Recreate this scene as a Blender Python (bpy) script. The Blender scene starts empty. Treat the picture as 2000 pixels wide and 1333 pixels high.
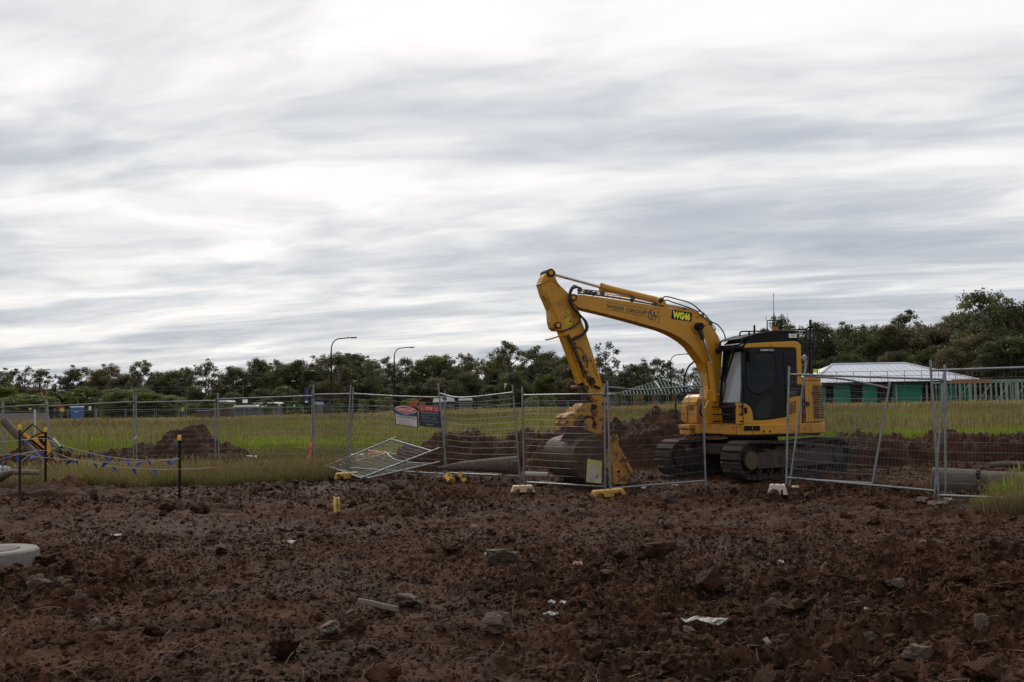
import bpy, bmesh, math, random
import numpy as np
from mathutils import Vector, Matrix
sc = bpy.context.scene
# ---------------------------------------------------------------- camera, world, sun, exposure
EYE = 1.55
FPX = 1944.0
PITCH = math.atan(130.5 / FPX)
ROLL = math.radians(0.93)
_r = Vector((1, 0, 0)); _f = Vector((0, math.cos(PITCH), math.sin(PITCH))); _u = Vector((0, -math.sin(PITCH), math.cos(PITCH)))
CR = _r * math.cos(ROLL) - _u * math.sin(ROLL)
CU = _u * math.cos(ROLL) + _r * math.sin(ROLL)
CAMP = Vector((0, 0, EYE))
cd = bpy.data.cameras.new("camera"); cam = bpy.data.objects.new("camera", cd); sc.collection.objects.link(cam)
cd.sensor_width = 36.0; cd.lens = 35.0; cd.clip_start = 0.1; cd.clip_end = 6000
M = Matrix((( CR.x, CU.x, -_f.x), (CR.y, CU.y, -_f.y), (CR.z, CU.z, -_f.z))).to_4x4()
M.translation = CAMP
cam.matrix_world = M
sc.camera = cam
sc.render.resolution_x = 1024; sc.render.resolution_y = 682

def ray(px, py):
    return _f + CR * ((px - 1000) / FPX) + CU * ((666.5 - py) / FPX)
def at(px, py, Y):
    """point of the place seen in that direction at Y metres ahead"""
    r = ray(px, py)
    return CAMP + r * (Y / r.y)

SUN_EL = math.radians(42); SUN_AZ = math.radians(-14)      # azimuth from +Y towards +X
SUND = Vector((math.sin(SUN_AZ) * math.cos(SUN_EL), math.cos(SUN_AZ) * math.cos(SUN_EL), math.sin(SUN_EL)))
sl = bpy.data.lights.new("sun", 'SUN'); so = bpy.data.objects.new("sun", sl); sc.collection.objects.link(so)
sl.energy = 1.6; sl.angle = math.radians(14); sl.color = (1.0, 0.95, 0.88)
so.rotation_euler = SUND.to_track_quat('Z', 'Y').to_euler(); so.location = (0, 0, 60)

world = bpy.data.worlds.new("World"); sc.world = world; world.use_nodes = True
def build_world():
    nt = world.node_tree; nt.nodes.clear(); N = nt.nodes.new; L = nt.links.new
    out = N('ShaderNodeOutputWorld'); bg = N('ShaderNodeBackground'); bg.inputs['Strength'].default_value = 0.1
    L(bg.outputs[0], out.inputs[0])
    sky = N('ShaderNodeTexSky'); sky.sky_type = 'NISHITA'; sky.sun_disc = False
    sky.sun_elevation = SUN_EL; sky.sun_rotation = SUN_AZ; sky.dust_density = 3
    tc = N('ShaderNodeTexCoord'); sep = N('ShaderNodeSeparateXYZ'); L(tc.outputs['Generated'], sep.inputs[0])
    def math_(op, a, b=None, clamp=False):
        n = N('ShaderNodeMath'); n.operation = op; n.use_clamp = clamp
        for i, v in enumerate((a, b)):
            if v is None: continue
            if isinstance(v, (int, float)): n.inputs[i].default_value = v
            else: L(v, n.inputs[i])
        return n.outputs[0]
    z = math_('ADD', math_('MAXIMUM', sep.outputs[2], 0.0), 0.055)
    X = math_('DIVIDE', sep.outputs[0], z); Y = math_('DIVIDE', sep.outputs[1], z)
    cmb = N('ShaderNodeCombineXYZ'); L(X, cmb.inputs[0]); L(Y, cmb.inputs[1])
    # a stratus deck: bands drawn out along the wind
    m0 = N('ShaderNodeMapping'); L(cmb.outputs[0], m0.inputs[0]); m0.inputs['Rotation'].default_value = (0, 0, math.radians(-160))
    mp = N('ShaderNodeMapping'); mp.vector_type = 'POINT'; L(m0.outputs[0], mp.inputs[0]); mp.inputs['Scale'].default_value = (0.62, 1.15, 1)
    mp.inputs['Location'].default_value = (3.7, 1.3, 0)
    warp = N('ShaderNodeTexNoise'); warp.inputs['Scale'].default_value = 0.45; warp.inputs['Detail'].default_value = 4; L(mp.outputs[0], warp.inputs[0])
    wv = N('ShaderNodeVectorMath'); wv.operation = 'SCALE'; L(warp.outputs['Color'], wv.inputs[0]); wv.inputs['Scale'].default_value = 1.9
    wa = N('ShaderNodeVectorMath'); wa.operation = 'ADD'; L(mp.outputs[0], wa.inputs[0]); L(wv.outputs[0], wa.inputs[1])
    n1 = N('ShaderNodeTexNoise'); n1.inputs['Scale'].default_value = 0.72; n1.inputs['Detail'].default_value = 6; n1.inputs['Roughness'].default_value = 0.50
    L(wa.outputs[0], n1.inputs[0])
    n2 = N('ShaderNodeTexNoise'); n2.inputs['Scale'].default_value = 2.4; n2.inputs['Detail'].default_value = 5; n2.inputs['Roughness'].default_value = 0.55
    L(wa.outputs[0], n2.inputs[0])
    s = math_('ADD', math_('MULTIPLY', n1.outputs['Fac'], 0.66), math_('MULTIPLY', n2.outputs['Fac'], 0.34))
    # thin cloud lets more light through towards the sun
    dt = N('ShaderNodeVectorMath'); dt.operation = 'DOT_PRODUCT'; L(tc.outputs['Generated'], dt.inputs[0]); dt.inputs[1].default_value = SUND
    glow = math_('POWER', math_('MAXIMUM', dt.outputs['Value'], 0.0), 8.0)
    s2 = math_('ADD', s, math_('MULTIPLY', glow, 0.225))
    cr = N('ShaderNodeValToRGB'); L(s2, cr.inputs[0]); e = cr.color_ramp.elements
    e[0].position = 0.36; e[0].color = (0.42, 0.46, 0.53, 1)
    e[1].position = 0.76; e[1].color = (1.05, 1.04, 1.03, 1)
    for p, c in ((0.46, (0.54, 0.575, 0.635)), (0.52, (0.67, 0.695, 0.735)), (0.58, (0.85, 0.85, 0.85)), (0.63, (0.98, 0.97, 0.96))):
        q = e.new(p); q.color = (*c, 1)
    # small puffs of cumulus low over the horizon
    mp2 = N('ShaderNodeMapping'); L(tc.outputs['Generated'], mp2.inputs[0]); mp2.inputs['Scale'].default_value = (1, 1, 2.6)
    n3 = N('ShaderNodeTexNoise'); n3.inputs['Scale'].default_value = 11.0; n3.inputs['Detail'].default_value = 6; n3.inputs['Roughness'].default_value = 0.55; L(mp2.outputs[0], n3.inputs[0])
    puff = N('ShaderNodeMapRange'); puff.interpolation_type = 'SMOOTHSTEP'; L(n3.outputs['Fac'], puff.inputs[0]); puff.inputs[1].default_value = 0.47; puff.inputs[2].default_value = 0.60
    low = N('ShaderNodeMapRange'); low.interpolation_type = 'SMOOTHSTEP'; L(sep.outputs[2], low.inputs[0]); low.inputs[1].default_value = 0.10; low.inputs[2].default_value = 0.035
    pf = math_('MULTIPLY', math_('MULTIPLY', puff.outputs[0], low.outputs[0]), 0.6)
    mx = N('ShaderNodeMix'); mx.data_type = 'RGBA'; L(pf, mx.inputs[0]); L(cr.outputs[0], mx.inputs[6]); mx.inputs[7].default_value = (0.82, 0.81, 0.80, 1)
    sc10 = N('ShaderNodeVectorMath'); sc10.operation = 'SCALE'; L(mx.outputs[2], sc10.inputs[0]); sc10.inputs['Scale'].default_value = 10.0
    fin = N('ShaderNodeMix'); fin.data_type = 'RGBA'; fin.inputs[0].default_value = 0.95
    L(sky.outputs[0], fin.inputs[6]); L(sc10.outputs[0], fin.inputs[7])
    L(fin.outputs[2], bg.inputs['Color'])
build_world()
sc.view_settings.view_transform = 'Standard'; sc.view_settings.look = 'None'
sc.view_settings.exposure = 0.0; sc.view_settings.gamma = 1.0
try: sc.view_settings.use_curve_mapping = False
except Exception: pass

# ---------------------------------------------------------------- helpers
C = sc.collection
rnd = random.Random(7)
def tag(o, label=None, cat=None, group=None, kind=None):
    if label: o['label'] = label
    if cat: o['category'] = cat
    if group: o['group'] = group
    if kind: o['kind'] = kind
    return o
def empty(name, loc=(0, 0, 0)):
    o = bpy.data.objects.new(name, None); o.empty_display_size = 0.2; C.objects.link(o); o.location = loc
    return o
def wloc(o):
    v = Vector((0, 0, 0))
    while o is not None: v += o.location; o = o.parent
    return v
class MB:
    """collects shapes in world coordinates, builds ONE mesh object"""
    def __init__(s): s.v = []; s.f = []
    def add(s, vs, fs):
        n = len(s.v); s.v.extend([Vector(a) for a in vs]); s.f.extend([tuple(i + n for i in f) for f in fs]); return s
    def box(s, c, size, F=None, tw=None):
        hx, hy, hz = (a / 2 for a in size); vs = []
        for x in (-hx, hx):
            for y in (-hy, hy):
                for z in (-hz, hz):
                    p = Vector((x, y, z))
                    if tw is not None: p = tw @ p
                    p = p + Vector(c); vs.append(F(*p) if F else p)
        return s.add(vs, [(0, 1, 3, 2), (4, 6, 7, 5), (0, 4, 5, 1), (2, 3, 7, 6), (0, 2, 6, 4), (1, 5, 7, 3)])
    def tube(s, pts, r, n=8, cap=True, closed=False):
        pts = [Vector(p) for p in pts]
        rs = r if isinstance(r, (list, tuple)) else [r] * len(pts)
        vs = []; up = None
        for i, p in enumerate(pts):
            a = pts[max(i - 1, 0)]; b = pts[min(i + 1, len(pts) - 1)]
            if closed: a = pts[(i - 1) % len(pts)]; b = pts[(i + 1) % len(pts)]
            t = (b - a)
            t = t.normalized() if t.length > 1e-9 else Vector((0, 0, 1))
            if up is None: up = Vector((0, 0, 1)) if abs(t.z) < 0.9 else Vector((1, 0, 0))
            x = up.cross(t)
            if x.length < 1e-4: x = Vector((0, 1, 0)).cross(t)
            x.normalize(); y = t.cross(x).normalized(); up = y
            for k in range(n):
                an = 2 * math.pi * (k + 0.5) / n
                vs.append(p + (x * math.cos(an) + y * math.sin(an)) * rs[i])
        fs = []; m = len(pts)
        for i in range(m if closed else m - 1):
            j = (i + 1) % m
            for k in range(n):
                l = (k + 1) % n; fs.append((i * n + k, i * n + l, j * n + l, j * n + k))
        if cap and not closed:
            fs.append(tuple(range(n - 1, -1, -1))); fs.append(tuple((m - 1) * n + k for k in range(n)))
        return s.add(vs, fs)
    def cyl(s, a, b, r, n=16, r2=None):
        return s.tube([a, b], [r, r if r2 is None else r2], n)
    def prism(s, prof, t0, t1, F):
        """prof: list of 2D points, F(p, q, t) -> world; extruded t0..t1"""
        n = len(prof)
        vs = [F(p, q, t0) for p, q in prof] + [F(p, q, t1) for p, q in prof]
        fs = [tuple(range(n)), tuple(range(2 * n - 1, n - 1, -1))]
        for i in range(n):
            j = (i + 1) % n; fs.append((i, n + i, n + j, j))
        return s.add(vs, fs)
    def build(s, name, mat, parent=None, smooth=None, bevel=0, label=None):
        org = wloc(parent) if parent is not None else Vector((0, 0, 0))
        me = bpy.data.meshes.new(name); me.from_pydata([tuple(v - org) for v in s.v], [], s.f)
        bm = bmesh.new(); bm.from_mesh(me); bmesh.ops.recalc_face_normals(bm, faces=bm.faces); bm.to_mesh(me); bm.free()
        me.materials.append(mat)
        o = bpy.data.objects.new(name, me); C.objects.link(o)
        if parent is not None: o.parent = parent
        if smooth is not None:
            me.shade_smooth()
            me.set_sharp_from_angle(angle=math.radians(smooth))
        if bevel:
            m = o.modifiers.new('bevel', 'BEVEL'); m.width = bevel; m.segments = 2; m.limit_method = 'ANGLE'; m.angle_limit = math.radians(35)
        if label: o['label'] = label
        return o
def based(o, p):
    """move a single-mesh thing's origin to its base"""
    p = Vector(p); o.data.transform(Matrix.Translation(-p)); o.location = p; return o
def smooth_path(pts, k=4):
    pts = [Vector(p) for p in pts]; out = []
    for i in range(len(pts) - 1):
        p0 = pts[max(i - 1, 0)]; p1 = pts[i]; p2 = pts[i + 1]; p3 = pts[min(i + 2, len(pts) - 1)]
        for j in range(k):
            t = j / k
            out.append(0.5 * ((2 * p1) + (p2 - p0) * t + (2 * p0 - 5 * p1 + 4 * p2 - p3) * t * t + (-p0 + 3 * p1 - 3 * p2 + p3) * t ** 3))
    out.append(pts[-1]); return out
def copy_tree(o, parent=None):
    c = o.copy(); C.objects.link(c)
    if parent is not None: c.parent = parent
    for ch in [x for x in o.children]: copy_tree(ch, c)
    return c

# ---------------------------------------------------------------- materials
def mat(name, col, rough=0.6, metal=0.0, var=0.12, scale=6.0, bump=0.0, bscale=40.0, spec=0.5, dirt=None, dirt_amt=0.0, dscale=3.0, island=False, coat=0.0, vcoord='Object'):
    m = bpy.data.materials.new(name); m.use_nodes = True; nt = m.node_tree; N = nt.nodes.new; L = nt.links.new
    b = nt.nodes['Principled BSDF']; b.inputs['Roughness'].default_value = rough; b.inputs['Metallic'].default_value = metal
    b.inputs['Specular IOR Level'].default_value = spec; b.inputs['Coat Weight'].default_value = coat
    tc = N('ShaderNodeTexCoord')
    n = N('ShaderNodeTexNoise'); n.inputs['Scale'].default_value = scale; n.inputs['Detail'].default_value = 5; L(tc.outputs[vcoord], n.inputs[0])
    r = N('ShaderNodeValToRGB'); e = r.color_ramp.elements
    e[0].position = 0.3; e[1].position = 0.7
    e[0].color = (*[c * (1 - var) for c in col], 1); e[1].color = (*[min(c * (1 + var), 1) for c in col], 1)
    L(n.outputs['Fac'], r.inputs[0]); outc = r.outputs[0]
    if island:
        g = N('ShaderNodeNewGeometry'); hs = N('ShaderNodeHueSaturation'); mr = N('ShaderNodeMapRange'); L(g.outputs['Random Per Island'], mr.inputs[0])
        mr.inputs[3].default_value = 0.6; mr.inputs[4].default_value = 1.35; L(mr.outputs[0], hs.inputs['Value']); L(outc, hs.inputs['Color']); outc = hs.outputs[0]
    if dirt:
        n2 = N('ShaderNodeTexNoise'); n2.inputs['Scale'].default_value = dscale; n2.inputs['Detail'].default_value = 8; n2.inputs['Roughness'].default_value = 0.65; L(tc.outputs[vcoord], n2.inputs[0])
        mr = N('ShaderNodeMapRange'); mr.interpolation_type = 'SMOOTHSTEP'; L(n2.outputs['Fac'], mr.inputs[0])
        mr.inputs[1].default_value = 0.62 - 0.3 * dirt_amt; mr.inputs[2].default_value = 0.74 - 0.3 * dirt_amt
        mx = N('ShaderNodeMix'); mx.data_type = 'RGBA'; L(mr.outputs[0], mx.inputs[0]); L(outc, mx.inputs[6]); mx.inputs[7].default_value = (*dirt, 1); outc = mx.outputs[2]
        rr = N('ShaderNodeMapRange'); L(mr.outputs[0], rr.inputs[0]); rr.inputs[3].default_value = rough; rr.inputs[4].default_value = 0.9; L(rr.outputs[0], b.inputs['Roughness'])
    L(outc, b.inputs['Base Color'])
    if bump:
        n3 = N('ShaderNodeTexNoise'); n3.inputs['Scale'].default_value = bscale; n3.inputs['Detail'].default_value = 6; L(tc.outputs[vcoord], n3.inputs[0])
        bp = N('ShaderNodeBump'); bp.inputs['Strength'].default_value = bump; bp.inputs['Distance'].default_value = 0.02; L(n3.outputs['Fac'], bp.inputs['Height']); L(bp.outputs[0], b.inputs['Normal'])
    return m
MUD = (0.045, 0.028, 0.020)
YEL = mat('yellow_paint', (0.56, 0.250, 0.008), 0.42, var=0.08, scale=2.5, dirt=(0.27, 0.13, 0.035), dirt_amt=0.2, dscale=4, bump=0.04, bscale=25)
YELD = mat('worn_yellow_paint', (0.52, 0.235, 0.010), 0.5, var=0.22, scale=4, dirt=(.20,.10,.03), dirt_amt=0.2, dscale=6, bump=0.25, bscale=30)
YELM = mat('muddy_yellow_steel', (0.46, 0.21, 0.02), 0.6, var=0.25, scale=6, dirt=(0.10, 0.052, 0.028), dirt_amt=0.5, dscale=6, bump=0.5, bscale=30)
BLK = mat('black_paint', (0.009, 0.009, 0.010), 0.4, var=0.3, scale=8, spec=.2)
BLKM = mat('black_matt', (0.010, 0.010, 0.011), 0.7, var=0.3, scale=8, spec=.2)
RUB = mat('black_hose', (0.012, 0.012, 0.012), 0.45, var=0.3)
STEEL = mat('worn_steel', (0.10, 0.095, 0.09), 0.5, 0.6, var=0.3, scale=9, dirt=MUD, dirt_amt=0.3)
CHROME = mat('chrome_rod', (0.72, 0.72, 0.74), 0.16, 1.0, var=0.05)
TRK = mat('track_steel', (0.030, 0.022, 0.017), 0.8, 0.1, var=0.35, scale=12, dirt=(0.05, 0.033, 0.025), dirt_amt=0.6, dscale=9, bump=0.5, bscale=30)
TRKM = mat('muddy_track_frame', (0.050, 0.031, 0.021), 0.8, var=0.35, scale=7, bump=0.8, bscale=22)
BKT = mat('bucket_steel', (0.060, 0.031, 0.018), 0.62, 0.0, spec=.3, var=0.5, scale=7, dirt=(0.10, 0.055, 0.028), dirt_amt=0.45, dscale=4, bump=0.7, bscale=18)
GALV = mat('galvanised_steel', (0.23, 0.235, 0.24), 0.42, 0.7, var=0.2, scale=10, dirt=(0.12, 0.10, 0.08), dirt_amt=0.12)
GALVR = mat('rusty_steel', (0.17, 0.08, 0.045), 0.8, 0.1, var=0.3, scale=14)
WIRE = mat('wire', (0.11, 0.105, 0.10), 0.5, 0.5, var=0.2)
FOOTY = mat('yellow_plastic', (0.50, 0.28, 0.04), 0.55, var=0.1, dirt=MUD, dirt_amt=0.3, dscale=9)
FOOTC = mat('cream_plastic', (0.55, 0.40, 0.22), 0.6, var=0.1, dirt=MUD, dirt_amt=0.25, dscale=8)
FOOTW = mat('white_plastic', (0.60, 0.50, 0.42), 0.5, var=0.1, dirt=(0.25, 0.12, 0.04), dirt_amt=0.2, dscale=9)
FOOTO = mat('orange_plastic', (0.60, 0.17, 0.07), 0.5, var=0.15)
CONC = mat('concrete', (0.20, 0.175, 0.15), 0.85, var=0.15, scale=12, dirt=(0.14, 0.10, 0.08), dirt_amt=0.15, bump=0.25, bscale=60)
CONCP = mat('pipe_concrete', (0.095, 0.077, 0.062), 0.85, var=0.2, scale=6, dirt=(0.06, 0.045, 0.035), dirt_amt=0.35, bump=0.4, bscale=40)
WOOD = mat('weathered_wood', (0.17, 0.13, 0.10), 0.85, var=0.3, scale=14, bump=0.5, bscale=50)
WOODB = mat('brown_wood', (0.085, 0.060, 0.045), 0.85, var=0.3, scale=14, bump=0.5, bscale=50)
PVC = mat('white_pvc', (0.55, 0.54, 0.50), 0.4, var=0.08, dirt=MUD, dirt_amt=0.15)
WHT = mat('white_print', (0.78, 0.77, 0.76), 0.5, var=0.04)
PINKW = mat('faded_white_print', (0.60, 0.53, 0.52), 0.5, var=0.05)
RED = mat('red_print', (0.50, 0.03, 0.025), 0.45, var=0.06)
NAVY = mat('navy_print', (0.012, 0.022, 0.040), 0.35, var=0.1)
BLUEP = mat('blue_print', (0.02, 0.06, 0.19), 0.4, var=0.06)
INK = mat('dark_ink', (0.03, 0.024, 0.05), 0.5, var=0.05)
LIME = mat('reflective_yellow_letters', (0.92, 0.90, 0.02), 0.4, var=0.02)
HIVIS = mat('hi_vis_yellow', (0.62, 0.80, 0.02), 0.5, var=0.03)
DECAL = mat('yellow_decal', (0.60, 0.38, 0.01), 0.4, var=0.05)
FLAGB = mat('blue_flag', (0.012, 0.040, 0.22), 0.5, var=0.12)
ROPE = mat('rope', (0.36, 0.31, 0.26), 0.8, var=0.1)
CAPY = mat('yellow_cap', (0.80, 0.46, 0.01), 0.45, var=0.04)
PINK = mat('pink_tape', (0.80, 0.12, 0.09), 0.5, var=0.05)
TAPE = mat('yellow_tape', (0.72, 0.44, 0.09), 0.55, var=0.12, scale=30)
def glass(name, col, rough=0.04):
    m = mat(name, col, rough, var=0.1, scale=1.5, spec=0.17); return m
GLS = glass('dark_cab_glass', (0.006, 0.010, 0.012))
SHD = mat('windscreen_glass', (0.27, 0.285, 0.295), 0.12, var=0.06, scale=2, spec=0.6)
BEAC = mat('orange_beacon', (0.55, 0.09, 0.03), 0.3, var=0.05)
MUDP = mat('patch_pale_mud', (0.11, 0.085, 0.07), 0.7, var=0.4, scale=9, bump=0.6, bscale=30)
# ---------------------------------------------------------------- noise and terrain
def _hash(ix, iy, seed):
    h = (ix.astype(np.int64) * 374761393 + iy.astype(np.int64) * 668265263 + seed * 974634777) & 0xFFFFFFFF
    h = ((h ^ (h >> 13)) * 1274126177) & 0xFFFFFFFF
    return ((h ^ (h >> 16)) & 0xFFFF) / 65535.0
def perlin(x, y, seed=0):
    ix = np.floor(x); iy = np.floor(y); fx = x - ix; fy = y - iy
    u = fx * fx * fx * (fx * (fx * 6 - 15) + 10); v = fy * fy * fy * (fy * (fy * 6 - 15) + 10)
    def g(dx, dy):
        a = _hash(ix + dx, iy + dy, seed) * 2 * np.pi
        return np.cos(a) * (fx - dx) + np.sin(a) * (fy - dy)
    return ((g(0, 0) * (1 - u) + g(1, 0) * u) * (1 - v) + (g(0, 1) * (1 - u) + g(1, 1) * u) * v) * 1.5
def worley(x, y, seed=0):
    ix = np.floor(x); iy = np.floor(y); d = np.full(np.shape(x), 9.0); 
    for dx in (-1, 0, 1):
        for dy in (-1, 0, 1):
            cx = ix + dx; cy = iy + dy
            px = cx + _hash(cx, cy, seed); py = cy + _hash(cx, cy, seed + 17); w = _hash(cx, cy, seed + 31)
            d = np.minimum(d, np.hypot(x - px, y - py) / (0.35 + 0.65 * w))
    return d
def sstep(a, b, x):
    t = np.clip((x - a) / (b - a), 0, 1); return t * t * (3 - 2 * t)
T_ = [-3, -.52, -.40, -.30, -.19, -.13, -.07, 0, .10, .25, .33, .6, 3]
E_ = [21, 21.6, 22.3, 22.0, 22.3, 24.5, 27.5, 27, 28, 29, 30, 30, 30]
def dirtmask(x, y):
    t = x / np.maximum(y, 1.0)
    e = np.interp(t, T_, E_) + 0.7 * perlin(x * .45, y * .45, 5) + 0.5 * perlin(x * 1.3, y * 1.3, 6)
    d = 1 - sstep(-0.5, 0.5, y - e)
    for (cx, cy, rx, ry) in ((-6.2, 34.0, 4.2, 1.1), (-9.6, 28.2, 2.6, 1.3), (-17, 42, 4.5, 1.3), (-11.8, 26.6, 2.2, .9), (-3.2, 30, 3.2, 1.0), (-14.5, 31, 3.0, .7)):
        q = ((x - cx) / rx) ** 2 + ((y - cy) / ry) ** 2 + 0.8 * perlin(x * 1.1, y * 1.1, 9)
        d = np.maximum(d, 1 - sstep(.75, 1.25, q))
    # weedy corner at the right end of the fence
    q = ((x - 7.9) / 1.5) ** 2 + ((y - 14.3) / .9) ** 2 + .6 * perlin(x * 1.5, y * 1.5, 3)
    return d * (1 - 0.8 * (1 - sstep(.6, 1.2, q)))
def macro(x, y):
    x = np.asarray(x, float); y = np.asarray(y, float)
    h = 0.06 * perlin(x * .22, y * .22, 1) + 0.035 * perlin(x * .6, y * .6, 2)
    h = h + (.22 + .28 * sstep(-22, 0, x)) * sstep(32, 72, y) - (.22 + .20 * sstep(-22, 0, x)) * sstep(74, 84, y) + 1.1 * sstep(92, 106, y) * sstep(12, 22, x) * (1 - sstep(150, 200, y))
    h = h - .11 * np.exp(-((y - 19.0) / 1.6) ** 2) * sstep(-2.5, -.5, x) * (1 - sstep(4.4, 5.6, x))
    h = h + 0.10 * sstep(4, 8, x) * sstep(12, 14, y) * (1 - sstep(20, 24, y))
    h = h - 0.16 * np.exp(-((x - 2.6) / 1.7) ** 2 - ((y - 8.6) / .5) ** 2) - 0.10 * np.exp(-((x - 3.9) / 1.4) ** 2 - ((y - 9.6) / .45) ** 2)
    h = h + 0.09 * np.exp(-((x - 2.6) / 2.4) ** 2 - ((y - 10.9) / .35) ** 2) + 0.06 * np.exp(-((x + .9) / .9) ** 2 - ((y - 7.2) / .3) ** 2)
    h = h - 0.09 * np.exp(-((x - 2.0) / .8) ** 2 - ((y - 7.15) / .22) ** 2) + 0.10 * np.exp(-((x - 2.9) / .7) ** 2 - ((y - 6.9) / .25) ** 2)
    h = h - 0.09 * np.exp(-((x + 5.7) / 1.2) ** 2 - ((y - 10.4) / .9) ** 2)
    return h
def gz(x, y): return float(macro(np.array([x]), np.array([y]))[0])
def rough(x, y):
    """0 smoothed by machines .. 1 broken clods"""
    r = 0.55 + 0.9 * perlin(x * .33 + 3, y * .33, 12)
    r = r + 0.5 * np.exp(-((x - 2.5) / 3.0) ** 2 - ((y - 9.0) / 1.6) ** 2) - 0.55 * np.exp(-((y - 13.2) / 2.3) ** 2) + .4 * np.exp(-((y - 18.5) / 1.2) ** 2)
    r = r + .35 * np.exp(-((x + 5) / 1.3) ** 2 - ((y - 9.3) / 1.2) ** 2)
    return np.clip(r, .38, 1.3)
def clods(x, y, far=0.0):
    wx = x + .10 * perlin(x * 2.3, y * 2.3, 41); wy = y + .10 * perlin(x * 2.3 + 9, y * 2.3, 42)
    h = 0.110 * np.abs(perlin(wx * 1.5, wy * 1.5, 21)) + 0.078 * np.abs(perlin(wx * 3.6, wy * 3.6, 22))
    h = h + 0.058 * np.abs(perlin(wx * 8.5, wy * 8.5, 23)) + 0.034 * np.abs(perlin(wx * 19, wy * 19, 24))
    if far < 1: h = h + 0.010 * np.abs(perlin(wx * 41, wy * 41, 25)) + .005 * perlin(wx * 85, wy * 85, 26)
    w = worley(wx * 2.6, wy * 2.6, 51); h = h + 0.055 * np.clip(1 - (w / .42) ** 2, 0, 1) ** .6 * (_hash(np.floor(x * .9), np.floor(y * .9), 77) > .3)
    w = worley(wx * 7, wy * 7, 52); h = h + 0.034 * np.clip(1 - (w / .5) ** 2, 0, 1) ** .6
    if far < 1: w = worley(wx * 17, wy * 17, 53); h = h + 0.016 * np.clip(1 - (w / .55) ** 2, 0, 1) ** .6
    return h
# wheel and track ruts pressed into the soil
RUTS = [((-9, 16.0), (9, 13.2)), ((-9, 17.2), (9, 14.6)), ((3.2, 19.3), (12, 12.0)), ((1.4, 18.0), (11, 10.6))]
def ruts(x, y):
    h = 0 * x
    for (a, b) in RUTS:
        dx = b[0] - a[0]; dy = b[1] - a[1]; L_ = math.hypot(dx, dy)
        d = ((x - a[0]) * dy - (y - a[1]) * dx) / L_ + .25 * perlin(x * .5, y * .5, 61)
        s = ((x - a[0]) * dx + (y - a[1]) * dy) / L_
        h = h - .05 * np.exp(-(d / .22) ** 2) * (1 + .5 * np.sign(np.sin(s * 30))) + .045 * np.exp(-((np.abs(d) - .36) / .1) ** 2)
    return h
def grid_mesh(name, X, Y, Z, m, attr=None):
    nr, nc = X.shape
    co = np.stack([X, Y, Z], -1).reshape(-1, 3).astype(np.float32)
    i = np.arange((nr - 1) * (nc - 1)); r = i // (nc - 1); c = i % (nc - 1); a = r * nc + c
    q = np.stack([a, a + 1, a + nc + 1, a + nc], -1).astype(np.int32).ravel()
    me = bpy.data.meshes.new(name); me.vertices.add(len(co)); me.vertices.foreach_set('co', co.ravel())
    me.loops.add(len(q)); me.loops.foreach_set('vertex_index', q); nf = len(q) // 4
    me.polygons.add(nf); me.polygons.foreach_set('loop_start', np.arange(0, len(q), 4, dtype=np.int32))
    me.polygons.foreach_set('use_smooth', np.ones(nf, dtype=bool)); me.update(calc_edges=True)
    for k, v in (attr or {}).items():
        a_ = me.attributes.new(k, 'FLOAT', 'POINT'); a_.data.foreach_set('value', v.astype(np.float32).ravel())
    me.materials.append(m); o = bpy.data.objects.new(name, me); C.objects.link(o); return o

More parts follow.
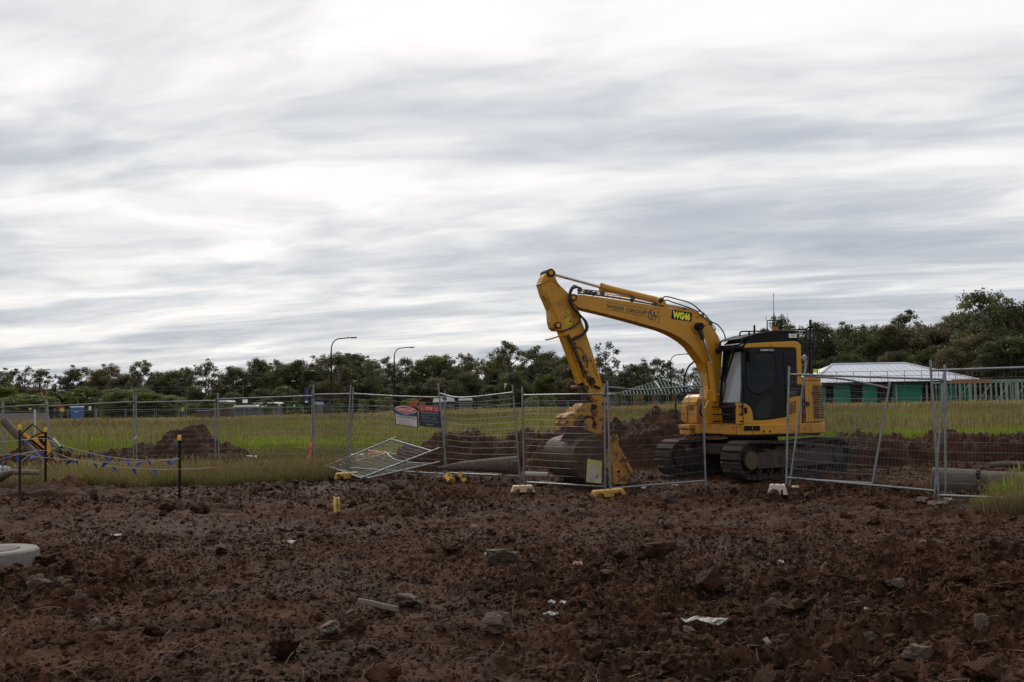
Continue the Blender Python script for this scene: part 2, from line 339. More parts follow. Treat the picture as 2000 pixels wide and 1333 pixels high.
def soil_material(loose_=False):
    m = bpy.data.materials.new('loose_soil' if loose_ else 'soil'); m.use_nodes = True; nt = m.node_tree; N = nt.nodes.new; L = nt.links.new
    b = nt.nodes['Principled BSDF']; b.inputs['Specular IOR Level'].default_value = 0.07
    g = N('ShaderNodeNewGeometry')
    def noise(sc_, det=6, ro=.6, vec=None):
        n = N('ShaderNodeTexNoise'); n.inputs['Scale'].default_value = sc_; n.inputs['Detail'].default_value = det; n.inputs['Roughness'].default_value = ro
        L(vec or g.outputs['Position'], n.inputs[0]); return n.outputs['Fac']
    def ramp(fac, stops):
        r = N('ShaderNodeValToRGB'); L(fac, r.inputs[0]); e = r.color_ramp.elements
        e[0].position, e[0].color = stops[0][0], (*stops[0][1], 1); e[1].position, e[1].color = stops[-1][0], (*stops[-1][1], 1)
        for p, c in stops[1:-1]: q = e.new(p); q.color = (*c, 1)
        return r.outputs[0]
    def mix(f, a, c, mode='MIX'):
        x = N('ShaderNodeMix'); x.data_type = 'RGBA'; x.blend_type = mode
        if isinstance(f, float): x.inputs[0].default_value = f
        else: L(f, x.inputs[0])
        for i, v in ((6, a), (7, c)):
            if isinstance(v, tuple): x.inputs[i].default_value = (*v, 1)
            else: L(v, x.inputs[i])
        return x.outputs[2]
    big = noise(0.35, 4); med = noise(2.2, 7, .62); fine = noise(28, 6, .7)
    c1 = ramp(med, [(.30, (.027, .0120, .0066)), (.5, (.056, .0262, .0145)), (.72, (.098, .050, .031))])
    c2 = ramp(big, [(.35, (.80, .80, .81)), (.65, (1.15, 1.13, 1.08))])
    col = mix(1.0, c1, c2, 'MULTIPLY')
    col = mix(1.0, col, ramp(fine, [(.3, (.6, .6, .6)), (.7, (1.5, 1.46, 1.42))]), 'MULTIPLY')
    # grit and pale crumbs
    v = N('ShaderNodeTexVoronoi'); v.inputs['Scale'].default_value = 38; L(g.outputs['Position'], v.inputs[0])
    sp = N('ShaderNodeMapRange'); L(v.outputs['Distance'], sp.inputs[0]); sp.inputs[1].default_value = .16; sp.inputs[2].default_value = .10
    sepc = N('ShaderNodeSeparateColor'); L(v.outputs['Color'], sepc.inputs[0])
    gt = N('ShaderNodeMath'); gt.operation = 'GREATER_THAN'; L(sepc.outputs[0], gt.inputs[0]); gt.inputs[1].default_value = .93
    mm = N('ShaderNodeMath'); mm.operation = 'MULTIPLY'; L(sp.outputs[0], mm.inputs[0]); L(gt.outputs[0], mm.inputs[1])
    col = mix(mm.outputs[0], col, (.12, .09, .075))
    # pale clay smears where the mud is compacted
    at_ = N('ShaderNodeAttribute'); at_.attribute_name = 'pale'
    col = mix(at_.outputs['Fac'], col, ramp(med, [(.3, (.05, .035, .029)), (.7, (.17, .13, .11))]))
    # turf soil under the grass
    ad = N('ShaderNodeAttribute'); ad.attribute_name = 'dirt'
    gr = ramp(med, [(.3, (.030, .030, .012)), (.7, (.075, .062, .030))])
    if not loose_: col = mix(ad.outputs['Fac'], gr, col)
    L(col, b.inputs['Base Color'])
    rr = N('ShaderNodeMapRange'); L(big, rr.inputs[0]); rr.inputs[1].default_value = .35; rr.inputs[2].default_value = .65; rr.inputs[3].default_value = .62; rr.inputs[4].default_value = .9
    L(rr.outputs[0], b.inputs['Roughness'])
    b1 = N('ShaderNodeBump'); b1.inputs['Strength'].default_value = .9; b1.inputs['Distance'].default_value = .025; L(noise(22, 8, .72), b1.inputs['Height'])
    b2 = N('ShaderNodeBump'); b2.inputs['Strength'].default_value = .7; b2.inputs['Distance'].default_value = .006; L(noise(110, 4, .6), b2.inputs['Height']); L(b1.outputs[0], b2.inputs['Normal'])
    L(b2.outputs[0], b.inputs['Normal'])
    return m
SOIL = soil_material(); LOOSE = soil_material(True)
def palemask(x, y):
    d = 0 * x
    for (cx, cy, rx, ry) in ((-6.1, 18.6, 1.7, .45), (-7.6, 18.3, 1.6, .35), (-1.6, 18.7, .55, .16), (-8.6, 18.4, 1.0, .3), (4.7, 11.6, 1.3, .18), (-5.7, 17.6, 1.0, .25), (-2.5, 19.3, .9, .12), (2.9, 9.9, .5, .12)):
        q = ((x - cx) / rx) ** 2 + ((y - cy) / ry) ** 2
        d = np.maximum(d, np.exp(-q * 1.2))
    return np.clip(d * 1.9 * (0.35 + 1.3 * perlin(x * 4.5, y * 9, 71)), 0, 1)
def build_ground():
    t = np.concatenate([-np.geomspace(9, .72, 26)[:-1], np.linspace(-.70, .70, 860), np.geomspace(.72, 9, 26)[1:]])
    Yn = np.concatenate([np.linspace(-40, 3.6, 16)[:-1], np.geomspace(3.7, 31, 640), np.geomspace(31.3, 2500, 110)])
    Yg, Tg = np.meshgrid(Yn, t, indexing='ij'); Xg = Tg * (np.maximum(Yg, 4) + 1.2)
    d = dirtmask(Xg, Yg)
    Z = macro(Xg, Yg); far = (Yg > 33)
    nf = np.clip((Yg - 60) / 60, 0, 1)
    cl = np.zeros_like(Z); sel = (Yg < 46) & (np.abs(Tg) < 1.0) & (Yg > 3.6)
    cl[sel] = clods(Xg[sel], Yg[sel])
    Z = Z + (cl * 1.35 - .175 * sel) * rough(Xg, Yg) * (0.15 + .85 * d) + ruts(Xg, Yg) * (Yg < 24) * d + .03 * (1 - d) * np.abs(perlin(Xg * 1.2, Yg * 1.2, 8)) * (1 - nf)
    o = grid_mesh('ground', Xg, Yg, Z, SOIL, {'dirt': d, 'pale': palemask(Xg, Yg)})
    tag(o, kind='structure', label='dark churned brown soil running out into the grassy field')
build_ground()

def heap(name, cx, cy, w, h, bumps, label, res=.035, seed=0, pale=0.0, amp=1.5, group='heaps of dug soil'):
    nx = int(w / res); ny = int(h / res)
    xs = np.linspace(cx - w / 2, cx + w / 2, nx); ys = np.linspace(cy - h / 2, cy + h / 2, ny)
    Yg, Xg = np.meshgrid(ys, xs, indexing='ij')
    Z = np.zeros_like(Xg)
    for (dx, dy, sx, sy, hh) in bumps:
        q = np.sqrt(((Xg - cx - dx) / sx) ** 2 + ((Yg - cy - dy) / sy) ** 2)
        Z = np.maximum(Z, hh * np.clip(1 - q ** 1.6 * .5, -.3, 1))
    body = np.clip(Z / .15, 0, 1)
    Z = Z + body * (.16 * perlin(Xg * 1.7, Yg * 1.7, 81 + seed) + .10 * np.abs(perlin(Xg * 4.1, Yg * 4.1, 82 + seed)) + clods(Xg, Yg, 0 if res < .03 else 1) * amp)
    edge = np.minimum(np.minimum(Xg - xs[0], xs[-1] - Xg), np.minimum(Yg - ys[0], ys[-1] - Yg))
    Z = Z * np.clip(edge / .3, 0, 1) - .18 * (1 - np.clip(edge / .3, 0, 1)) - .10 * (1 - body)
    Zw = Z + macro(Xg, Yg)
    o = grid_mesh(name, Xg, Yg, Zw, SOIL, {'dirt': np.ones_like(Z), 'pale': np.full_like(Z, pale) * np.clip(perlin(Xg * 3, Yg * 6, 5) * 2, 0, 1)})
    based(o, (cx, cy, gz(cx, cy))); tag(o, label, 'soil heap', group); return o
heap('soil_heap', 3.0, 25.9, 6.0, 3.4, [(.7, .1, 1.35, 1.1, 1.22), (-.3, 0, 1.3, .95, .95), (-1.5, .1, 1.2, .9, .72), (1.9, 0, .9, .9, 1.1)], 'tallest dark soil heap between the digging bucket and the yellow machine', seed=1)
heap('soil_heap', -.6, 26.3, 5.4, 2.6, [(-.8, 0, 1.2, .8, .78), (.6, .05, 1.4, .8, .70), (1.9, 0, 1.0, .8, .72), (-1.9, 0, .7, .6, .45)], 'long low dark soil heap behind the bent fence panel, left of the bucket', seed=2)
heap('soil_heap', -9.5, 28.3, 5.6, 2.8, [(.25, .1, .95, .9, .95), (1.0, 0, .8, .8, .5), (-1.0, 0, .9, .8, .5), (-1.8, -.1, .6, .6, .3)], 'dark soil heap behind the blue bunting on the left', seed=3)
heap('soil_heap', -12.6, 25.9, 3.8, 1.8, [(0, 0, 1.2, .6, .42), (.9, .1, .8, .5, .34)], 'low dark soil heap behind the leaning black and yellow sign', seed=4)
heap('soil_heap', -17.3, 42.5, 8, 2.6, [(0, 0, 2.6, .8, .38), (2.2, 0, 1.1, .7, .42)], 'thin far soil heap in the grass on the left', seed=5, res=.06)
heap('soil_heap', -9.5, 20.3, 4.6, 1.8, [(.1, 0, 1.3, .6, .13), (-1.2, .1, 1.0, .5, .10), (1.2, 0, .9, .4, .08)], 'smooth paler mud mound in front of the left end of the fence', seed=6, pale=.35, amp=1.0, res=.022)
heap('soil_heap', 12.3, 27.0, 9.4, 2.6, [(-2.6, 0, 1.8, .8, .46), (-.4, 0, 1.8, .8, .50), (1.8, 0, 2.0, .8, .52), (3.6, .1, 1.2, .8, .5)], 'long dark soil bank behind the fence at the right edge', seed=7)
heap('soil_heap', 8.35, 24.6, 3.2, 2.2, [(0, 0, 1.0, .75, .62), (-.9, 0, .8, .7, .5)], 'dark soil heap directly behind the rear of the crawler tracks', seed=8)

# ---------------------------------------------------------------- geometry-node scatter on a point mesh
def scatter(name, pts, scl, rot, variants, m=None, seedattr=None):
    me = bpy.data.meshes.new(name); me.vertices.add(len(pts)); me.vertices.foreach_set('co', np.asarray(pts, np.float32).ravel())
    a = me.attributes.new('scl', 'FLOAT_VECTOR', 'POINT'); a.data.foreach_set('vector', np.asarray(scl, np.float32).ravel())
    a = me.attributes.new('rot', 'FLOAT_VECTOR', 'POINT'); a.data.foreach_set('vector', np.asarray(rot, np.float32).ravel())
    o = bpy.data.objects.new(name, me); C.objects.link(o)
    col = bpy.data.collections.new(name + '_kinds')
    for v in variants: col.objects.link(v)
    ng = bpy.data.node_groups.new(name, 'GeometryNodeTree')
    ng.interface.new_socket('Geometry', in_out='INPUT', socket_type='NodeSocketGeometry'); ng.interface.new_socket('Geometry', in_out='OUTPUT', socket_type='NodeSocketGeometry')
    N = ng.nodes.new; L = ng.links.new
    gi = N('NodeGroupInput'); go = N('NodeGroupOutput'); ip = N('GeometryNodeInstanceOnPoints'); ci = N('GeometryNodeCollectionInfo')
    ci.inputs['Collection'].default_value = col; ci.inputs['Separate Children'].default_value = True; ci.inputs['Reset Children'].default_value = True
    L(gi.outputs[0], ip.inputs['Points']); L(ci.outputs[0], ip.inputs['Instance']); ip.inputs['Pick Instance'].default_value = True
    for nm, sock in (('scl', 'Scale'), ('rot', 'Rotation')):
        na = N('GeometryNodeInputNamedAttribute'); na.data_type = 'FLOAT_VECTOR'; na.inputs['Name'].default_value = nm
        s_ = [q for q in na.outputs if q.enabled][0]; L(s_, ip.inputs[sock])
    rv = N('FunctionNodeRandomValue'); rv.data_type = 'INT'
    rv.inputs[4].default_value = 0; rv.inputs[5].default_value = len(variants) - 1
    L([q for q in rv.outputs if q.enabled][0], ip.inputs['Instance Index'])
    L(ip.outputs[0], go.inputs[0])
    mod = o.modifiers.new('scatter', 'NODES'); mod.node_group = ng
    tag(o, kind='stuff'); return o
def loose(name, vs, fs, m, smooth=False):
    me = bpy.data.meshes.new(name); me.from_pydata([tuple(v) for v in vs], [], fs); me.materials.append(m)
    if smooth: me.shade_smooth()
    return bpy.data.objects.new(name, me)
# clod shapes
CLODM = LOOSE
STONEM = mat('stone', (.088, .053, .036), .85, var=.35, scale=4, bump=.6, bscale=30, dirt=(.05, .032, .024), dirt_amt=.5, dscale=2)
STONEB = mat('orange_brown_stone', (.075, .036, .020), .85, var=.4, scale=4, bump=.6, bscale=30, dirt=(.05, .032, .024), dirt_amt=.5, dscale=2)
def clod_geo(seed, sub=2, cuts=6, lump=.25):
    r = random.Random(seed); bm = bmesh.new(); bmesh.ops.create_icosphere(bm, subdivisions=sub, radius=1)
    from mathutils import noise
    off = Vector((r.uniform(0, 99), r.uniform(0, 99), r.uniform(0, 99)))
    pl = []
    for _ in range(cuts):
        n = Vector((r.gauss(0, 1), r.gauss(0, 1), r.gauss(0, 1))).normalized(); pl.append((n, r.uniform(.55, .9)))
    for v in bm.verts:
        p = v.co * (1 + lump * noise.noise(v.co * 1.6 + off) + lump * .45 * noise.noise(v.co * 3.6 + off) + (lump * .3 * noise.noise(v.co * 8 + off) + lump * .2 * noise.noise(v.co * 17 + off) if sub > 2 else 0))
        for n, d in pl:
            e = p.dot(n) - d
            if e > 0: p = p - n * e * .85
        v.co = p
    vs = [v.co.copy() for v in bm.verts]; fs = [tuple(v.index for v in f.verts) for f in bm.faces]; bm.free(); return vs, fs
cv = []
for k in range(7):
    vs, fs = clod_geo(100 + k, 3, 4, .75); cv.append(loose('clod', vs, fs, CLODM))
rng = np.random.default_rng(3)
def sample_dirt(n, y0, y1, tmax=.68, mind=.5):
    y = np.exp(rng.uniform(np.log(y0), np.log(y1), n)); t = rng.uniform(-tmax, tmax, n); x = t * (y + 1.2)
    k = dirtmask(x, y) > mind; return x[k], y[k]
yy = np.sqrt(rng.uniform(4.3 ** 2, 13 ** 2, 130000)); y2 = np.sqrt(rng.uniform(13 ** 2, 26 ** 2, 75000)); y = np.concatenate([yy, y2]); x = rng.uniform(-.66, .66, len(y)) * (y + 1.2); k = dirtmask(x, y) > .5; x, y = x[k], y[k]
ro = rough(x, y); keep = rng.uniform(0, 1, len(x)) < (.25 + ro * .75); x, y, ro = x[keep], y[keep], ro[keep]
s = .0085 * (rng.pareto(2.9, len(x)) + 1) * (.6 + .5 * ro) * (1 + .55 * (y > 13)); s = np.minimum(s, .06)
def surf(x, y, ro): return macro(x, y) + (clods(x, y) * 1.35 - .175) * ro + ruts(x, y) * (y < 24)
z = surf(x, y, ro) + s * .06
scl = np.stack([s * rng.uniform(.8, 1.5, len(s)), s * rng.uniform(.8, 1.3, len(s)), s * rng.uniform(.55, .95, len(s))], -1)
tag(scatter('soil_clods', np.stack([x, y, z], -1), scl, np.stack([rng.uniform(-.4, .4, len(s)), rng.uniform(-.4, .4, len(s)), rng.uniform(0, 6.28, len(s))], -1), cv), label='loose crumbs and clods of brown soil strewn over the churned ground')
# short bits of straw and root
STRAW = mat('dry_straw', (.20, .135, .075), .8, var=.3)
sv = []
for k in range(4):
    r = random.Random(k); b = MB(); p = [Vector((0, 0, 0))]; d = Vector((1, 0, .25))
    for i in range(4): d = d + Vector((r.uniform(-.2, .2), r.uniform(-.3, .3), r.uniform(-.2, .1))); p.append(p[-1] + d * .25)
    b.tube(p, .012, 3); sv.append(loose('straw', b.v, b.f, STRAW))
x, y = sample_dirt(3000, 4.5, 23); ro = rough(x, y); s = rng.uniform(.04, .17, len(x))
z = surf(x, y, ro) + .012
tag(scatter('straw_bits', np.stack([x, y, z], -1), np.stack([s, s, s], -1), np.stack([0 * s, rng.uniform(-.5, .2, len(s)), rng.uniform(0, 6.28, len(s))], -1), sv), label='dry straw and root ends lying on the churned soil')

# ---------------------------------------------------------------- grass
def grass_mat(name, c0, c1, c2, hgt=1.0):
    m = bpy.data.materials.new(name); m.use_nodes = True; nt = m.node_tree; N = nt.nodes.new; L = nt.links.new
    b = nt.nodes['Principled BSDF']; b.inputs['Roughness'].default_value = .6; b.inputs['Specular IOR Level'].default_value = .25
    tc = N('ShaderNodeTexCoord'); sp = N('ShaderNodeSeparateXYZ'); L(tc.outputs['Object'], sp.inputs[0])
    r = N('ShaderNodeValToRGB'); L(sp.outputs[2], r.inputs[0]); e = r.color_ramp.elements
    e[0].position = 0; e[0].color = (*c0, 1); e[1].position = 1; e[1].color = (*c2, 1); q = e.new(.5); q.color = (*c1, 1)
    g = N('ShaderNodeNewGeometry'); n = N('ShaderNodeTexNoise'); n.inputs['Scale'].default_value = .16; n.inputs['Detail'].default_value = 4; L(g.outputs['Position'], n.inputs[0])
    hs = N('ShaderNodeHueSaturation'); mr = N('ShaderNodeMapRange'); L(n.outputs['Fac'], mr.inputs[0]); mr.inputs[1].default_value = .3; mr.inputs[2].default_value = .7; mr.inputs[3].default_value = .6; mr.inputs[4].default_value = 1.35
    L(mr.outputs[0], hs.inputs['Value']); L(r.outputs[0], hs.inputs['Color'])
    mr2 = N('ShaderNodeMapRange'); L(g.outputs['Random Per Island'], mr2.inputs[0]); mr2.inputs[3].default_value = .65; mr2.inputs[4].default_value = 1.3
    h2 = N('ShaderNodeHueSaturation'); L(mr2.outputs[0], h2.inputs['Value']); L(hs.outputs[0], h2.inputs['Color'])
    L(h2.outputs[0], b.inputs['Base Color'])
    tr = N('ShaderNodeBsdfTranslucent'); L(h2.outputs[0], tr.inputs[0]); mx = N('ShaderNodeMixShader'); mx.inputs[0].default_value = .5
    L(b.outputs[0], mx.inputs[1]); L(tr.outputs[0], mx.inputs[2]); L(mx.outputs[0], nt.nodes['Material Output'].inputs[0]); return m
GREEN = grass_mat('green_grass', (.095, .130, .014), (.26, .335, .020), (.40, .47, .05))
TAN = grass_mat('seeding_grass', (.10, .11, .03), (.24, .20, .07), (.32, .24, .11))
DRY = grass_mat('dry_grass', (.13, .095, .04), (.24, .18, .08), (.30, .23, .11))
LOWG = grass_mat('low_grass', (.10, .125, .020), (.24, .30, .035), (.30, .36, .06))
def tuft(name, seed, n, spread, h0, h1, w, lean, m, heads=None, nh=0):
    r = random.Random(seed); V = []; F_ = []
    for i in range(n):
        a = r.uniform(0, 6.28); d = spread * math.sqrt(r.random()); bx, by = d * math.cos(a), d * math.sin(a)
        h = r.uniform(h0, h1); la = r.uniform(0, 6.28); le = lean * h * r.uniform(.2, 1); ww = w * r.uniform(.6, 1.3)
        px_, py_ = -math.sin(la + r.uniform(-1, 1)) * ww, math.cos(la + r.uniform(-1, 1)) * ww
        k = len(V)
        for t in (0, .4, .75):
            s_ = 1 - t * .6; c = Vector((bx + math.cos(la) * le * t ** 2, by + math.sin(la) * le * t ** 2, h * t))
            V += [c - Vector((px_, py_, 0)) * s_, c + Vector((px_, py_, 0)) * s_]
        V.append(Vector((bx + math.cos(la) * le, by + math.sin(la) * le, h * (1 - .12 * lean))))
        F_ += [(k, k + 1, k + 3, k + 2), (k + 2, k + 3, k + 5, k + 4), (k + 4, k + 5, k + 6)]
    nb = len(F_)
    for i in range(nh):
        a = r.uniform(0, 6.28); d = spread * math.sqrt(r.random()); bx, by = d * math.cos(a), d * math.sin(a)
        h = r.uniform(h1 * 1.0, h1 * 1.5); la = r.uniform(0, 6.28); le = .22 * h * r.random(); k = len(V); s_ = w * .35
        tx, ty = bx + math.cos(la) * le, by + math.sin(la) * le
        V += [Vector((bx - s_, by, 0)), Vector((bx + s_, by, 0)), Vector((tx + s_, ty, h * .82)), Vector((tx - s_, ty, h * .82))]; F_.append((k, k + 1, k + 2, k + 3))
        k = len(V); q = w * 1.5; ang = r.uniform(0, 3.14); ux, uy = math.cos(ang) * q, math.sin(ang) * q
        V += [Vector((tx - ux, ty - uy, h * .86)), Vector((tx, ty, h * .76)), Vector((tx + ux, ty + uy, h * .9)), Vector((tx + math.cos(la) * .03, ty + math.sin(la) * .03, h * 1.03))]; F_.append((k, k + 1, k + 2, k + 3))
    me = bpy.data.meshes.new(name); me.from_pydata([tuple(v) for v in V], [], F_); me.materials.append(m)
    if heads: me.materials.append(heads)
    mi = [0] * nb + [1 if heads else 0] * (len(F_) - nb); me.polygons.foreach_set('material_index', mi)
    return bpy.data.objects.new(name, me)
tall = [tuft('grass', 10 + k, 56, .34, .28, .58, .010, .5, GREEN, TAN, 2) for k in range(5)]
tallf = [tuft('grass', 30 + k, 46, .55, .35, .60, .018, .4, GREEN, TAN, 11) for k in range(4)]
low = [tuft('grass', 50 + k, 34, .22, .08, .26, .006, .7, LOWG, DRY, 6) for k in range(4)]
dry = [tuft('grass', 70 + k, 36, .20, .10, .30, .005, .9, DRY, DRY, 3) for k in range(3)]
def field_pts(n, y0, y1, tmax, lim=.25):
    y = np.exp(rng.uniform(np.log(y0), np.log(y1), n)); x = rng.uniform(-tmax, tmax, n) * (y + 2)
    d = dirtmask(x, y); k = (d < lim); return x[k], y[k]
def put(name, x, y, s, variants, label, zs=None):
    z = macro(x, y) - .01; sc_ = np.stack([s, s, s if zs is None else s * zs], -1)
    o = scatter(name, np.stack([x, y, z], -1), sc_, np.stack([rng.uniform(-.08, .08, len(x)), rng.uniform(-.08, .08, len(x)), rng.uniform(0, 6.28, len(x))], -1), variants)
    tag(o, label=label); return o
# inside the site: short and patchy (left), tall field beyond
x, y = field_pts(32000, 28, 73, .66)
g = .72 + .35 * perlin(x * .09, y * .09, 31) + .15 * perlin(x * .5, y * .5, 33)
shortz = sstep(-2, -6, x) * (1 - sstep(31, 37, y)); k = rng.uniform(0, 1, len(x)) > shortz * .55
x, y, g, shortz = x[k], y[k], g[k], shortz[k]
put('tall_grass', x, y, np.clip(1.22 * g * (1.1 - .5 * shortz), .3, 1.5), tall, 'tall green grass with tan seed heads filling the field', zs=1.12)
x, y = field_pts(16000, 66, 84, .66)
put('tall_grass', x, y, rng.uniform(.95, 1.3, len(x)), tallf, 'tan seeding grass along the far side of the field')
x, y = field_pts(9000, 84, 240, .7); put('tall_grass', x, y, rng.uniform(.8, 1.2, len(x)), tallf, 'rough grass beyond the far fence')
x, y = field_pts(16000, 21.5, 34, .64, .6); k = (x < -1.5) | (rng.uniform(0, 1, len(x)) < .5); x, y = x[k], y[k]
put('short_grass', x, y, rng.uniform(.5, 1.35, len(x)), low, 'short green grass and weeds around the left fence line')
x, y = field_pts(7000, 20.8, 24.5, .64, .97); k = (x < -2.4) & (rng.uniform(0, 1, len(x)) < .75); x, y = x[k], y[k]
put('dry_grass', x, y, rng.uniform(.5, 1.2, len(x)), dry, 'dry straw coloured grass at the edge of the churned soil')
# weedy corner on the right
n = 420; a = rng.uniform(0, 6.28, n); r_ = np.sqrt(rng.uniform(0, 1, n)); x = 8.1 + 1.55 * r_ * np.cos(a); y = 14.35 + .75 * r_ * np.sin(a); k = x > 6.75; x, y = x[k], y[k]
put('grass_clump', x, y, rng.uniform(.6, 1.0, len(x)) * (.35 + .65 * sstep(6.8, 7.7, x)), tall, 'bright green grass clump at the concrete pipes by the right edge', zs=.85)
x = rng.uniform(6.5, 9.5, 260); y = rng.uniform(13.3, 14.0, 260); put('dry_grass', x, y, rng.uniform(.5, 1.1, 260), dry, 'dry grass in front of the right fence panel')
for (cx, cy, n, r0, s0, lb) in ((-5.05, 22.55, 70, .7, 1.0, 'pale bushy grass tuft below the pink tape on the fence'), (-10.6, 29.5, 60, .8, 1.3, 'darker green grass tuft left of the double fence pole'), (-17.2, 36, 40, .9, 1.4, 'yellow green grass tuft in the left field'), (-10.2, 24.0, 40, .45, .8, 'green grass tuft behind the lowest blue flags'), (-5.6, 36, 160, 2.6, 1.35, 'lush dark green grass patch in the middle of the left field')):
    a = rng.uniform(0, 6.28, n); r_ = r0 * np.sqrt(rng.uniform(0, 1, n)); put('grass_tuft', cx + r_ * np.cos(a), cy + r_ * np.sin(a) * .7, rng.uniform(.5, 1.0, n) * s0, tall if cy > 23 else low + dry, lb)
# ---------------------------------------------------------------- trees
def leaf_mat(name, col):
    m = bpy.data.materials.new(name); m.use_nodes = True; nt = m.node_tree; N = nt.nodes.new; L = nt.links.new
    b = nt.nodes['Principled BSDF']; b.inputs['Roughness'].default_value = .55; b.inputs['Specular IOR Level'].default_value = .3
    g = N('ShaderNodeNewGeometry'); oi = N('ShaderNodeObjectInfo')
    n = N('ShaderNodeTexNoise'); n.inputs['Scale'].default_value = .45; n.inputs['Detail'].default_value = 3; L(g.outputs['Position'], n.inputs[0])
    r = N('ShaderNodeValToRGB'); L(n.outputs['Fac'], r.inputs[0]); e = r.color_ramp.elements
    e[0].position = .35; e[0].color = (*[c * .62 for c in col], 1); e[1].position = .66; e[1].color = (col[0] * 1.5, col[1] * 1.4, col[2] * 1.1, 1)
    h1 = N('ShaderNodeHueSaturation'); m1 = N('ShaderNodeMapRange'); L(g.outputs['Random Per Island'], m1.inputs[0]); m1.inputs[3].default_value = .55; m1.inputs[4].default_value = 1.4; L(m1.outputs[0], h1.inputs['Value']); L(r.outputs[0], h1.inputs['Color'])
    h2 = N('ShaderNodeHueSaturation'); m2 = N('ShaderNodeMapRange'); L(oi.outputs['Random'], m2.inputs[0]); m2.inputs[3].default_value = .72; m2.inputs[4].default_value = 1.25; L(m2.outputs[0], h2.inputs['Value'])
    m3 = N('ShaderNodeMapRange'); L(oi.outputs['Random'], m3.inputs[0]); m3.inputs[3].default_value = .475; m3.inputs[4].default_value = .515; L(m3.outputs[0], h2.inputs['Hue']); L(h1.outputs[0], h2.inputs['Color'])
    L(h2.outputs[0], b.inputs['Base Color'])
    tr = N('ShaderNodeBsdfTranslucent'); L(h2.outputs[0], tr.inputs[0]); mx = N('ShaderNodeMixShader'); mx.inputs[0].default_value = .42
    L(b.outputs[0], mx.inputs[1]); L(tr.outputs[0], mx.inputs[2]); L(mx.outputs[0], nt.nodes['Material Output'].inputs[0]); return m
LEAF = [leaf_mat('gum_leaves', (.105, .115, .050)), leaf_mat('dark_leaves', (.068, .082, .034)), leaf_mat('brown_green_leaves', (.125, .105, .052)), leaf_mat('fresh_leaves', (.115, .150, .032))]
BARK = mat('gum_bark', (.17, .15, .13), .85, var=.3, scale=2, dirt=(.05, .04, .035), dirt_amt=.4, dscale=1)
def tree_geo(seed, kind):
    """unit-height tree: trunk and limbs, and a crown of leaf-sized faces in clumps"""
    r = random.Random(seed); tk = MB(); clumps = []
    bend = r.uniform(-.05, .05); by = r.uniform(-.04, .04)
    def tp(t): return Vector((bend * math.sin(t * 3), by * math.sin(t * 2.3), t))
    P = dict(gum=(.10, 17, .27, .38, .065, .105), tall=(.12, 18, .19, .40, .055, .09), dense=(.08, 26, .30, .16, .09, .14), round=(.2, 28, .32, .25, .09, .14), wisp=(.1, 10, .20, .50, .05, .08))[kind]
    top = .82; tk.tube([tp(t * top) for t in (0, .12, .3, .5, .7, .85, 1)], [.024, .018, .015, .012, .009, .006, .003], 7)
    if kind in ('tall', 'wisp', 'gum') and r.random() < .6:
        tk.tube([Vector((.02, .01, 0)), Vector((.06, .03, .3)), Vector((.09, .05, .6)), Vector((.10, .04, .8))], [.013, .011, .007, .003], 6)
    n = P[1]
    for i in range(n):
        t = P[3] + (1 - P[3]) * ((i + r.uniform(.2, .8)) / n); a = i * 2.4 + r.uniform(-.5, .5)
        q = (t - P[3]) / (1 - P[3]); env = math.sin(min(max(q, 0), 1) * math.pi * .86 + .35) ** .7
        rad = P[2] * env * r.uniform(.45, 1.05); cr_ = r.uniform(P[4], P[5])
        c = Vector((math.cos(a) * rad, math.sin(a) * rad, min(t, 1 - cr_ * .6))) + Vector((tp(t).x, tp(t).y, 0))
        s0 = tp(max(.15, t - rad * .75 - .06)); tk.tube([s0, (s0 + c) / 2 + Vector((0, 0, -.02)), c], [.0075, .005, .0025], 5)
        clumps.append((c, cr_))
        for _ in range(r.randint(1, 3)):
            c2 = c + Vector((r.gauss(0, 1), r.gauss(0, 1), r.gauss(0, .7))).normalized() * cr_ * r.uniform(.8, 1.25)
            clumps.append((c2, cr_ * r.uniform(.4, .75)))
    V = []; F_ = []
    dens = dict(gum=380, tall=360, dense=400, round=400, wisp=330)[kind]
    if kind in ('gum', 'tall', 'wisp'): clumps = [(c, q * .88) for c, q in clumps]
    for (c, cr_) in clumps:
        k = int(dens * (cr_ / .1) ** 2 * 1.0)
        fl = r.uniform(.75, 1.0)
        for _ in range(k):
            d = Vector((r.gauss(0, 1), r.gauss(0, 1), r.gauss(0, 1))).normalized(); rr = cr_ * (r.random() ** .45) * (1.0 + .12 * r.gauss(0, 1))
            p = c + Vector((d.x * rr, d.y * rr, d.z * rr * fl))
            s = r.uniform(.006, .0135); u = Vector((r.gauss(0, 1), r.gauss(0, 1), r.gauss(0, 1))).normalized(); w = u.orthogonal().normalized() if r.random() < .5 else u.cross(d).normalized()
            b = len(V); V += [p - u * s - w * s * .45, p + u * s * .2 - w * s * .7, p + u * s * 1.1, p + u * s * .1 + w * s * .7]; F_.append((b, b + 1, b + 2, b + 3))
    zm = max(v.z for v in V); V = [Vector((v.x, v.y, v.z / zm)) for v in V]
    return tk, V, F_
KINDS = ['gum', 'gum', 'gum', 'tall', 'tall', 'dense', 'dense', 'round', 'wisp', 'wisp', 'dense']
VAR = {}
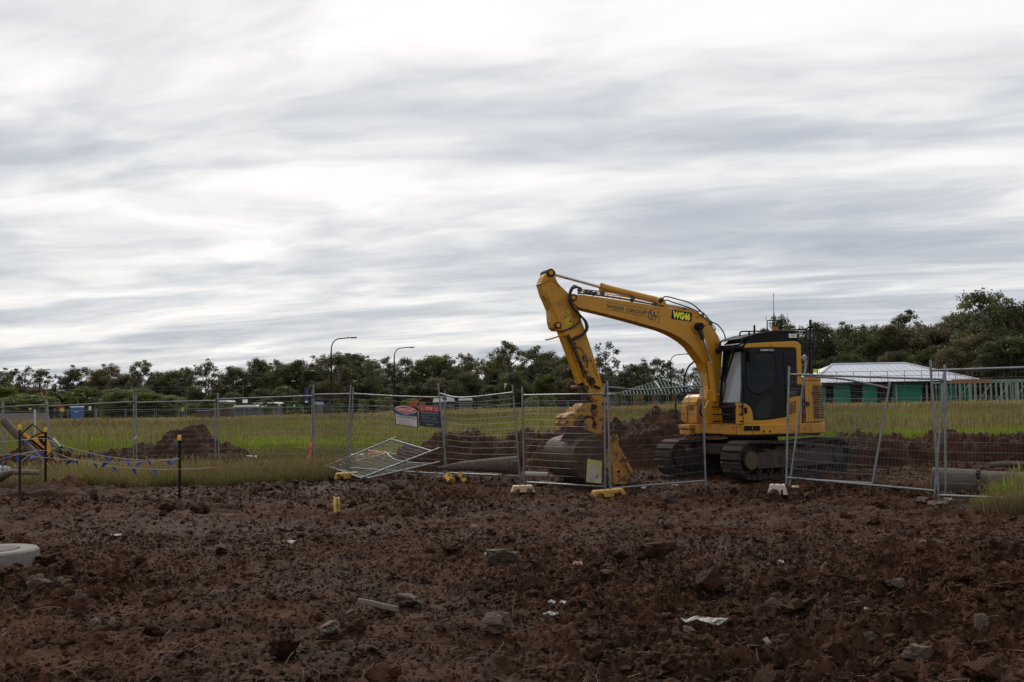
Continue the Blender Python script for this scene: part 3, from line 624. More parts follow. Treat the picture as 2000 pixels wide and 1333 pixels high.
def variant(i, lm):
    if (i, lm) in VAR: return VAR[(i, lm)]
    base = VAR.get((i, None))
    if base is None:
        tk, V, F_ = tree_geo(900 + i, KINDS[i])
        me = bpy.data.meshes.new('crown'); a = np.array([tuple(v) for v in V], np.float32); f = np.array(F_, np.int32).ravel()
        me.vertices.add(len(a)); me.vertices.foreach_set('co', a.ravel()); me.loops.add(len(f)); me.loops.foreach_set('vertex_index', f)
        me.polygons.add(len(F_)); me.polygons.foreach_set('loop_start', np.arange(0, len(f), 4, dtype=np.int32)); me.update(calc_edges=True)
        mt = bpy.data.meshes.new('trunk'); mt.from_pydata([tuple(v) for v in tk.v], [], tk.f); mt.shade_smooth(); mt.materials.append(BARK)
        base = VAR[(i, None)] = (mt, me)
    me = base[1].copy(); me.materials.append(LEAF[lm]); VAR[(i, lm)] = (base[0], me); return VAR[(i, lm)]
def tree(px, top, Y, var, lm, wf=1.0, label='', group=None, name='gum_tree', cat='tree', sink=.2):
    if cat == 'tree' and name == 'gum_tree': top -= 7
    p = at(px, top, Y); g = gz(p.x, Y); H = p.z - g + sink
    mt, me = variant(var, lm); e = empty(name, (p.x, Y, g - sink)); tag(e, label, cat, group)
    rz = rnd.uniform(0, 6.28)
    for nm, m_ in (('trunk', mt), ('crown', me)):
        o = bpy.data.objects.new(nm, m_); C.objects.link(o); o.parent = e
    e.rotation_euler.z = rz; e.scale = (H * wf, H * wf, H)
    return e
# the ones the picture lets one tell apart
for a in ((278, 709, 250, 2, 0, .95, 'open crowned gum tree with sky showing through, right of the leftmost street lamp'),
          (402, 707, 240, 1, 0, 1.1, 'dark gum tree at the left side of the lowest dip in the treeline'),
          (372, 722, 246, 0, 0, 1.0, 'leaning gum tree left of the treeline dip'),
          (504, 704, 262, 7, 1, .7, 'small round topped tree standing above the distant treeline'),
          (545, 707, 250, 0, 0, .9, 'grey green gum tree left of the tallest street lamp, next to the round topped tree'),
          (662, 692, 215, 0, 0, 1.2, 'broad gum tree directly behind the tallest street lamp'),
          (722, 702, 218, 1, 0, 1.1, 'broad gum tree between the two tall street lamps'),
          (1000, 671, 205, 2, 0, 1.0, 'tall gum tree left of the digging arm'),
          (1040, 680, 208, 0, 0, .9, 'gum tree just left of the raised digging arm'),
          (1184, 673, 188, 8, 0, 1.0, 'thin open gum tree just right of the digging arm'),
          (1264, 706, 180, 9, 1, .9, 'windswept dark tree above the green roof frame'),
          (1286, 704, 183, 3, 1, .9, 'slender dark tree left of the lamp by the roof frame'),
          (1304, 710, 186, 4, 1, .9, 'slender dark tree behind the lamp at the roof frame'),
          (1523, 621, 150, 0, 1, .8, 'dark gum tree rising right behind the machine cab roof'),
          (1592, 632, 140, 5, 1, .8, 'dark tree just right of the machine exhaust stack'),
          (1914, 570, 112, 3, 0, 1.15, 'tallest gum tree with two pale trunks at the right of the treeline'),
          (1985, 590, 112, 0, 1, 1.1, 'tall dark gum tree at the right edge')):
    tree(a[0], a[1], a[2], a[3], a[4], a[5], a[6], 'gum trees along the treeline')
prof = [(-160, 712), (-60, 716), (0, 722), (20, 728), (50, 721), (80, 733), (110, 736), (140, 729), (160, 727), (200, 724), (222, 720), (245, 735), (300, 738), (320, 726), (345, 730), (430, 742), (446, 748), (468, 727), (490, 722), (520, 716), (560, 712), (590, 707), (612, 722), (640, 704), (690, 698), (745, 706), (770, 716), (800, 701), (830, 713), (855, 704), (880, 712), (895, 694), (920, 700), (945, 716), (968, 700), (1062, 690), (1090, 698), (1120, 702), (1150, 700), (1205, 712), (1225, 728), (1245, 720), (1330, 724), (1360, 728), (1400, 720), (1440, 700), (1480, 680), (1550, 660), (1620, 640), (1645, 655), (1668, 650), (1690, 636), (1715, 640), (1735, 630), (1760, 618), (1785, 634), (1810, 636), (1838, 624), (1865, 612), (1888, 606), (1940, 582), (1960, 604), (2030, 600), (2090, 596), (2160, 606)]
REG = [(-999, 420, 'dark tree in the left third of the distant treeline'), (420, 760, 'dark tree in the distant treeline behind the tallest street lamp'), (760, 1080, 'dark tree in the distant treeline between the second tall lamp and the digging arm'), (1080, 1480, 'dark tree behind the green roof frame'), (1480, 9999, 'dark tree in the tall treeline behind the white roofed house')]
for i, (px, top) in enumerate(prof):
    Y = np.interp(px, [-200, 300, 900, 1100, 1350, 1500, 1700, 2100], [285, 265, 225, 205, 190, 160, 128, 112]) * rnd.uniform(.96, 1.06)
    for (a, b, lb) in REG:
        if a <= px < b: break
    tree(px + rnd.uniform(-6, 6), top + rnd.uniform(-9, 7), float(Y), rnd.choice([5, 6, 7, 0, 1, 2, 3, 4, 8, 1]), rnd.choice([0, 1, 0, 2, 0]), rnd.uniform(.85, 1.25), lb, lb.replace('dark tree', 'dark trees'))
# lower trees in front of the line
for i in range(46):
    px = -120 + i * 49 + rnd.uniform(-14, 14)
    Y = float(np.interp(px, [-200, 300, 900, 1100, 1350, 1500, 1700, 2100], [270, 245, 205, 190, 182, 150, 122, 106])) * rnd.uniform(.93, .99)
    t0 = np.interp(px, [p[0] for p in prof], [p[1] for p in prof]); hz = 797 - (px - 1000) * .0162
    top = t0 + (hz - t0) * rnd.uniform(.25, .5)
    tree(px, float(top), Y, rnd.choice([5, 6, 10, 7]), rnd.choice([1, 2, 0, 1, 3]), rnd.uniform(1.1, 1.6), 'lower bushy tree standing in front of the distant treeline', 'lower bushy trees in front of the treeline', name='bushy_tree')
# the wood behind reads as one mass
def wood():
    n = 420; px = rng.uniform(-260, 2260, n); Y = np.interp(px, [-200, 300, 900, 1100, 1350, 1500, 1700, 2100], [300, 280, 240, 218, 205, 175, 142, 124]) * rng.uniform(.97, 1.12, n)
    P = []; S = []; R_ = []
    for a, b in zip(px, Y):
        t0 = float(np.interp(a, [p[0] for p in prof], [p[1] for p in prof])) + 18 + rng.uniform(0, 34); p = at(a, t0, b); g = gz(p.x, p.y); H = max(p.z - g, 3)
        P.append((p.x, p.y, g - .4)); S.append((H * 1.35, H * 1.35, H + .4)); R_.append((0, 0, rng.uniform(0, 6.28)))
    vs = []
    for i in (5, 6, 7, 10):
        vs.append(bpy.data.objects.new('wood_crown', variant(i, 1)[1]))
    o = scatter('woodland', P, S, R_, vs); tag(o, label='dense dark wood closing the view behind the separate trees')
wood()
# palms and shrubs by the left road
def palm(px, top, Y, label):
    p = at(px, top, Y); g = gz(p.x, Y); H = p.z - g; e = empty('palm_tree', (p.x, Y, g)); tag(e, label, 'palm tree', 'palms in front of the left treeline')
    b = MB(); c = Vector((p.x, Y, g)); b.tube([c, c + Vector((.05, 0, H * .5)), c + Vector((0, 0, H * .8))], [.22, .17, .15], 8); b.build('trunk', BARK, e, 40)
    f = MB(); r = random.Random(int(px))
    for i in range(38):
        a = r.uniform(0, 6.28); el = r.uniform(-.5, 1.4); L_ = H * .26 * r.uniform(.8, 1.1); d = Vector((math.cos(a) * math.cos(el), math.sin(a) * math.cos(el), math.sin(el)))
        q = c + Vector((0, 0, H * .8)); side = d.cross(Vector((0, 0, 1))).normalized()
        for k in range(7):
            t = k / 7; m_ = q + d * L_ * (.45 + .55 * t) + Vector((0, 0, -L_ * .35 * t * t)); w = side * L_ * .22 * (1 - abs(t - .4))
            f.add([q + d * L_ * .4, m_ + w, m_ + w * .6 + d * .1], [(0, 1, 2)]); f.add([q + d * L_ * .4, m_ - w, m_ - w * .6 + d * .1], [(0, 1, 2)])
    f.build('fronds', LEAF[3], e)
palm(106, 756, 175, 'larger palm tree left of the blue portable toilet'); palm(152, 759, 185, 'slim palm tree above the blue portable toilet')
palm(186, 768, 190, 'lowest palm tree, right of the blue portable toilet')
for (px, top, Y, lm, wf, lb) in ((10, 752, 178, 3, 1.2, 'light green shrub at the left edge below the treeline'), (48, 768, 172, 3, 2.2, 'bright green shrub left of the lamp with the pink banner'), (78, 771, 172, 3, 2.0, 'bright green shrub behind the lamp with the pink banner'), (28, 775, 168, 3, 1.8, 'bright green shrub near the left edge, above the pale wall'), (232, 757, 200, 3, 1.6, 'rounded olive green tree left of the second lamp'), (285, 764, 200, 3, 1.6, 'rounded olive green tree behind the double fence pole'), (330, 770, 200, 3, 1.7, 'low olive green tree right of the second lamp')):
    tree(px, top, Y, 7, lm, wf, lb, 'olive green shrubs at the left', name='shrub', cat='shrub', sink=1.5)
for i, px in enumerate((352, 378, 406, 442, 508, 521, 574, 655, 708, 745, 760, 788, 806, 950, 985, 1035, 1045, 1075, 1206, 1250)):
    tree(px, 772 + rnd.uniform(0, 10) - (px - 700) * .014, 120 + rnd.uniform(-8, 25), rnd.choice([3, 8, 5]), 3, rnd.uniform(1.0, 1.5), 'young light green street tree beyond the far fence', 'young street trees beyond the far fence', name='young_tree', cat='young tree', sink=.2)

LM = [(0, 'the left edge'), (77, 'the lamp with the pink banner'), (150, 'the blue portable toilet'), (262, 'the dark heap on the left'), (308, 'the thin second lamp'), (446, 'the lowest dip in the treeline'), (594, 'the lamp with the navy banner'), (647, 'the tallest street lamp'), (770, 'the second tall street lamp'), (870, 'the stop notice'), (1003, 'the dented fence panel'), (1160, 'the digging arm'), (1309, 'the lamp at the green roof frame'), (1480, 'the machine cab'), (1600, 'the left end of the pale roof'), (1766, 'the peak of the pale roof'), (1914, 'the tallest gum tree'), (2000, 'the right edge')]
ORD = ['first', 'second', 'third', 'fourth', 'fifth', 'sixth', 'seventh', 'eighth', 'ninth']
def name_by_place(objs, what):
    """objs: (px, object); writes where each stands counted from the nearest landmark"""
    seen = {}
    for px, o in sorted(objs, key=lambda q: min(abs(q[0] - l[0]) for l in LM)):
        l = min(LM, key=lambda l: abs(l[0] - px)); sd = 'left' if px < l[0] else 'right'
        if px < -10 or px > 2010: o['label'] = what + (' outside the left edge of the view' if px < 0 else ' outside the right edge of the view'); continue
        k = seen[(l[1], sd)] = seen.get((l[1], sd), -1) + 1
        o['label'] = '%s, %s to the %s of %s' % (what, ORD[k], sd, l[1])
def px_of(o):
    p = o.matrix_basis.translation - CAMP; return 1000 + FPX * p.dot(CR) / p.dot(_f)
def relabel(sub_, what): name_by_place([(px_of(o), o) for o in C.objects if o.parent is None and sub_ in str(o.get('label', ''))], what)
for (_, _, lb) in REG: pass
name_by_place([(px_of(o), o) for o in C.objects if o.parent is None and o.get('label') in [q[2] for q in REG]], 'tall dark tree')
relabel('lower bushy tree', 'lower bushy tree'); relabel('young light green street tree', 'young green street tree')
# ---------------------------------------------------------------- houses
GREENW = mat('green_building_wrap', (.012, .20, .115), .6, var=.12, scale=1.5)
ROOFM = mat('pale_metal_roof', (.52, .54, .60), .4, .1, var=.05, scale=.8)
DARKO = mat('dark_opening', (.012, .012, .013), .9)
FRAMET = mat('green_treated_timber', (.19, .27, .21), .8, var=.2, scale=3)
FRAMEL = mat('pale_timber', (.27, .28, .23), .8, var=.15, scale=3)
BRICKM = mat('red_brick_wall', (.22, .07, .045), .9, var=.2, scale=3)
LINT = mat('orange_timber', (.30, .14, .06), .8, var=.15)
def white_house():
    Y0, D = 97.0, 13.0
    xl = at(1588, 750, Y0).x; xr = at(1896, 745, Y0).x; xrr = at(1912, 745, Y0).x; ez = at(1750, 745.5, Y0).z; gzv = gz((xl + xr) / 2, Y0) - .1
    e = empty('house', ((xl + xr) / 2, Y0 + D / 2, gzv)); tag(e, 'unfinished house with a pale metal hip roof and green wrapped walls behind the machine', 'house')
    F0 = lambda *p: Vector(p)
    # front wall built of panels between openings, with depth
    fr = Y0 + .7
    ops = [(1612, 1628, 1.0, 2.3), (1660, 1684, .25, 2.3), (1712, 1743, .25, 2.25), (1800, 1832, .25, 2.3), (1866, 1874, .1, 2.3), (1880, 1892, .1, 2.3)]
    w = MB(); xs = [xl + .5]
    for i, (a, b, z0, z1) in enumerate(ops):
        xa, xb = at(a, 770, fr).x, at(b, 770, fr).x
        w.box(((xs[-1] + xa) / 2, fr, gzv + (ez - gzv - .05) / 2), (xa - xs[-1], .2, ez - gzv - .05)); 
        w.box(((xa + xb) / 2, fr, gzv + z0 / 2), (xb - xa, .2, z0)); h = ez - .05 - gzv - z1 - .3
        xs.append(xb)
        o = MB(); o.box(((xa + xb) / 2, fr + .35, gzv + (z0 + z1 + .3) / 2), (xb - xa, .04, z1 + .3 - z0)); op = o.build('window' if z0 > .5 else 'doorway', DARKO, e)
        fm = MB(); t = .07; zc = gzv + (z0 + z1 + .25) / 2; hh = z1 + .25 - z0
        for x_ in (xa + t / 2, xb - t / 2, (xa + xb) / 2): fm.box((x_, fr + .06, zc), (t, .1, hh))
        fm.box(((xa + xb) / 2, fr + .06, gzv + z1 + .2), (xb - xa - 2 * t, .09, t)); fm.build('frame', BLKM, op)
    w.box(((xs[-1] + xr - .2) / 2, fr, gzv + (ez - gzv - .05) / 2), (xr - .2 - xs[-1], .2, ez - gzv - .05))
    w.box((xl + .55, Y0 + D / 2, gzv + (ez - gzv) / 2 - .03), (.2, D - 2, ez - gzv - .08)); w.box((xr - .4, Y0 + D / 2, gzv + (ez - gzv) / 2 - .03), (.2, D - 2, ez - gzv - .08)); w.box(((xl + xr) / 2, Y0 + D - .8, gzv + (ez - gzv) / 2 - .03), (xr - xl - 1.2, .2, ez - gzv - .08))
    w.build('wall', GREENW, e)
    for a in (1750, 1810, 1849): 
        x_ = at(a, 770, Y0 + .2).x; p = MB(); p.box((x_, Y0 + .2, gzv + (ez - gzv) / 2), (.16, .16, ez - gzv - .02)); p.build('porch_post', FRAMEL, e)
    # roof: sheets between ribs, each hip face a part with its own ribs
    rl = at(1625, 714, Y0 + 6.5); rr = at(1766, 708.5, Y0 + 6.5); rz = (rl.z + rr.z) / 2; ry = Y0 + 6.5
    A = Vector((xl - .3, Y0 - .2, ez)); B = Vector((xrr, Y0 - .2, ez)); Bb = Vector((xrr, Y0 + D + .2, ez)); Ab = Vector((xl - .3, Y0 + D + .2, ez)); R1 = Vector((rl.x, ry, rz)); R2 = Vector((rr.x, ry, rz))
    rf = MB(); rf.add([A, B, R2, R1, Ab, Bb], [(0, 1, 2, 3), (1, 5, 2), (5, 4, 3, 2), (4, 0, 3), (0, 4, 5, 1)]); roof = rf.build('roof', ROOFM, e)
    rb = MB()
    for k in range(24):
        x_ = A.x + (B.x - A.x) * (k + .5) / 24; 
        t = 1.0
        if x_ < R1.x: t = (x_ - A.x) / (R1.x - A.x)
        if x_ > R2.x: t = (B.x - x_) / (B.x - R2.x)
        rb.tube([Vector((x_, A.y, ez + .03)), Vector((x_, A.y + (ry - A.y) * t, ez + (rz - ez) * t + .03))], .035, 4)
    rb.build('roof_rib', ROOFM, roof)
    cp = MB()
    for a, b in ((R2, B), (R1, A), (R1, R2), (R2, Bb)): cp.tube([a + Vector((0, 0, .04)), b + Vector((0, 0, .04))], .09, 6)
    cp.build('ridge_cap', ROOFM, roof, label='brighter rounded ridge and hip capping'); 
    gt = MB(); gt.box(((A.x + B.x) / 2, A.y - .08, ez - .08), (B.x - A.x, .14, .16)); gt.build('gutter', BLKM, e)
    # roof edge guard rail
    g = MB(); 
    for k in range(10):
        x_ = A.x + .8 + (B.x - A.x - 1.6) * k / 9; g.tube([Vector((x_, A.y - .25, ez - .5)), Vector((x_, A.y - .25, ez + 1.05))], .028, 5)
    for zz in (.55, 1.0): g.tube([Vector((A.x + .8, A.y - .25, ez + zz)), Vector((B.x - .8, A.y - .25, ez + zz))], .022, 5)
    g.build('guard_rail', GALVR, e)
white_house()
def wall_frame():
    Y0 = 88.0; a = at(1893, 760, Y0).x; b = a + 22; zt = at(1950, 741, Y0).z; g = gz(a + 5, Y0)
    e = empty('timber_house_frame', (a + 9, Y0, g)); tag(e, 'bare green and tan timber wall frame of a house at the right edge', 'house frame')
    for j, yy in enumerate((0, 3.5, 8)):
        n = 46
        for k in range(n + 1):
            x_ = a + (b - a) * k / n + (j * .23)
            if (k * 7 + j * 3) % 11 in (3, 4) : continue
            m = MB(); m.box((x_, Y0 + yy, (g + zt) / 2 - .05), (.075, .12, zt - g - .16)); m.build('stud', FRAMET if (k + j) % 3 else FRAMEL, e)
        p = MB(); p.box(((a + b) / 2, Y0 + yy, zt - .09), (b - a, .14, .16)); p.build('top_plate', FRAMET, e)
        p = MB(); p.box(((a + b) / 2, Y0 + yy, g + .06), (b - a, .14, .1)); p.build('bottom_plate', FRAMET, e)
        for k in range(4):
            x_ = a + 1.5 + k * 5.5; p = MB(); p.tube([Vector((x_, Y0 + yy - .08, g + .1)), Vector((x_ + 2.2, Y0 + yy - .08, zt - .1))], .04, 4); p.build('brace', FRAMET, e)
    l0 = at(1855, 760, Y0 + .3).x; p = MB(); p.box(((l0 + a + 2) / 2, Y0 - .1, zt - .12), (a + 2 - l0, .1, .34)); p.build('lintel', LINT, e)
    p = MB(); p.box((a + 7.5, Y0 - .12, zt - .15), (3.2, .08, .3)); p.build('lintel', LINT, e)
wall_frame()
def roof_frame():
    Y0 = 172.0; xl = at(1205, 775, Y0).x; xr = at(1480, 770, Y0).x; ez = at(1300, 769, Y0).z; g = gz(xl, Y0); ry = Y0 + 8; xa = at(1294, 740, ry).x; rz = at(1330, 739.5, ry).z
    e = empty('roof_frame_house', ((xl + xr) / 2, Y0 + 6, g)); tag(e, 'unroofed house showing pale green roof trusses and orange brick walls', 'house')
    n = 40
    for k in range(n + 1):
        x_ = xl + (xr - xl) * k / n; t = min(1, (x_ - xl) / (xa - xl)); 
        # rafters of the front slope, jack rafters on the hip
        m = MB(); p0 = Vector((x_, Y0, ez)); p1 = Vector((x_, Y0 + (ry - Y0) * t, ez + (rz - ez) * t)); 
        if t > .04: m.tube([p0, p1], .075, 4); m.build('rafter', FRAMEL if k % 2 else FRAMET, e)
        m = MB(); p0 = Vector((x_, Y0 + 16, ez)); p1 = Vector((x_, Y0 + 16 - 8 * t, ez + (rz - ez) * t)); 
        if t > .04: m.tube([p0, p1], .075, 4); m.build('rafter', FRAMET, e)
    for k in range(1, 14):
        y_ = Y0 + 16 * k / 14; t = 1 - abs(y_ - ry) / 8; m = MB(); m.tube([Vector((xl, y_, ez)), Vector((xl + (xa - xl) * t, y_, ez + (rz - ez) * t))], .07, 4); m.build('rafter', FRAMET, e)
    for t in (.3, .55, .8):
        m = MB(); m.tube([Vector((xl + (xa - xl) * t, Y0 + 8 * t, ez + (rz - ez) * t - .1)), Vector((xr, Y0 + 8 * t, ez + (rz - ez) * t - .1))], .06, 4); m.build('batten', FRAMET, e)
    m = MB(); m.tube([Vector((xa, ry, rz)), Vector((xr, ry, rz))], .09, 4); m.build('ridge_beam', FRAMET, e)
    WB = mat('new_white_brace', (.75, .75, .73), .5)
    for (a, b, c, d) in ((1295, 740, 1362, 762), (1279, 744.5, 1292, 764)):
        m = MB(); m.tube([at(a, b, ry - 1 if a == 1295 else Y0 + 5.5), at(c, d, Y0 + .8)], .10, 4); m.build('brace', WB, e)
    m = MB(); m.box(((xl + xr) / 2, Y0 + .5, ez - .1), (xr - xl, .2, .18)); m.build('top_plate', FRAMEL, e)
    for (a, b) in ((1238, 1256), (1274, 1281), (1313, 1320), (1360, 1368)):
        xa_, xb_ = at(a, 775, Y0 + .6).x, at(b, 775, Y0 + .6).x; m = MB(); m.box(((xa_ + xb_) / 2, Y0 + .6, (g + ez) / 2), (xb_ - xa_, .25, ez - g - .3)); m.build('brick_wall', BRICKM, e)
    for k in range(30):
        x_ = xl + 1 + (xr - xl - 2) * k / 29; m = MB(); m.box((x_, Y0 + .9 + (k % 2) * 3, (g + ez) / 2), (.1, .1, ez - g - .2)); m.build('stud', FRAMET, e)
    m = MB(); m.box(((xl + xr) / 2 + 1.5, Y0 + 9, (g + ez) / 2), (xr - xl - 6, 6, ez - g - .4)); m.build('interior_wall', mat('dark_interior', (.03, .035, .033), .9), e)
roof_frame()

# ---------------------------------------------------------------- street lamps, fences and other far things
def lamp(px, top, Y, side, arm, label, banner=None, base=790, r=.085):
    p = at(px, top, Y); g = gz(p.x, Y); H = p.z - g; e = empty('street_lamp', (p.x, Y, g)); tag(e, label, 'street lamp', 'street lamps before the treeline')
    c = Vector((p.x, Y, g)); pl = MB(); pl.tube([c + Vector((0, 0, 0)), c + Vector((0, 0, H * .5)), c + Vector((0, 0, H - arm * .75))], [r * 1.4, r * 1.1, r * .8], 8); pl.build('pole', BLKM, e, 40)
    pts = [c + Vector((0, 0, H - arm * .75))]
    for k in range(1, 9):
        a = math.pi / 2 * k / 8; pts.append(c + Vector((side * (1 - math.cos(a)) * arm * .55, 0, H - arm * .75 + math.sin(a) * arm * .68)))
    pts.append(c + Vector((side * arm * 1.15, 0, H - .02)))
    ar = MB(); ar.tube(pts, r * .62, 6); ar.build('arm', BLKM, e, 40)
    hd = MB(); q = pts[-1]; hd.box(q + Vector((side * .35, 0, .02)), (.85, .28, .10)); hd.box(q + Vector((side * .42, 0, -.05)), (.5, .22, .05)); hd.build('lamp_head', GALV, e, bevel=.03)
    if banner:
        b = MB(); b.box(c + Vector((.42, 0, banner[0])), (.62, .03, banner[1])); b.build('banner', banner[2], e)
        b = MB(); b.box(c + Vector((.42, -.03, banner[0] - banner[1] * .44)), (.5, .03, banner[1] * .12)); b.build('banner_foot', WHT, e)
PNK = mat('pink_banner', (.45, .10, .16), .7, var=.3, scale=1); NVB = mat('navy_banner', (.03, .05, .16), .7)
lamp(647, 660, 96, 1, 1.5, 'tallest black street lamp, left of centre'); lamp(770, 679, 113, 1, 1.35, 'second tall black street lamp, right of the tallest one')
lamp(77.5, 722, 188, 1, 1.1, 'black street lamp with a pink banner at the left', (4.6, 2.7, PNK)); lamp(308, 732, 205, 1, 1.1, 'thin black street lamp in front of the dark trees left of the treeline dip')
lamp(1309, 692, 129, 1, 1.6, 'black street lamp rising through the green roof frame'); lamp(594, 725, 175, 1, 1.0, 'black street lamp with a navy banner left of the tallest lamp', (4.4, 2.6, NVB))
def small_lamps():
    for (px, top) in ((476, 754), (547, 758), (563, 745), (684, 745), (855, 752), (956, 745), (1000, 728), (1392, 735), (1736, 703), (1797, 712), (372, 756), (345, 741)):
        Y = 200 if px < 1500 else 118; lamp(px, top, Y, 1, .6, 'slim far street light barely clear of the dark trees', r=.05)
small_lamps()
_sl = [q for q in C.objects if q.get('label') == 'slim far street light barely clear of the dark trees']
for o in _sl: o['group'] = 'slim far street lights'
name_by_place([(px_of(o), o) for o in _sl], 'slim far street light')
def power_lines():
    pole = empty('power_pole', (at(475, 790, 240).x, 240, gz(-60, 240))); tag(pole, 'slim grey power pole with a cross bar before the dark trees', 'power pole')
    c = pole.location.copy(); top = at(475, 752, 240).z; m = MB(); m.tube([c, Vector((c.x, c.y, top))], [.18, .13], 8); m.build('pole', WOOD, pole, 40); m = MB(); m.box((c.x, c.y, top - .4), (2.2, .12, .12)); m.build('cross_bar', WOOD, pole)
    for i, (y0, y1, lb) in enumerate(((752, 757, 'uppermost thin wire across the dark trees on the left'), (759, 763, 'middle thin wire across the dark trees on the left'), (772, 775, 'lowest thin wire across the dark trees on the left'))):
        a = at(-60, y0 - 2, 236); b = at(475, y1 - 3, 239.5); pts = [a.lerp(b, t) - Vector((0, 0, 2.0 * t * (1 - t))) for t in [k / 12 for k in range(13)]]
        m = MB(); m.tube(pts, .032, 4); o = based(m.build('power_line', GALV, None), pts[6]); tag(o, lb, 'power line', 'power lines')
power_lines()
def far_fence():
    Yf = 82.0; x0 = at(-40, 800, Yf).x; n = 39; W = 2.42
    e0 = None
    for k in range(n):
        x_ = x0 + k * W; g = gz(x_ + W / 2, Yf); zt = 1.97 - .003 * k
        if e0 is None:
            e = empty('temporary_fence', (x_, Yf, zt - 2.1))
            for s in (0.04, W - .06):
                m = MB(); m.tube([Vector((x_ + s, Yf, zt - 2.1)), Vector((x_ + s, Yf, zt + .08))], .024, 5); m.build('pole', GALV, e)
            for z_, nm in ((zt - .05, 'top_rail'), (zt - 1.95, 'bottom_rail')):
                m = MB(); m.tube([Vector((x_ + .04, Yf, z_)), Vector((x_ + W - .06, Yf, z_))], .022, 5); m.build(nm, GALV, e)
            m = MB()
            for i in range(24): m.tube([Vector((x_ + .1 * i + .08, Yf, zt - 1.94)), Vector((x_ + .1 * i + .08, Yf, zt - .06))], .002, 3, cap=False)
            for i in range(12): m.tube([Vector((x_ + .04, Yf, zt - 1.9 + i * .155)), Vector((x_ + W - .06, Yf, zt - 1.9 + i * .155))], .002, 3, cap=False)
            m.build('wire_mesh', WIRE, e); e0 = e; o = e
        else: o = copy_tree(e0); o.location = (x_, Yf + .12 * math.sin(k), zt - 2.1 + rnd.uniform(-.03, .03)); o.rotation_euler.z = rnd.uniform(-.02, .02)
        tag(o, 'distant temporary fence panel at the far side of the grass field', 'fence', 'distant temporary fence panels')
far_fence()
name_by_place([(px_of(o), o) for o in C.objects if o.get('group') == 'distant temporary fence panels'], 'distant fence panel')
def simple(name, boxes, m, label, cat, group=None, bevel=0):
    b = MB()
    for c, s in boxes: b.box(c, s)
    o = b.build(name, m, None, bevel=bevel); based(o, (boxes[0][0][0], boxes[0][0][1], min(c[2] - s[2] / 2 for c, s in boxes))); return tag(o, label, cat, group)
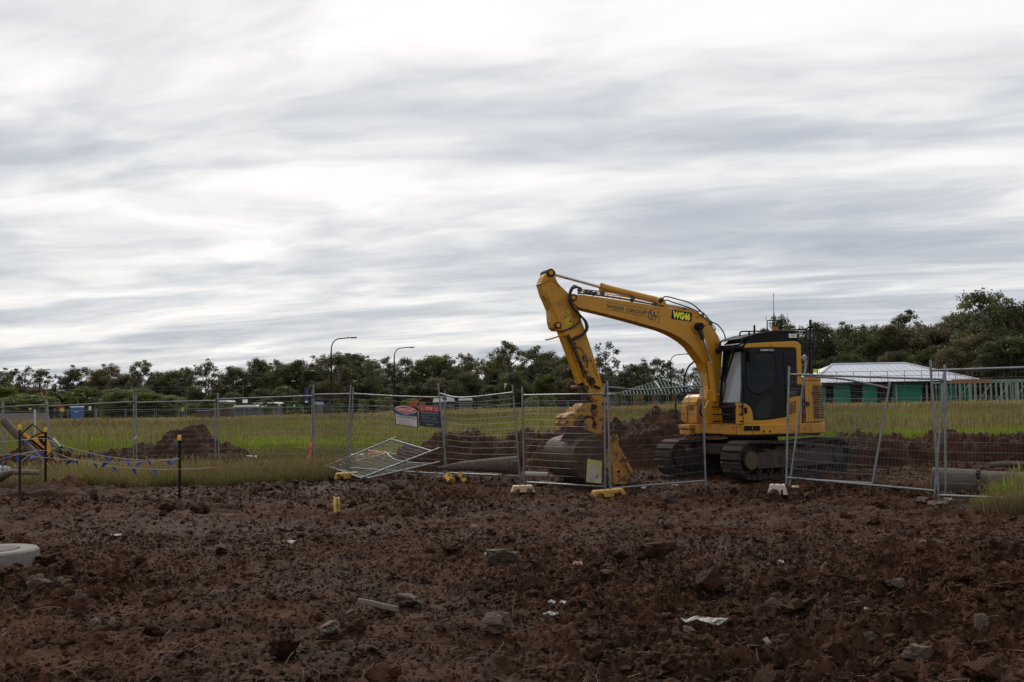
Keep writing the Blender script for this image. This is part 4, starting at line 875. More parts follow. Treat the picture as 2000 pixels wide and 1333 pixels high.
def far_bits():
    # blue portable toilet
    p0 = at(141, 801, 140); p1 = at(161, 801, 140); w = p1.x - p0.x; zt = at(150, 794, 140).z; x_ = (p0.x + p1.x) / 2; e = empty('portable_toilet', (x_, 140, zt - 2.2)); tag(e, 'blue portable toilet with a white roof beyond the left field', 'portable toilet')
    BL = mat('blue_cabin', (.02, .12, .36), .5); b = MB(); b.box((x_, 140, zt - 1.15), (w, 1.1, 1.95)); b.build('cabin', BL, e, bevel=.05)
    b = MB(); b.box((x_, 140, zt - .09), (w + .1, 1.2, .16)); b.build('roof', WHT, e, bevel=.05); b = MB(); b.box((x_ + .1, 139.42, zt - 1.2), (w * .55, .04, 1.7)); d = b.build('door', BL, e); b = MB(); b.box((x_ + .15, 139.38, zt - .75), (w * .4, .02, .22)); b.build('sticker', DECAL, d)
    a = at(-30, 809, 76); c = at(89, 808, 76); simple('low_wall', [(((a.x + c.x) / 2, 76, a.z - .45), (c.x - a.x, .2, .95))], mat('pale_pink_fabric', (.26, .21, .20), .9, var=.15), 'long low pale pinkish silt fence behind the fence panel at the left edge', 'silt fence')
    for (px, py, Y, w, h, mm, lb, nm) in ((121.5, 796, 100, .42, .26, RED, 'small red and yellow sign left of the blue toilet', 'sign'), (59, 799, 90, .2, .16, HIVIS, 'small yellow sign on the far fence near the left edge', 'sign'), (107, 799.5, 90, .16, .12, BEAC, 'tiny orange sign on the far fence left of the blue toilet', 'sign'), (176, 797.5, 120, .32, .45, WHT, 'small white sign right of the blue toilet', 'sign'), (357, 800, 95, .16, .35, HIVIS, 'small yellow sign in the left middle of the far fence', 'sign'), (459, 792, 95, .2, .16, HIVIS, 'tiny yellow sign above the brown crates', 'sign'), (546, 791, 90, .16, .2, HIVIS, 'small yellow sign left of the navy banner', 'sign'), (487.5, 799, 84, .16, .14, BEAC, 'small orange and yellow marker right of the brown crates', 'sign'), (575, 793, 90, .12, .2, WHT, 'small white sign below the navy banner', 'sign'), (479, 784, 150, .75, .5, WHT, 'white board by the distant white roofs', 'board')):
        p = at(px, py, Y); e = empty(nm, (p.x, Y, gz(p.x, Y))); tag(e, lb, 'sign'); b = MB(); b.box(p, (w, .03, h)); b.build('panel', mm, e); b = MB(); b.tube([Vector((p.x, Y + .03, gz(p.x, Y))), Vector((p.x, Y + .03, p.z))], .02, 5); b.build('post', GALV, e)
        if px == 121.5: b = MB(); b.box(p - Vector((0, .02, .27)), (w, .03, .26)); b.build('panel', HIVIS, e)
    # two far sheds with white roofs, and white sheets by the road
    GL = mat('white_roof', (.80, .80, .78), .35, var=.05)  # one even near-white shared by most of the far roofs
    for (xa, xb, y0, y1, Y, lb, mm) in ((432, 450, 782, 786, 200, 'small white roofed shed left of the white board', GL), (461, 512, 791, 796, 150, 'long glossy white roof beyond the brown crates', GL), (499, 545, 786, 789, 170, 'thin pale roof just right of the long glossy white roof', GL), (615, 623, 785, 791, 150, 'small pale blue roof left of the tallest lamp base', mat('pale_blue', (.30, .38, .50), .5)), (847, 872, 776, 786, 190, 'white roofed building half hidden by the leaning pole', GL), (872, 888, 774, 785, 195, 'white roofed building right of the leaning pole', GL), (896, 922, 775, 783, 180, 'pale canopy roof right of the white roofed buildings', GL), (1187, 1212, 767, 772, 160, 'pale roofed shed left of the green roof frame', mat('grey_roof', (.30, .31, .33), .5))):
        a = at(xa, y1, Y); b_ = at(xb, y0, Y); e = empty('far_shed', ((a.x + b_.x) / 2, Y, gz(a.x, Y))); tag(e, lb, 'building')
        w = b_.x - a.x; zr = b_.z; ze = a.z; m = MB(); m.prism([(a.x, ze), (a.x + w * .12, zr), (b_.x - w * .12, zr), (b_.x, ze)], Y - 2, Y + 4, lambda p, q, t: Vector((p, t, q))); m.build('roof', mm, e)
        g = gz(a.x, Y); m = MB(); m.box(((a.x + b_.x) / 2, Y + 1, (g + ze) / 2), (w * .9, 5, max(ze - g, .3))); m.build('wall', mat('shed_wall', (.10, .11, .11), .8), e)
    for (xa, xb, yc, hh, lb) in ((388, 418, 804.5, .55, 'dark brown crate of the left half of the stack behind the fence pole'), (419, 440, 801.5, .5, 'dark brown crate with a pale lid right of the fence pole'), (441, 453, 800, .4, 'smallest dark brown crate at the right of the row')):
        a = at(xa, yc, 74); b_ = at(xb, yc, 74); e = empty('crate', ((a.x + b_.x) / 2, 74, gz(a.x, 74))); tag(e, lb, 'crate', 'brown crates beyond the field'); m = MB(); m.box(((a.x + b_.x) / 2, 74, a.z - .35), (b_.x - a.x, 1.2, .8)); m.build('body', WOODB, e); m = MB(); m.box(((a.x + b_.x) / 2, 74, a.z + .09), ((b_.x - a.x) * 1.02, 1.25, .07)); m.build('lid', FRAMEL, e)
    for (px, py, lb) in ((808, 786, 'crumpled orange barrier mesh above the danger sign'),):
        a = at(795, 791, 80); b_ = at(823, 785, 80); m = MB(); r = random.Random(4)
        for k in range(30):
            p = Vector((r.uniform(a.x, b_.x), 80 + r.uniform(-.3, .3), r.uniform(a.z - .5, b_.z))); d = Vector((r.uniform(-.3, .3), 0, r.uniform(-.2, .2))); m.tube([p, p + d, p + d + Vector((.2, .05, .15))], .035, 4)
        o = based(m.build('barrier_mesh', BEAC), (a.x, 80, a.z - .5)); tag(o, lb, 'barrier mesh')
    # flag on the pole near centre
    p = at(987.5, 750, 60); q = at(985, 764, 60); e = empty('flag', (q.x, 60, gz(q.x, 60))); tag(e, 'small pale pink pennant flag on a thin stick left of the digging arm', 'flag'); m = MB(); m.tube([Vector((q.x, 60, gz(q.x, 60))), q, p], .012, 5); m.build('stick', WOOD, e); m = MB(); m.add([p + Vector((.1, 0, .03)), p + Vector((-.08, 0, .03)), q + Vector((.0, 0, .05)), p + Vector((.1, .01, .03)), p + Vector((-.08, .01, .03)), q + Vector((.0, .01, .05))], [(0, 1, 2), (5, 4, 3), (0, 3, 4, 1), (1, 4, 5, 2), (2, 5, 3, 0)]); m.build('pennant', PINKW, e)
far_bits()
# ---------------------------------------------------------------- the excavator
S = Vector((5.35, 22.2, 0.03))
def frame(deg):
    a = math.radians(deg); return Vector((-math.cos(a), -math.sin(a), 0)), Vector((math.sin(a), -math.cos(a), 0))
HD, HL = frame(20)          # house: forward, left
TD, TL = frame(34)          # tracks
def U(u, v, z): return Vector((S.x, S.y, S.z)) + HD * u + HL * v + Vector((0, 0, z))
def T(u, v, z): return Vector((S.x, S.y, S.z)) + TD * (u + .07) + TL * v + Vector((0, 0, z))
def side(px, py, v=0.0, D=HD, Lf=HL):
    """a point of a side of the machine: (forward, height) on the plane v"""
    r = ray(px, py); t = (v - (CAMP - S).dot(Lf)) / r.dot(Lf); P = CAMP + r * t - S; return (P.dot(D), P.z)
EX = empty('excavator', S); tag(EX, 'yellow crawler excavator parked on the mud behind the fence', 'excavator')
def text_mb(mb, s, F, size=1.0, x0=0, y0=0, align='LEFT', bold=0.0, width=None, shear=0.0):
    cu = bpy.data.curves.new('t', 'FONT'); cu.body = s; cu.size = size; cu.align_x = align; cu.offset = bold; cu.shear = shear; cu.resolution_u = 3
    ob = bpy.data.objects.new('t', cu); C.objects.link(ob); bpy.context.view_layer.update()
    me = bpy.data.meshes.new_from_object(ob.evaluated_get(bpy.context.evaluated_depsgraph_get()))
    vs = [(v.co.x, v.co.y) for v in me.vertices]; k = 1.0
    if width and vs:
        xs = [a for a, _ in vs]; k = width / max(max(xs) - min(xs), 1e-6)
    mb.add([F(x0 + a * k, y0 + b) for a, b in vs], [tuple(p.vertices) for p in me.polygons])
    bpy.data.objects.remove(ob); bpy.data.curves.remove(cu); bpy.data.meshes.remove(me)
def rrect(x0, y0, x1, y1, r, n=4):
    out = []
    for cx, cy, a0 in ((x1 - r, y0 + r, -90), (x1 - r, y1 - r, 0), (x0 + r, y1 - r, 90), (x0 + r, y0 + r, 180)):
        for k in range(n + 1): a = math.radians(a0 + 90 * k / n); out.append((cx + r * math.cos(a), cy + r * math.sin(a)))
    return out
# ---- tracks
def track(sgn):
    v0 = sgn * 0.995; hw = .26; Rr = .345; half = 1.38; zc = .37
    t = MB(); # frame beam
    t.prism([(-1.25, .18), (1.15, .18), (1.2, .30), (1.15, .50), (.6, .56), (-1.1, .56), (-1.3, .45)], v0 - .15, v0 + .19 if sgn > 0 else v0 + .15, lambda p, q, s: T(p, s, q))
    tf = t.build('track_frame', TRKM, EX, bevel=.02, label='mud caked frame of the near crawler track' if sgn > 0 else 'mud caked frame of the far crawler track')
    # outer recess plates
    o = v0 + sgn * .2
    m = MB(); m.prism([(-.9, .30), (.5, .30), (.45, .40), (-.85, .40)], v0 + sgn * .185, v0 + sgn * .215, lambda p, q, s: T(p, s, q)); m.build('side_rib', TRKM, tf)
    for nm, cx, rr in (('idler_wheel', half, .27), ('sprocket', -half, .27)):
        m = MB(); m.cyl(T(cx, v0 - .09, zc), T(cx, v0 + .09, zc), rr, 24); m.cyl(T(cx, v0 - .17, zc), T(cx, v0 + .20 * sgn if sgn > 0 else v0 + .17, zc), .19, 20)
        m.cyl(T(cx, v0 + sgn * .18, zc), T(cx, v0 + sgn * .235, zc), .125 if nm[0] == 'i' else .15, 16); w = m.build(nm, TRK, EX, 40)
        if nm[0] == 's':
            for k in range(10):
                a = k * math.pi / 5; b = MB(); b.cyl(T(cx + .10 * math.cos(a), v0 + sgn * .235, zc + .10 * math.sin(a)), T(cx + .10 * math.cos(a), v0 + sgn * .25, zc + .10 * math.sin(a)), .012, 6); b.build('bolt', STEEL, w)
        else:
            b = MB(); b.cyl(T(cx, v0 + sgn * .20, zc), T(cx, v0 + sgn * .245, zc), .185, 20); b.build('wheel_cover', mat('muddy_hub', (.085, .058, .032), .85, var=.35, scale=9, bump=.6), w, 40)
    for k in range(7):
        u = -1.05 + k * .35; m = MB(); m.cyl(T(u, v0 - .12, .15), T(u, v0 + .12, .15), .085, 12); m.cyl(T(u, v0 - .17, .15), T(u, v0 + .17, .15), .035, 8); m.build('track_roller', TRK, EX, 40)
    for u in (-.5, .45): m = MB(); m.cyl(T(u, v0 - .1, .62), T(u, v0 + .1, .62), .055, 10); m.build('carrier_roller', TRK, EX, 40)
    # shoes along the belt path
    L1 = 2 * half; per = 2 * L1 + 2 * math.pi * Rr; n = 46
    shoe = MB(); 
    w = per / n
    def shoe_mesh():
        b = MB(); b.box((0, 0, .012), (w * .90, hw * 2, .020)); b.prism([(-w * .44, .022), (w * .44, .022), (w * .36, .055), (-w * .36, .055)], -hw + .004, hw - .004, lambda p, q, s: Vector((p, s, q)))
        b.box((0, .075, -.03), (w * .8, .035, .055)); b.box((0, -.075, -.03), (w * .8, .035, .055))
        return b
    proto = None
    for k in range(n):
        s_ = (k + .3) * w % per
        if s_ < L1: p, zz, an = -half + s_, zc + Rr, 0.0; zz -= .045 * math.sin(math.pi * s_ / L1) ** 2
        elif s_ < L1 + math.pi * Rr: a = (s_ - L1) / Rr; p, zz, an = half + Rr * math.sin(a), zc + Rr * math.cos(a), a
        elif s_ < 2 * L1 + math.pi * Rr: p, zz, an = half - (s_ - L1 - math.pi * Rr), zc - Rr, math.pi
        else: a = (s_ - 2 * L1 - math.pi * Rr) / Rr; p, zz, an = -half - Rr * math.sin(a), zc - Rr * math.cos(a), math.pi + a
        if proto is None:
            b = shoe_mesh(); me = bpy.data.meshes.new('track_shoe'); me.from_pydata([tuple(v) for v in b.v], [], b.f); me.materials.append(TRK); proto = me
        o = bpy.data.objects.new('track_shoe', proto); C.objects.link(o); o.parent = tf
        X_ = (TD * math.cos(an) + Vector((0, 0, -math.sin(an)))).normalized(); Z_ = (TD * math.sin(an) + Vector((0, 0, math.cos(an)))).normalized(); Y_ = Z_.cross(X_)
        mt = Matrix((X_, Y_, Z_)).transposed().to_4x4(); mt.translation = T(p, v0, zz) - S; o.matrix_local = mt
    # mud lying on the track frame
    m = MB(); r = random.Random(5 + sgn)
    for k in range(16):
        vs, fs = clod_geo(k + 40, 1, 3, .6); c = T(r.uniform(-1.1, .9), v0 + r.uniform(-.05, .2) * sgn, .57 + r.uniform(-.02, .03)); s_ = r.uniform(.04, .11); m.add([c + Vector((q.x * s_ * 1.8, q.y * s_, q.z * s_ * .5)) for q in vs], fs)
    m.build('caked_mud', TRKM, tf)
track(1); track(-1)
m = MB(); m.prism([(-.8, -.85), (.8, -.85), (.8, .85), (-.8, .85)], .42, .66, lambda p, q, s: T(p, q, s)); m.prism([(-1.0, -.9), (-.5, -.9), (.5, .9), (1, .9), (1, .8), (.5, -.9), (1.0, -.9)][:4], .42, .6, lambda p, q, s: T(p, q, s)); m.build('car_body', TRKM, EX, bevel=.03)
m = MB(); m.cyl(T(0, 0, .66), T(0, 0, .90), .55, 32); m.build('slew_ring', BLKM, EX, 40)
# ---- upper frame
def zat(py, u, v):     # height for a picture row at a place on the machine
    P = U(u, v, 0); px = 1000 + FPX * P.x / P.y; return at(px, py, P.y).z - S.z
zf1, zf0 = 1.10, 0.875
arc = [(-1.50 * math.cos(math.radians(a)), 1.50 * math.sin(math.radians(a))) for a in range(52, -53, -4)]
plan = [(1.02, 1.16), (1.10, 1.08), (1.12, .50), (1.0, .34), (1.0, -.5), (1.1, -.58), (1.16, -1.14), (1.08, -1.22), (.2, -1.24)]
plan = [(.2, 1.24), (.98, 1.24), (1.06, 1.21), (1.10, 1.12), (1.12, .50), (.98, .38), (.98, -.5), (1.1, -.56), (1.12, -1.14), (1.04, -1.22), (.2, -1.24)] + [(p, -q) for p, q in arc][0:] 
m = MB(); m.prism(plan, zf0, zf1, lambda p, q, s: U(p, q, s)); rfm = m.build('revolving_frame', YEL, EX, bevel=.025)
m = MB(); m.prism([(p * .93, q * .93) for p, q in plan], zf0 - .05, zf0 + .01, lambda p, q, s: U(p, q, s)); m.build('belly_plate', BLKM, EX)
vS = 1.243
for (a, b) in ((1453.5, 1468), (1470.5, 1484)):
    (u0, z0), (u1, z1) = side(a, 842, vS), side(b, 832, vS); m = MB(); m.prism([(u0, z0), (u1, z0), (u1, z1), (u0, z1)], vS - .01, vS + .006, lambda p, q, s: U(p, s, q)); m.build('frame_recess', BLKM, rfm)
for a in (1491.5, 1504):
    u0, z0 = side(a, 843, vS); m = MB(); m.cyl(U(u0, vS - .01, z0), U(u0, vS + .006, z0), .022, 12); m.build('frame_hole', BLKM, rfm)
u0, z0 = side(1431, 835, vS); m = MB(); m.cyl(U(u0, vS, z0), U(u0, vS + .03, z0), .03, 10); m.build('red_reflector', RED, rfm)
for px in (1438, 1468.8, 1561): u0, z0 = side(px, 840, vS); m = MB(); m.box((u0, vS + .001, (zf0 + zf1) / 2), (.008, .006, zf1 - zf0 - .05), U); m.build('panel_seam', BLKM, rfm)
# ---- counterweight / engine hood at the rear
hood = [(p * 1.0, q) for p, q in arc if True]
hp = [(-.50, 1.19)] + [(-1.47 * math.cos(math.radians(a)), 1.47 * math.sin(math.radians(a))) for a in range(53, -54, -4)] + [(-.50, -1.19)]
hz = zat(736, -1.0, 1.1)
m = MB(); m.prism(hp, zf1 + .015, hz - .10, lambda p, q, s: U(p, q, s)); ew = m.build('counterweight', YEL, EX, bevel=.03)
m = MB(); m.prism([(p * .985 - .005, q * .985) for p, q in hp], hz - .095, hz, lambda p, q, s: U(p, q, s)); m.build('engine_hood', YEL, EX, bevel=.03)
m = MB(); m.prism([(-.46, 1.20), (-.68, 1.20), (-.68, .9), (-.46, .9)], zf1 + .012, hz - .11, lambda p, q, s: U(p, q, s)); dr = m.build('side_door', YEL, EX, bevel=.012)
# grille on the rounded rear quarter
def cq(a, r=1.476): a = math.radians(a); return -r * math.cos(a), r * math.sin(a)
gz0, gz1 = zf1 + .10, hz - .20
for k in range(20):
    z_ = gz0 + (gz1 - gz0) * k / 19; m = MB(); m.box((-.785, 1.190, z_), (.16, .014, .017), U); a0, a1 = 52, 30
    vs = []; fs = []
    N_ = 5
    for i in range(N_ + 1):
        a = a0 + (a1 - a0) * i / N_; p, q = cq(a); p2, q2 = cq(a, 1.487)
        vs += [U(p, q, z_ - .011), U(p2, q2, z_ - .008), U(p2, q2, z_ + .008), U(p, q, z_ + .011)]
    for i in range(N_):
        b = i * 4
        for j in range(4): l = (j + 1) % 4; fs.append((b + j, b + l, b + 4 + l, b + 4 + j))
    m.add(vs, fs); m.build('grille_slot', BLKM, ew)
for px in (1566.5,):
    m = MB(); m.box((-.475, 1.20, (zf1 + hz) / 2 - .05), (.03, .012, hz - zf1 - .2), U); m.build('door_gap', BLKM, dr)
m = MB(); m.cyl(U(-.53, 1.20, 1.50), U(-.53, 1.24, 1.50), .05, 12); m.build('door_latch', BLKM, dr, 40)
# engine side panel behind the cab door: rounded top with slanted vents
sp0 = [side(*a, 1.2) for a in ((1537.5, 829), (1537.5, 784), (1541, 779), (1550, 775.5), (1563, 774), (1566, 776), (1566, 829))]
m = MB(); m.prism(sp0, .95, 1.212, lambda p, q, s: U(p, s, q)); spn = m.build('vent_panel', YEL, EX, bevel=.012)
for k in range(8):
    a = side(1538.5, 789.5 + k * 3.0, 1.213); b = side(1554.5, 783.5 + k * 3.0, 1.213); m = MB(); t = .007; m.prism([(a[0], a[1] - t), (b[0], b[1] - t), (b[0], b[1] + t), (a[0], a[1] + t)], 1.205, 1.217, lambda p, q, s: U(p, s, q)); m.build('vent_slot', BLKM, spn)
# ---- cab
cz0 = zf1 + .012; cz1 = zat(668, .3, 1.2)
cabp = [(1.03, cz0), (1.045, 1.45), (.90, cz1 - .13), (.80, cz1 - .06), (-.40, cz1 - .03), (-.46, cz1 - .1), (-.46, cz0)]
m = MB(); m.prism(cabp, .30, 1.17, lambda p, q, s: U(p, s, q)); cab = m.build('cab', BLK, EX, bevel=.02)
# yellow roof and rear pillar
fr = [side(*a, 1.2) for a in ((1452.5, 681), (1456, 674.5), (1464, 671.2), (1500, 668.6), (1554, 666.6), (1560, 668.5), (1564.3, 674), (1567.5, 752), (1557.5, 752), (1555.8, 682), (1552, 679.5), (1505, 679), (1470, 679.5))]
m = MB(); m.prism(fr, 1.02, 1.20, lambda p, q, s: U(p, s, q)); m.build('cab_frame', YEL, EX, bevel=.018)
rp = [(p, q) for p, q in fr[:7]] + [(fr[6][0], fr[6][1] - .05), (.8, fr[0][1] + .0)]
m = MB(); m.prism([(.86, cz1 - .13), (.80, cz1 - .05), (.66, cz1 - .01), (-.36, cz1 + .02), (-.46, cz1 - .08)], .28, 1.02, lambda p, q, s: U(p, s, q)); m.build('cab_roof', YEL, EX, bevel=.018)
# yellow lower panels: front strip and the swept arc before the door
lp = [side(*a, 1.19) for a in ((1439.5, 828.5), (1439.5, 787.5), (1450.5, 787.5), (1450.5, 828.5))]
m = MB(); m.prism(lp, 1.12, 1.195, lambda p, q, s: U(p, s, q)); m.build('front_corner_panel', YEL, EX, bevel=.01)
lp = [side(*a, 1.19) for a in ((1451.8, 828.5), (1451.8, 788), (1457, 789), (1462.5, 793), (1467, 799.5), (1469.5, 808), (1470.5, 821.5), (1490, 821.5), (1514, 819), (1536, 815), (1536, 828.5))]
m = MB(); m.prism(lp, 1.0, 1.20, lambda p, q, s: U(p, s, q)); dp = m.build('door_lower_panel', YEL, EX, bevel=.008)
a, b = side(1453.5, 808, 1.2), side(1458.5, 796, 1.2); m = MB(); m.prism(rrect(min(a[0], b[0]), a[1], max(a[0], b[0]), b[1], .015), 1.195, 1.212, lambda p, q, s: U(p, s, q)); m.build('door_handle', BLKM, dp)
# door with its glass and trim
dl = [side(*a, 1.19) for a in ((1453.5, 787), (1453.5, 684), (1522, 682), (1530, 690), (1533, 760), (1536, 814), (1514, 818), (1490, 820.5), (1471.5, 820.5), (1468, 800), (1461, 790))]
m = MB(); m.prism(dl, 1.05, 1.188, lambda p, q, s: U(p, s, q)); door = m.build('cab_door', BLK, EX, bevel=.012)
gl = [side(*a, 1.19) for a in ((1461, 690), (1508, 688.5), (1514, 700), (1516, 730), (1515, 745), (1509, 756), (1496, 764), (1484, 769.5), (1474, 768.5), (1465, 764), (1459, 755), (1457, 735), (1458, 705))]
m = MB(); m.prism(gl, 1.183, 1.193, lambda p, q, s: U(p, s, q)); g_ = m.build('door_glass', GLS, door)
m = MB(); m.tube([U(p, 1.194, q) for p, q in gl], .012, 6, closed=True); m.build('glass_seal', BLKM, door)
gl2 = [side(*a, 1.19) for a in ((1477, 818), (1474, 805), (1478, 790), (1490, 780), (1510, 775), (1506, 800), (1500, 816))]
m = MB(); m.prism(gl2, 1.183, 1.191, lambda p, q, s: U(p, s, q)); m.build('lower_door_glass', GLS, door)
rw = [side(*a, 1.19) for a in ((1530, 686), (1554, 686), (1556.5, 744), (1534, 744))]
m = MB(); m.prism(rw, 1.12, 1.186, lambda p, q, s: U(p, s, q)); rwo = m.build('rear_quarter_window', GLS, EX)
for k in range(9):
    a = side(1531, 692 + k * 5.2, 1.19); b = side(1555, 692 + k * 5.2, 1.19); m = MB(); m.box(((a[0] + b[0]) / 2, 1.189, (a[1] + b[1]) / 2), (abs(a[0] - b[0]), .006, .010), U); m.build('window_guard_bar', BLKM, rwo)
# maker's name on the door header
def lettering(name, s, pA, pB, v, m_, height, parent, bold=0.0, base=0.0, shear=0):
    a, b = side(*pA, v), side(*pB, v); L_ = math.hypot(b[0] - a[0], b[1] - a[1]); ex = ((b[0] - a[0]) / L_, (b[1] - a[1]) / L_); ey = (ex[1], -ex[0])
    if ey[1] < 0: ey = (-ey[0], -ey[1])
    F = lambda x_, y_: U(a[0] + ex[0] * x_ + ey[0] * y_, v, a[1] + ex[1] * x_ + ey[1] * y_)
    mb = MB(); text_mb(mb, s, F, height, bold=bold, width=L_, shear=shear); return mb.build(name, m_, parent)
lettering('lettering', 'KOMATSU', (1485, 685.8), (1511, 685.6), 1.192, WHT, .055, door, .001)
for k, (y_, w_) in enumerate(((764.5, 16), (768.5, 14))):
    lettering('lettering', 'KOMATSU' if k == 0 else 'PC138US', (1541, y_ + 2), (1541 + w_, y_ + 1.6), 1.19, mat('faded_silver', (.35, .33, .28), .5), .040, rwo)
# black engine-side strip above the vent panel
st = [side(*a, 1.19) for a in ((1534, 746), (1558, 746), (1558, 772), (1548, 775), (1540, 780), (1536, 785))]
m = MB(); m.prism(st, 1.0, 1.184, lambda p, q, s: U(p, s, q)); m.build('black_side_strip', BLK, EX)
# windscreen on the slanting front, lower front glass, wipers, A-pillars
def Fw(p, q, t):     # front plane of the cab: p across (left positive), q height, t out
    if q < 1.45: u = 1.03 + .015 * (q - cz0) / (1.45 - cz0)
    else: u = 1.045 - .145 * (q - 1.45) / (cz1 - .13 - 1.45)
    return U(u + t, p, q)
m = MB(); wz0, wz1 = 1.56, cz1 - .20
m.prism([(.38, wz0), (1.09, wz0), (1.09, wz1), (.62, wz1), (.50, wz1 - .35), (.38, wz0 + .5)], .001, .012, Fw); ws = m.build('windscreen', SHD, EX)
for p_ in (.335, 1.135): m = MB(); m.prism([(p_ - .035, 1.46), (p_ + .035, 1.46), (p_ + .035, cz1 - .15), (p_ - .035, cz1 - .15)], .0, .035, Fw); m.build('front_pillar', BLK, EX, bevel=.008)
m = MB(); m.prism([(.40, wz0 + .45), (.55, wz1 - .30), (.68, wz1), (.74, wz1), (.60, wz1 - .32), (.47, wz0 + .45)], .013, .03, Fw); m.build('wiper', BLKM, ws)
m = MB(); m.tube([Fw(.42, wz0 + .02, .035), Fw(.50, wz0 + .35, .04), Fw(.47, wz0 + .62, .035)], .012, 6); m.build('wiper', BLKM, ws)
m = MB(); m.prism([(.38, cz0 + .06), (1.09, cz0 + .06), (1.09, 1.43), (.38, 1.43)], .001, .01, Fw); m.build('lower_front_glass', GLS, EX)
m = MB(); m.prism([(.30, 1.44), (1.17, 1.44), (1.17, 1.54), (.30, 1.54)], .0, .03, Fw); m.build('front_sill', BLK, EX)
m = MB(); m.prism([(.30, cz0), (.37, cz0), (.37, 1.43), (.30, 1.43)], .0, .03, Fw); m.build('front_corner_strip', YEL, EX)
# front guard rails round the foot of the windscreen
gp = lambda v, z: U(1.20, v, z)
for z_ in (cz0 + .05, 1.31, 1.47):
    m = MB(); m.tube(smooth_path([U(1.05, .28, z_), gp(.24, z_), gp(.6, z_), gp(1.12, z_), U(1.06, 1.2, z_)], 3), .015, 6); m.build('front_guard_rail', BLK, EX)
for v_ in (.24, 1.12): m = MB(); m.tube([gp(v_, cz0 + .0), gp(v_, 1.50)], .017, 6); m.build('front_guard_post', BLK, EX)
# visor lamps over the windscreen
m = MB(); m.box((.98, .72, cz1 - .12), (.18, .95, .07), U); m.build('visor', BLKM, EX, bevel=.02)
for v_ in (.36, .95): m = MB(); m.cyl(U(1.02, v_, cz1 - .13), U(1.12, v_, cz1 - .15), .06, 12, r2=.07); m.build('work_light', BLKM, EX, 40)
# roof guard: side plates, slats and hoops
Gp = lambda *pts: [side(*a, 1.14) for a in pts]
GB = [(1.04, zat(676, 1.0, .7)), (.96, zat(664, .96, .7)), (.62, zat(656, .6, .7)), (.15, zat(650, .2, .7)), (-.42, zat(651, -.4, .7))]
for v_ in (1.14, .30):
    m = MB(); pr = Gp((1462, 671), (1470, 657), (1500, 650), (1517, 648.2), (1557, 651.5), (1558.5, 655), (1558.5, 667), (1462, 671))[:-1]; m.prism(pr, v_ - .02, v_ + .02, lambda p, q, s: U(p, s, q)); m.build('roof_guard_plate', BLKM, EX)
    m = MB(); m.tube([U(a, v_, b) for a, b in GB], .022, 6); m.build('roof_guard_bar', BLK, EX)
    m = MB(); m.tube([U(.98, v_, cz1 - .10), U(.66, v_, GB[2][1] - .01)], .022, 6); m.build('roof_guard_bar', BLK, EX)
aa = GB[1:]
for k in range(16):
    t = k / 15 * (len(aa) - 1); i = min(int(t), len(aa) - 2); f_ = t - i; p = aa[i][0] + (aa[i + 1][0] - aa[i][0]) * f_; q = aa[i][1] + (aa[i + 1][1] - aa[i][1]) * f_
    m = MB(); m.box((p, .72, q), (.05, .84, .018), U, tw=Matrix.Rotation(.5, 3, 'Y')); m.build('roof_guard_slat', BLKM, EX)
m = MB(); a0 = GB[0]; m.tube([U(a0[0], .30, a0[1]), U(a0[0], 1.14, a0[1])], .025, 6); m.build('roof_guard_bar', BLK, EX)
a, b = side(1541, 660, 1.17), side(1556, 652.5, 1.17); m = MB(); m.prism([(a[0], a[1]), (b[0], a[1]), (b[0], b[1]), (a[0], b[1])], 1.161, 1.172, lambda p, q, s: U(p, s, q)); pl = m.build('number_sticker', WHT, EX)
a, b = side(1545, 657.5, 1.17), side(1552, 655, 1.17); m = MB(); m.prism([(a[0], a[1]), (b[0], a[1]), (b[0], b[1]), (a[0], b[1])], 1.170, 1.174, lambda p, q, s: U(p, s, q)); m.build('sticker_stripe', DECAL, pl)
def hand(name, pts, v, r=.017, m_=None, k=4):
    mb = MB(); mb.tube(smooth_path([U(side(a, b, v)[0], v, side(a, b, v)[1]) for a, b in pts], k), r, 6); return mb.build(name, m_ or BLK, EX, 50)
hand('roof_rail', [(1445, 657), (1445.5, 650.5), (1449, 648), (1470, 647.6), (1495, 647.2), (1503, 647)], 1.0)
hand('roof_rail', [(1463, 655), (1463, 648)], 1.0, .02, k=1)
hand('roof_post', [(1473.3, 655), (1473.3, 635.5)], .95, .022, k=1)
hand('roof_rail', [(1510, 647.5), (1540, 645), (1574, 643.3)], .9, .015)
# beacon in its cage, aerials
m = MB(); bp_ = side(1513, 647, .72); m.cyl(U(bp_[0], .72, bp_[1] - .05), U(bp_[0], .72, bp_[1] + .01), .09, 14); m.cyl(U(bp_[0], .72, bp_[1] + .01), U(bp_[0], .72, bp_[1] + .09), .07, 14, .055); m.build('beacon', BEAC, EX, 40)
hand('beacon_cage', [(1498, 646), (1498.5, 629), (1501, 626.6), (1515, 626.3), (1526, 626.6), (1527.6, 629), (1528, 646)], .9, .012)
hand('beacon_cage', [(1498, 646), (1498.5, 629), (1501, 626.6), (1515, 626.3), (1526, 626.6), (1527.6, 629), (1528, 646)], .55, .012)
for z_ in (632, 638): hand('beacon_cage', [(1498, z_), (1528, z_)], .9, .005, k=1)
for x_ in (1504, 1510, 1516, 1522): hand('beacon_cage', [(x_, 646), (x_, 627)], .9, .004, k=1)
hand('aerial', [(1511.5, 627), (1510.5, 573)], .7, .006, k=1); hand('aerial_base', [(1511.6, 627), (1511.4, 611)], .7, .013, RED if False else GALVR, k=1)
hand('aerial', [(1496.3, 627), (1496, 617)], .7, .006, k=1); hand('aerial', [(1537.5, 645), (1537.5, 611)], .7, .003, k=1); hand('aerial', [(1559, 645), (1562.5, 635)], .7, .006, k=1)
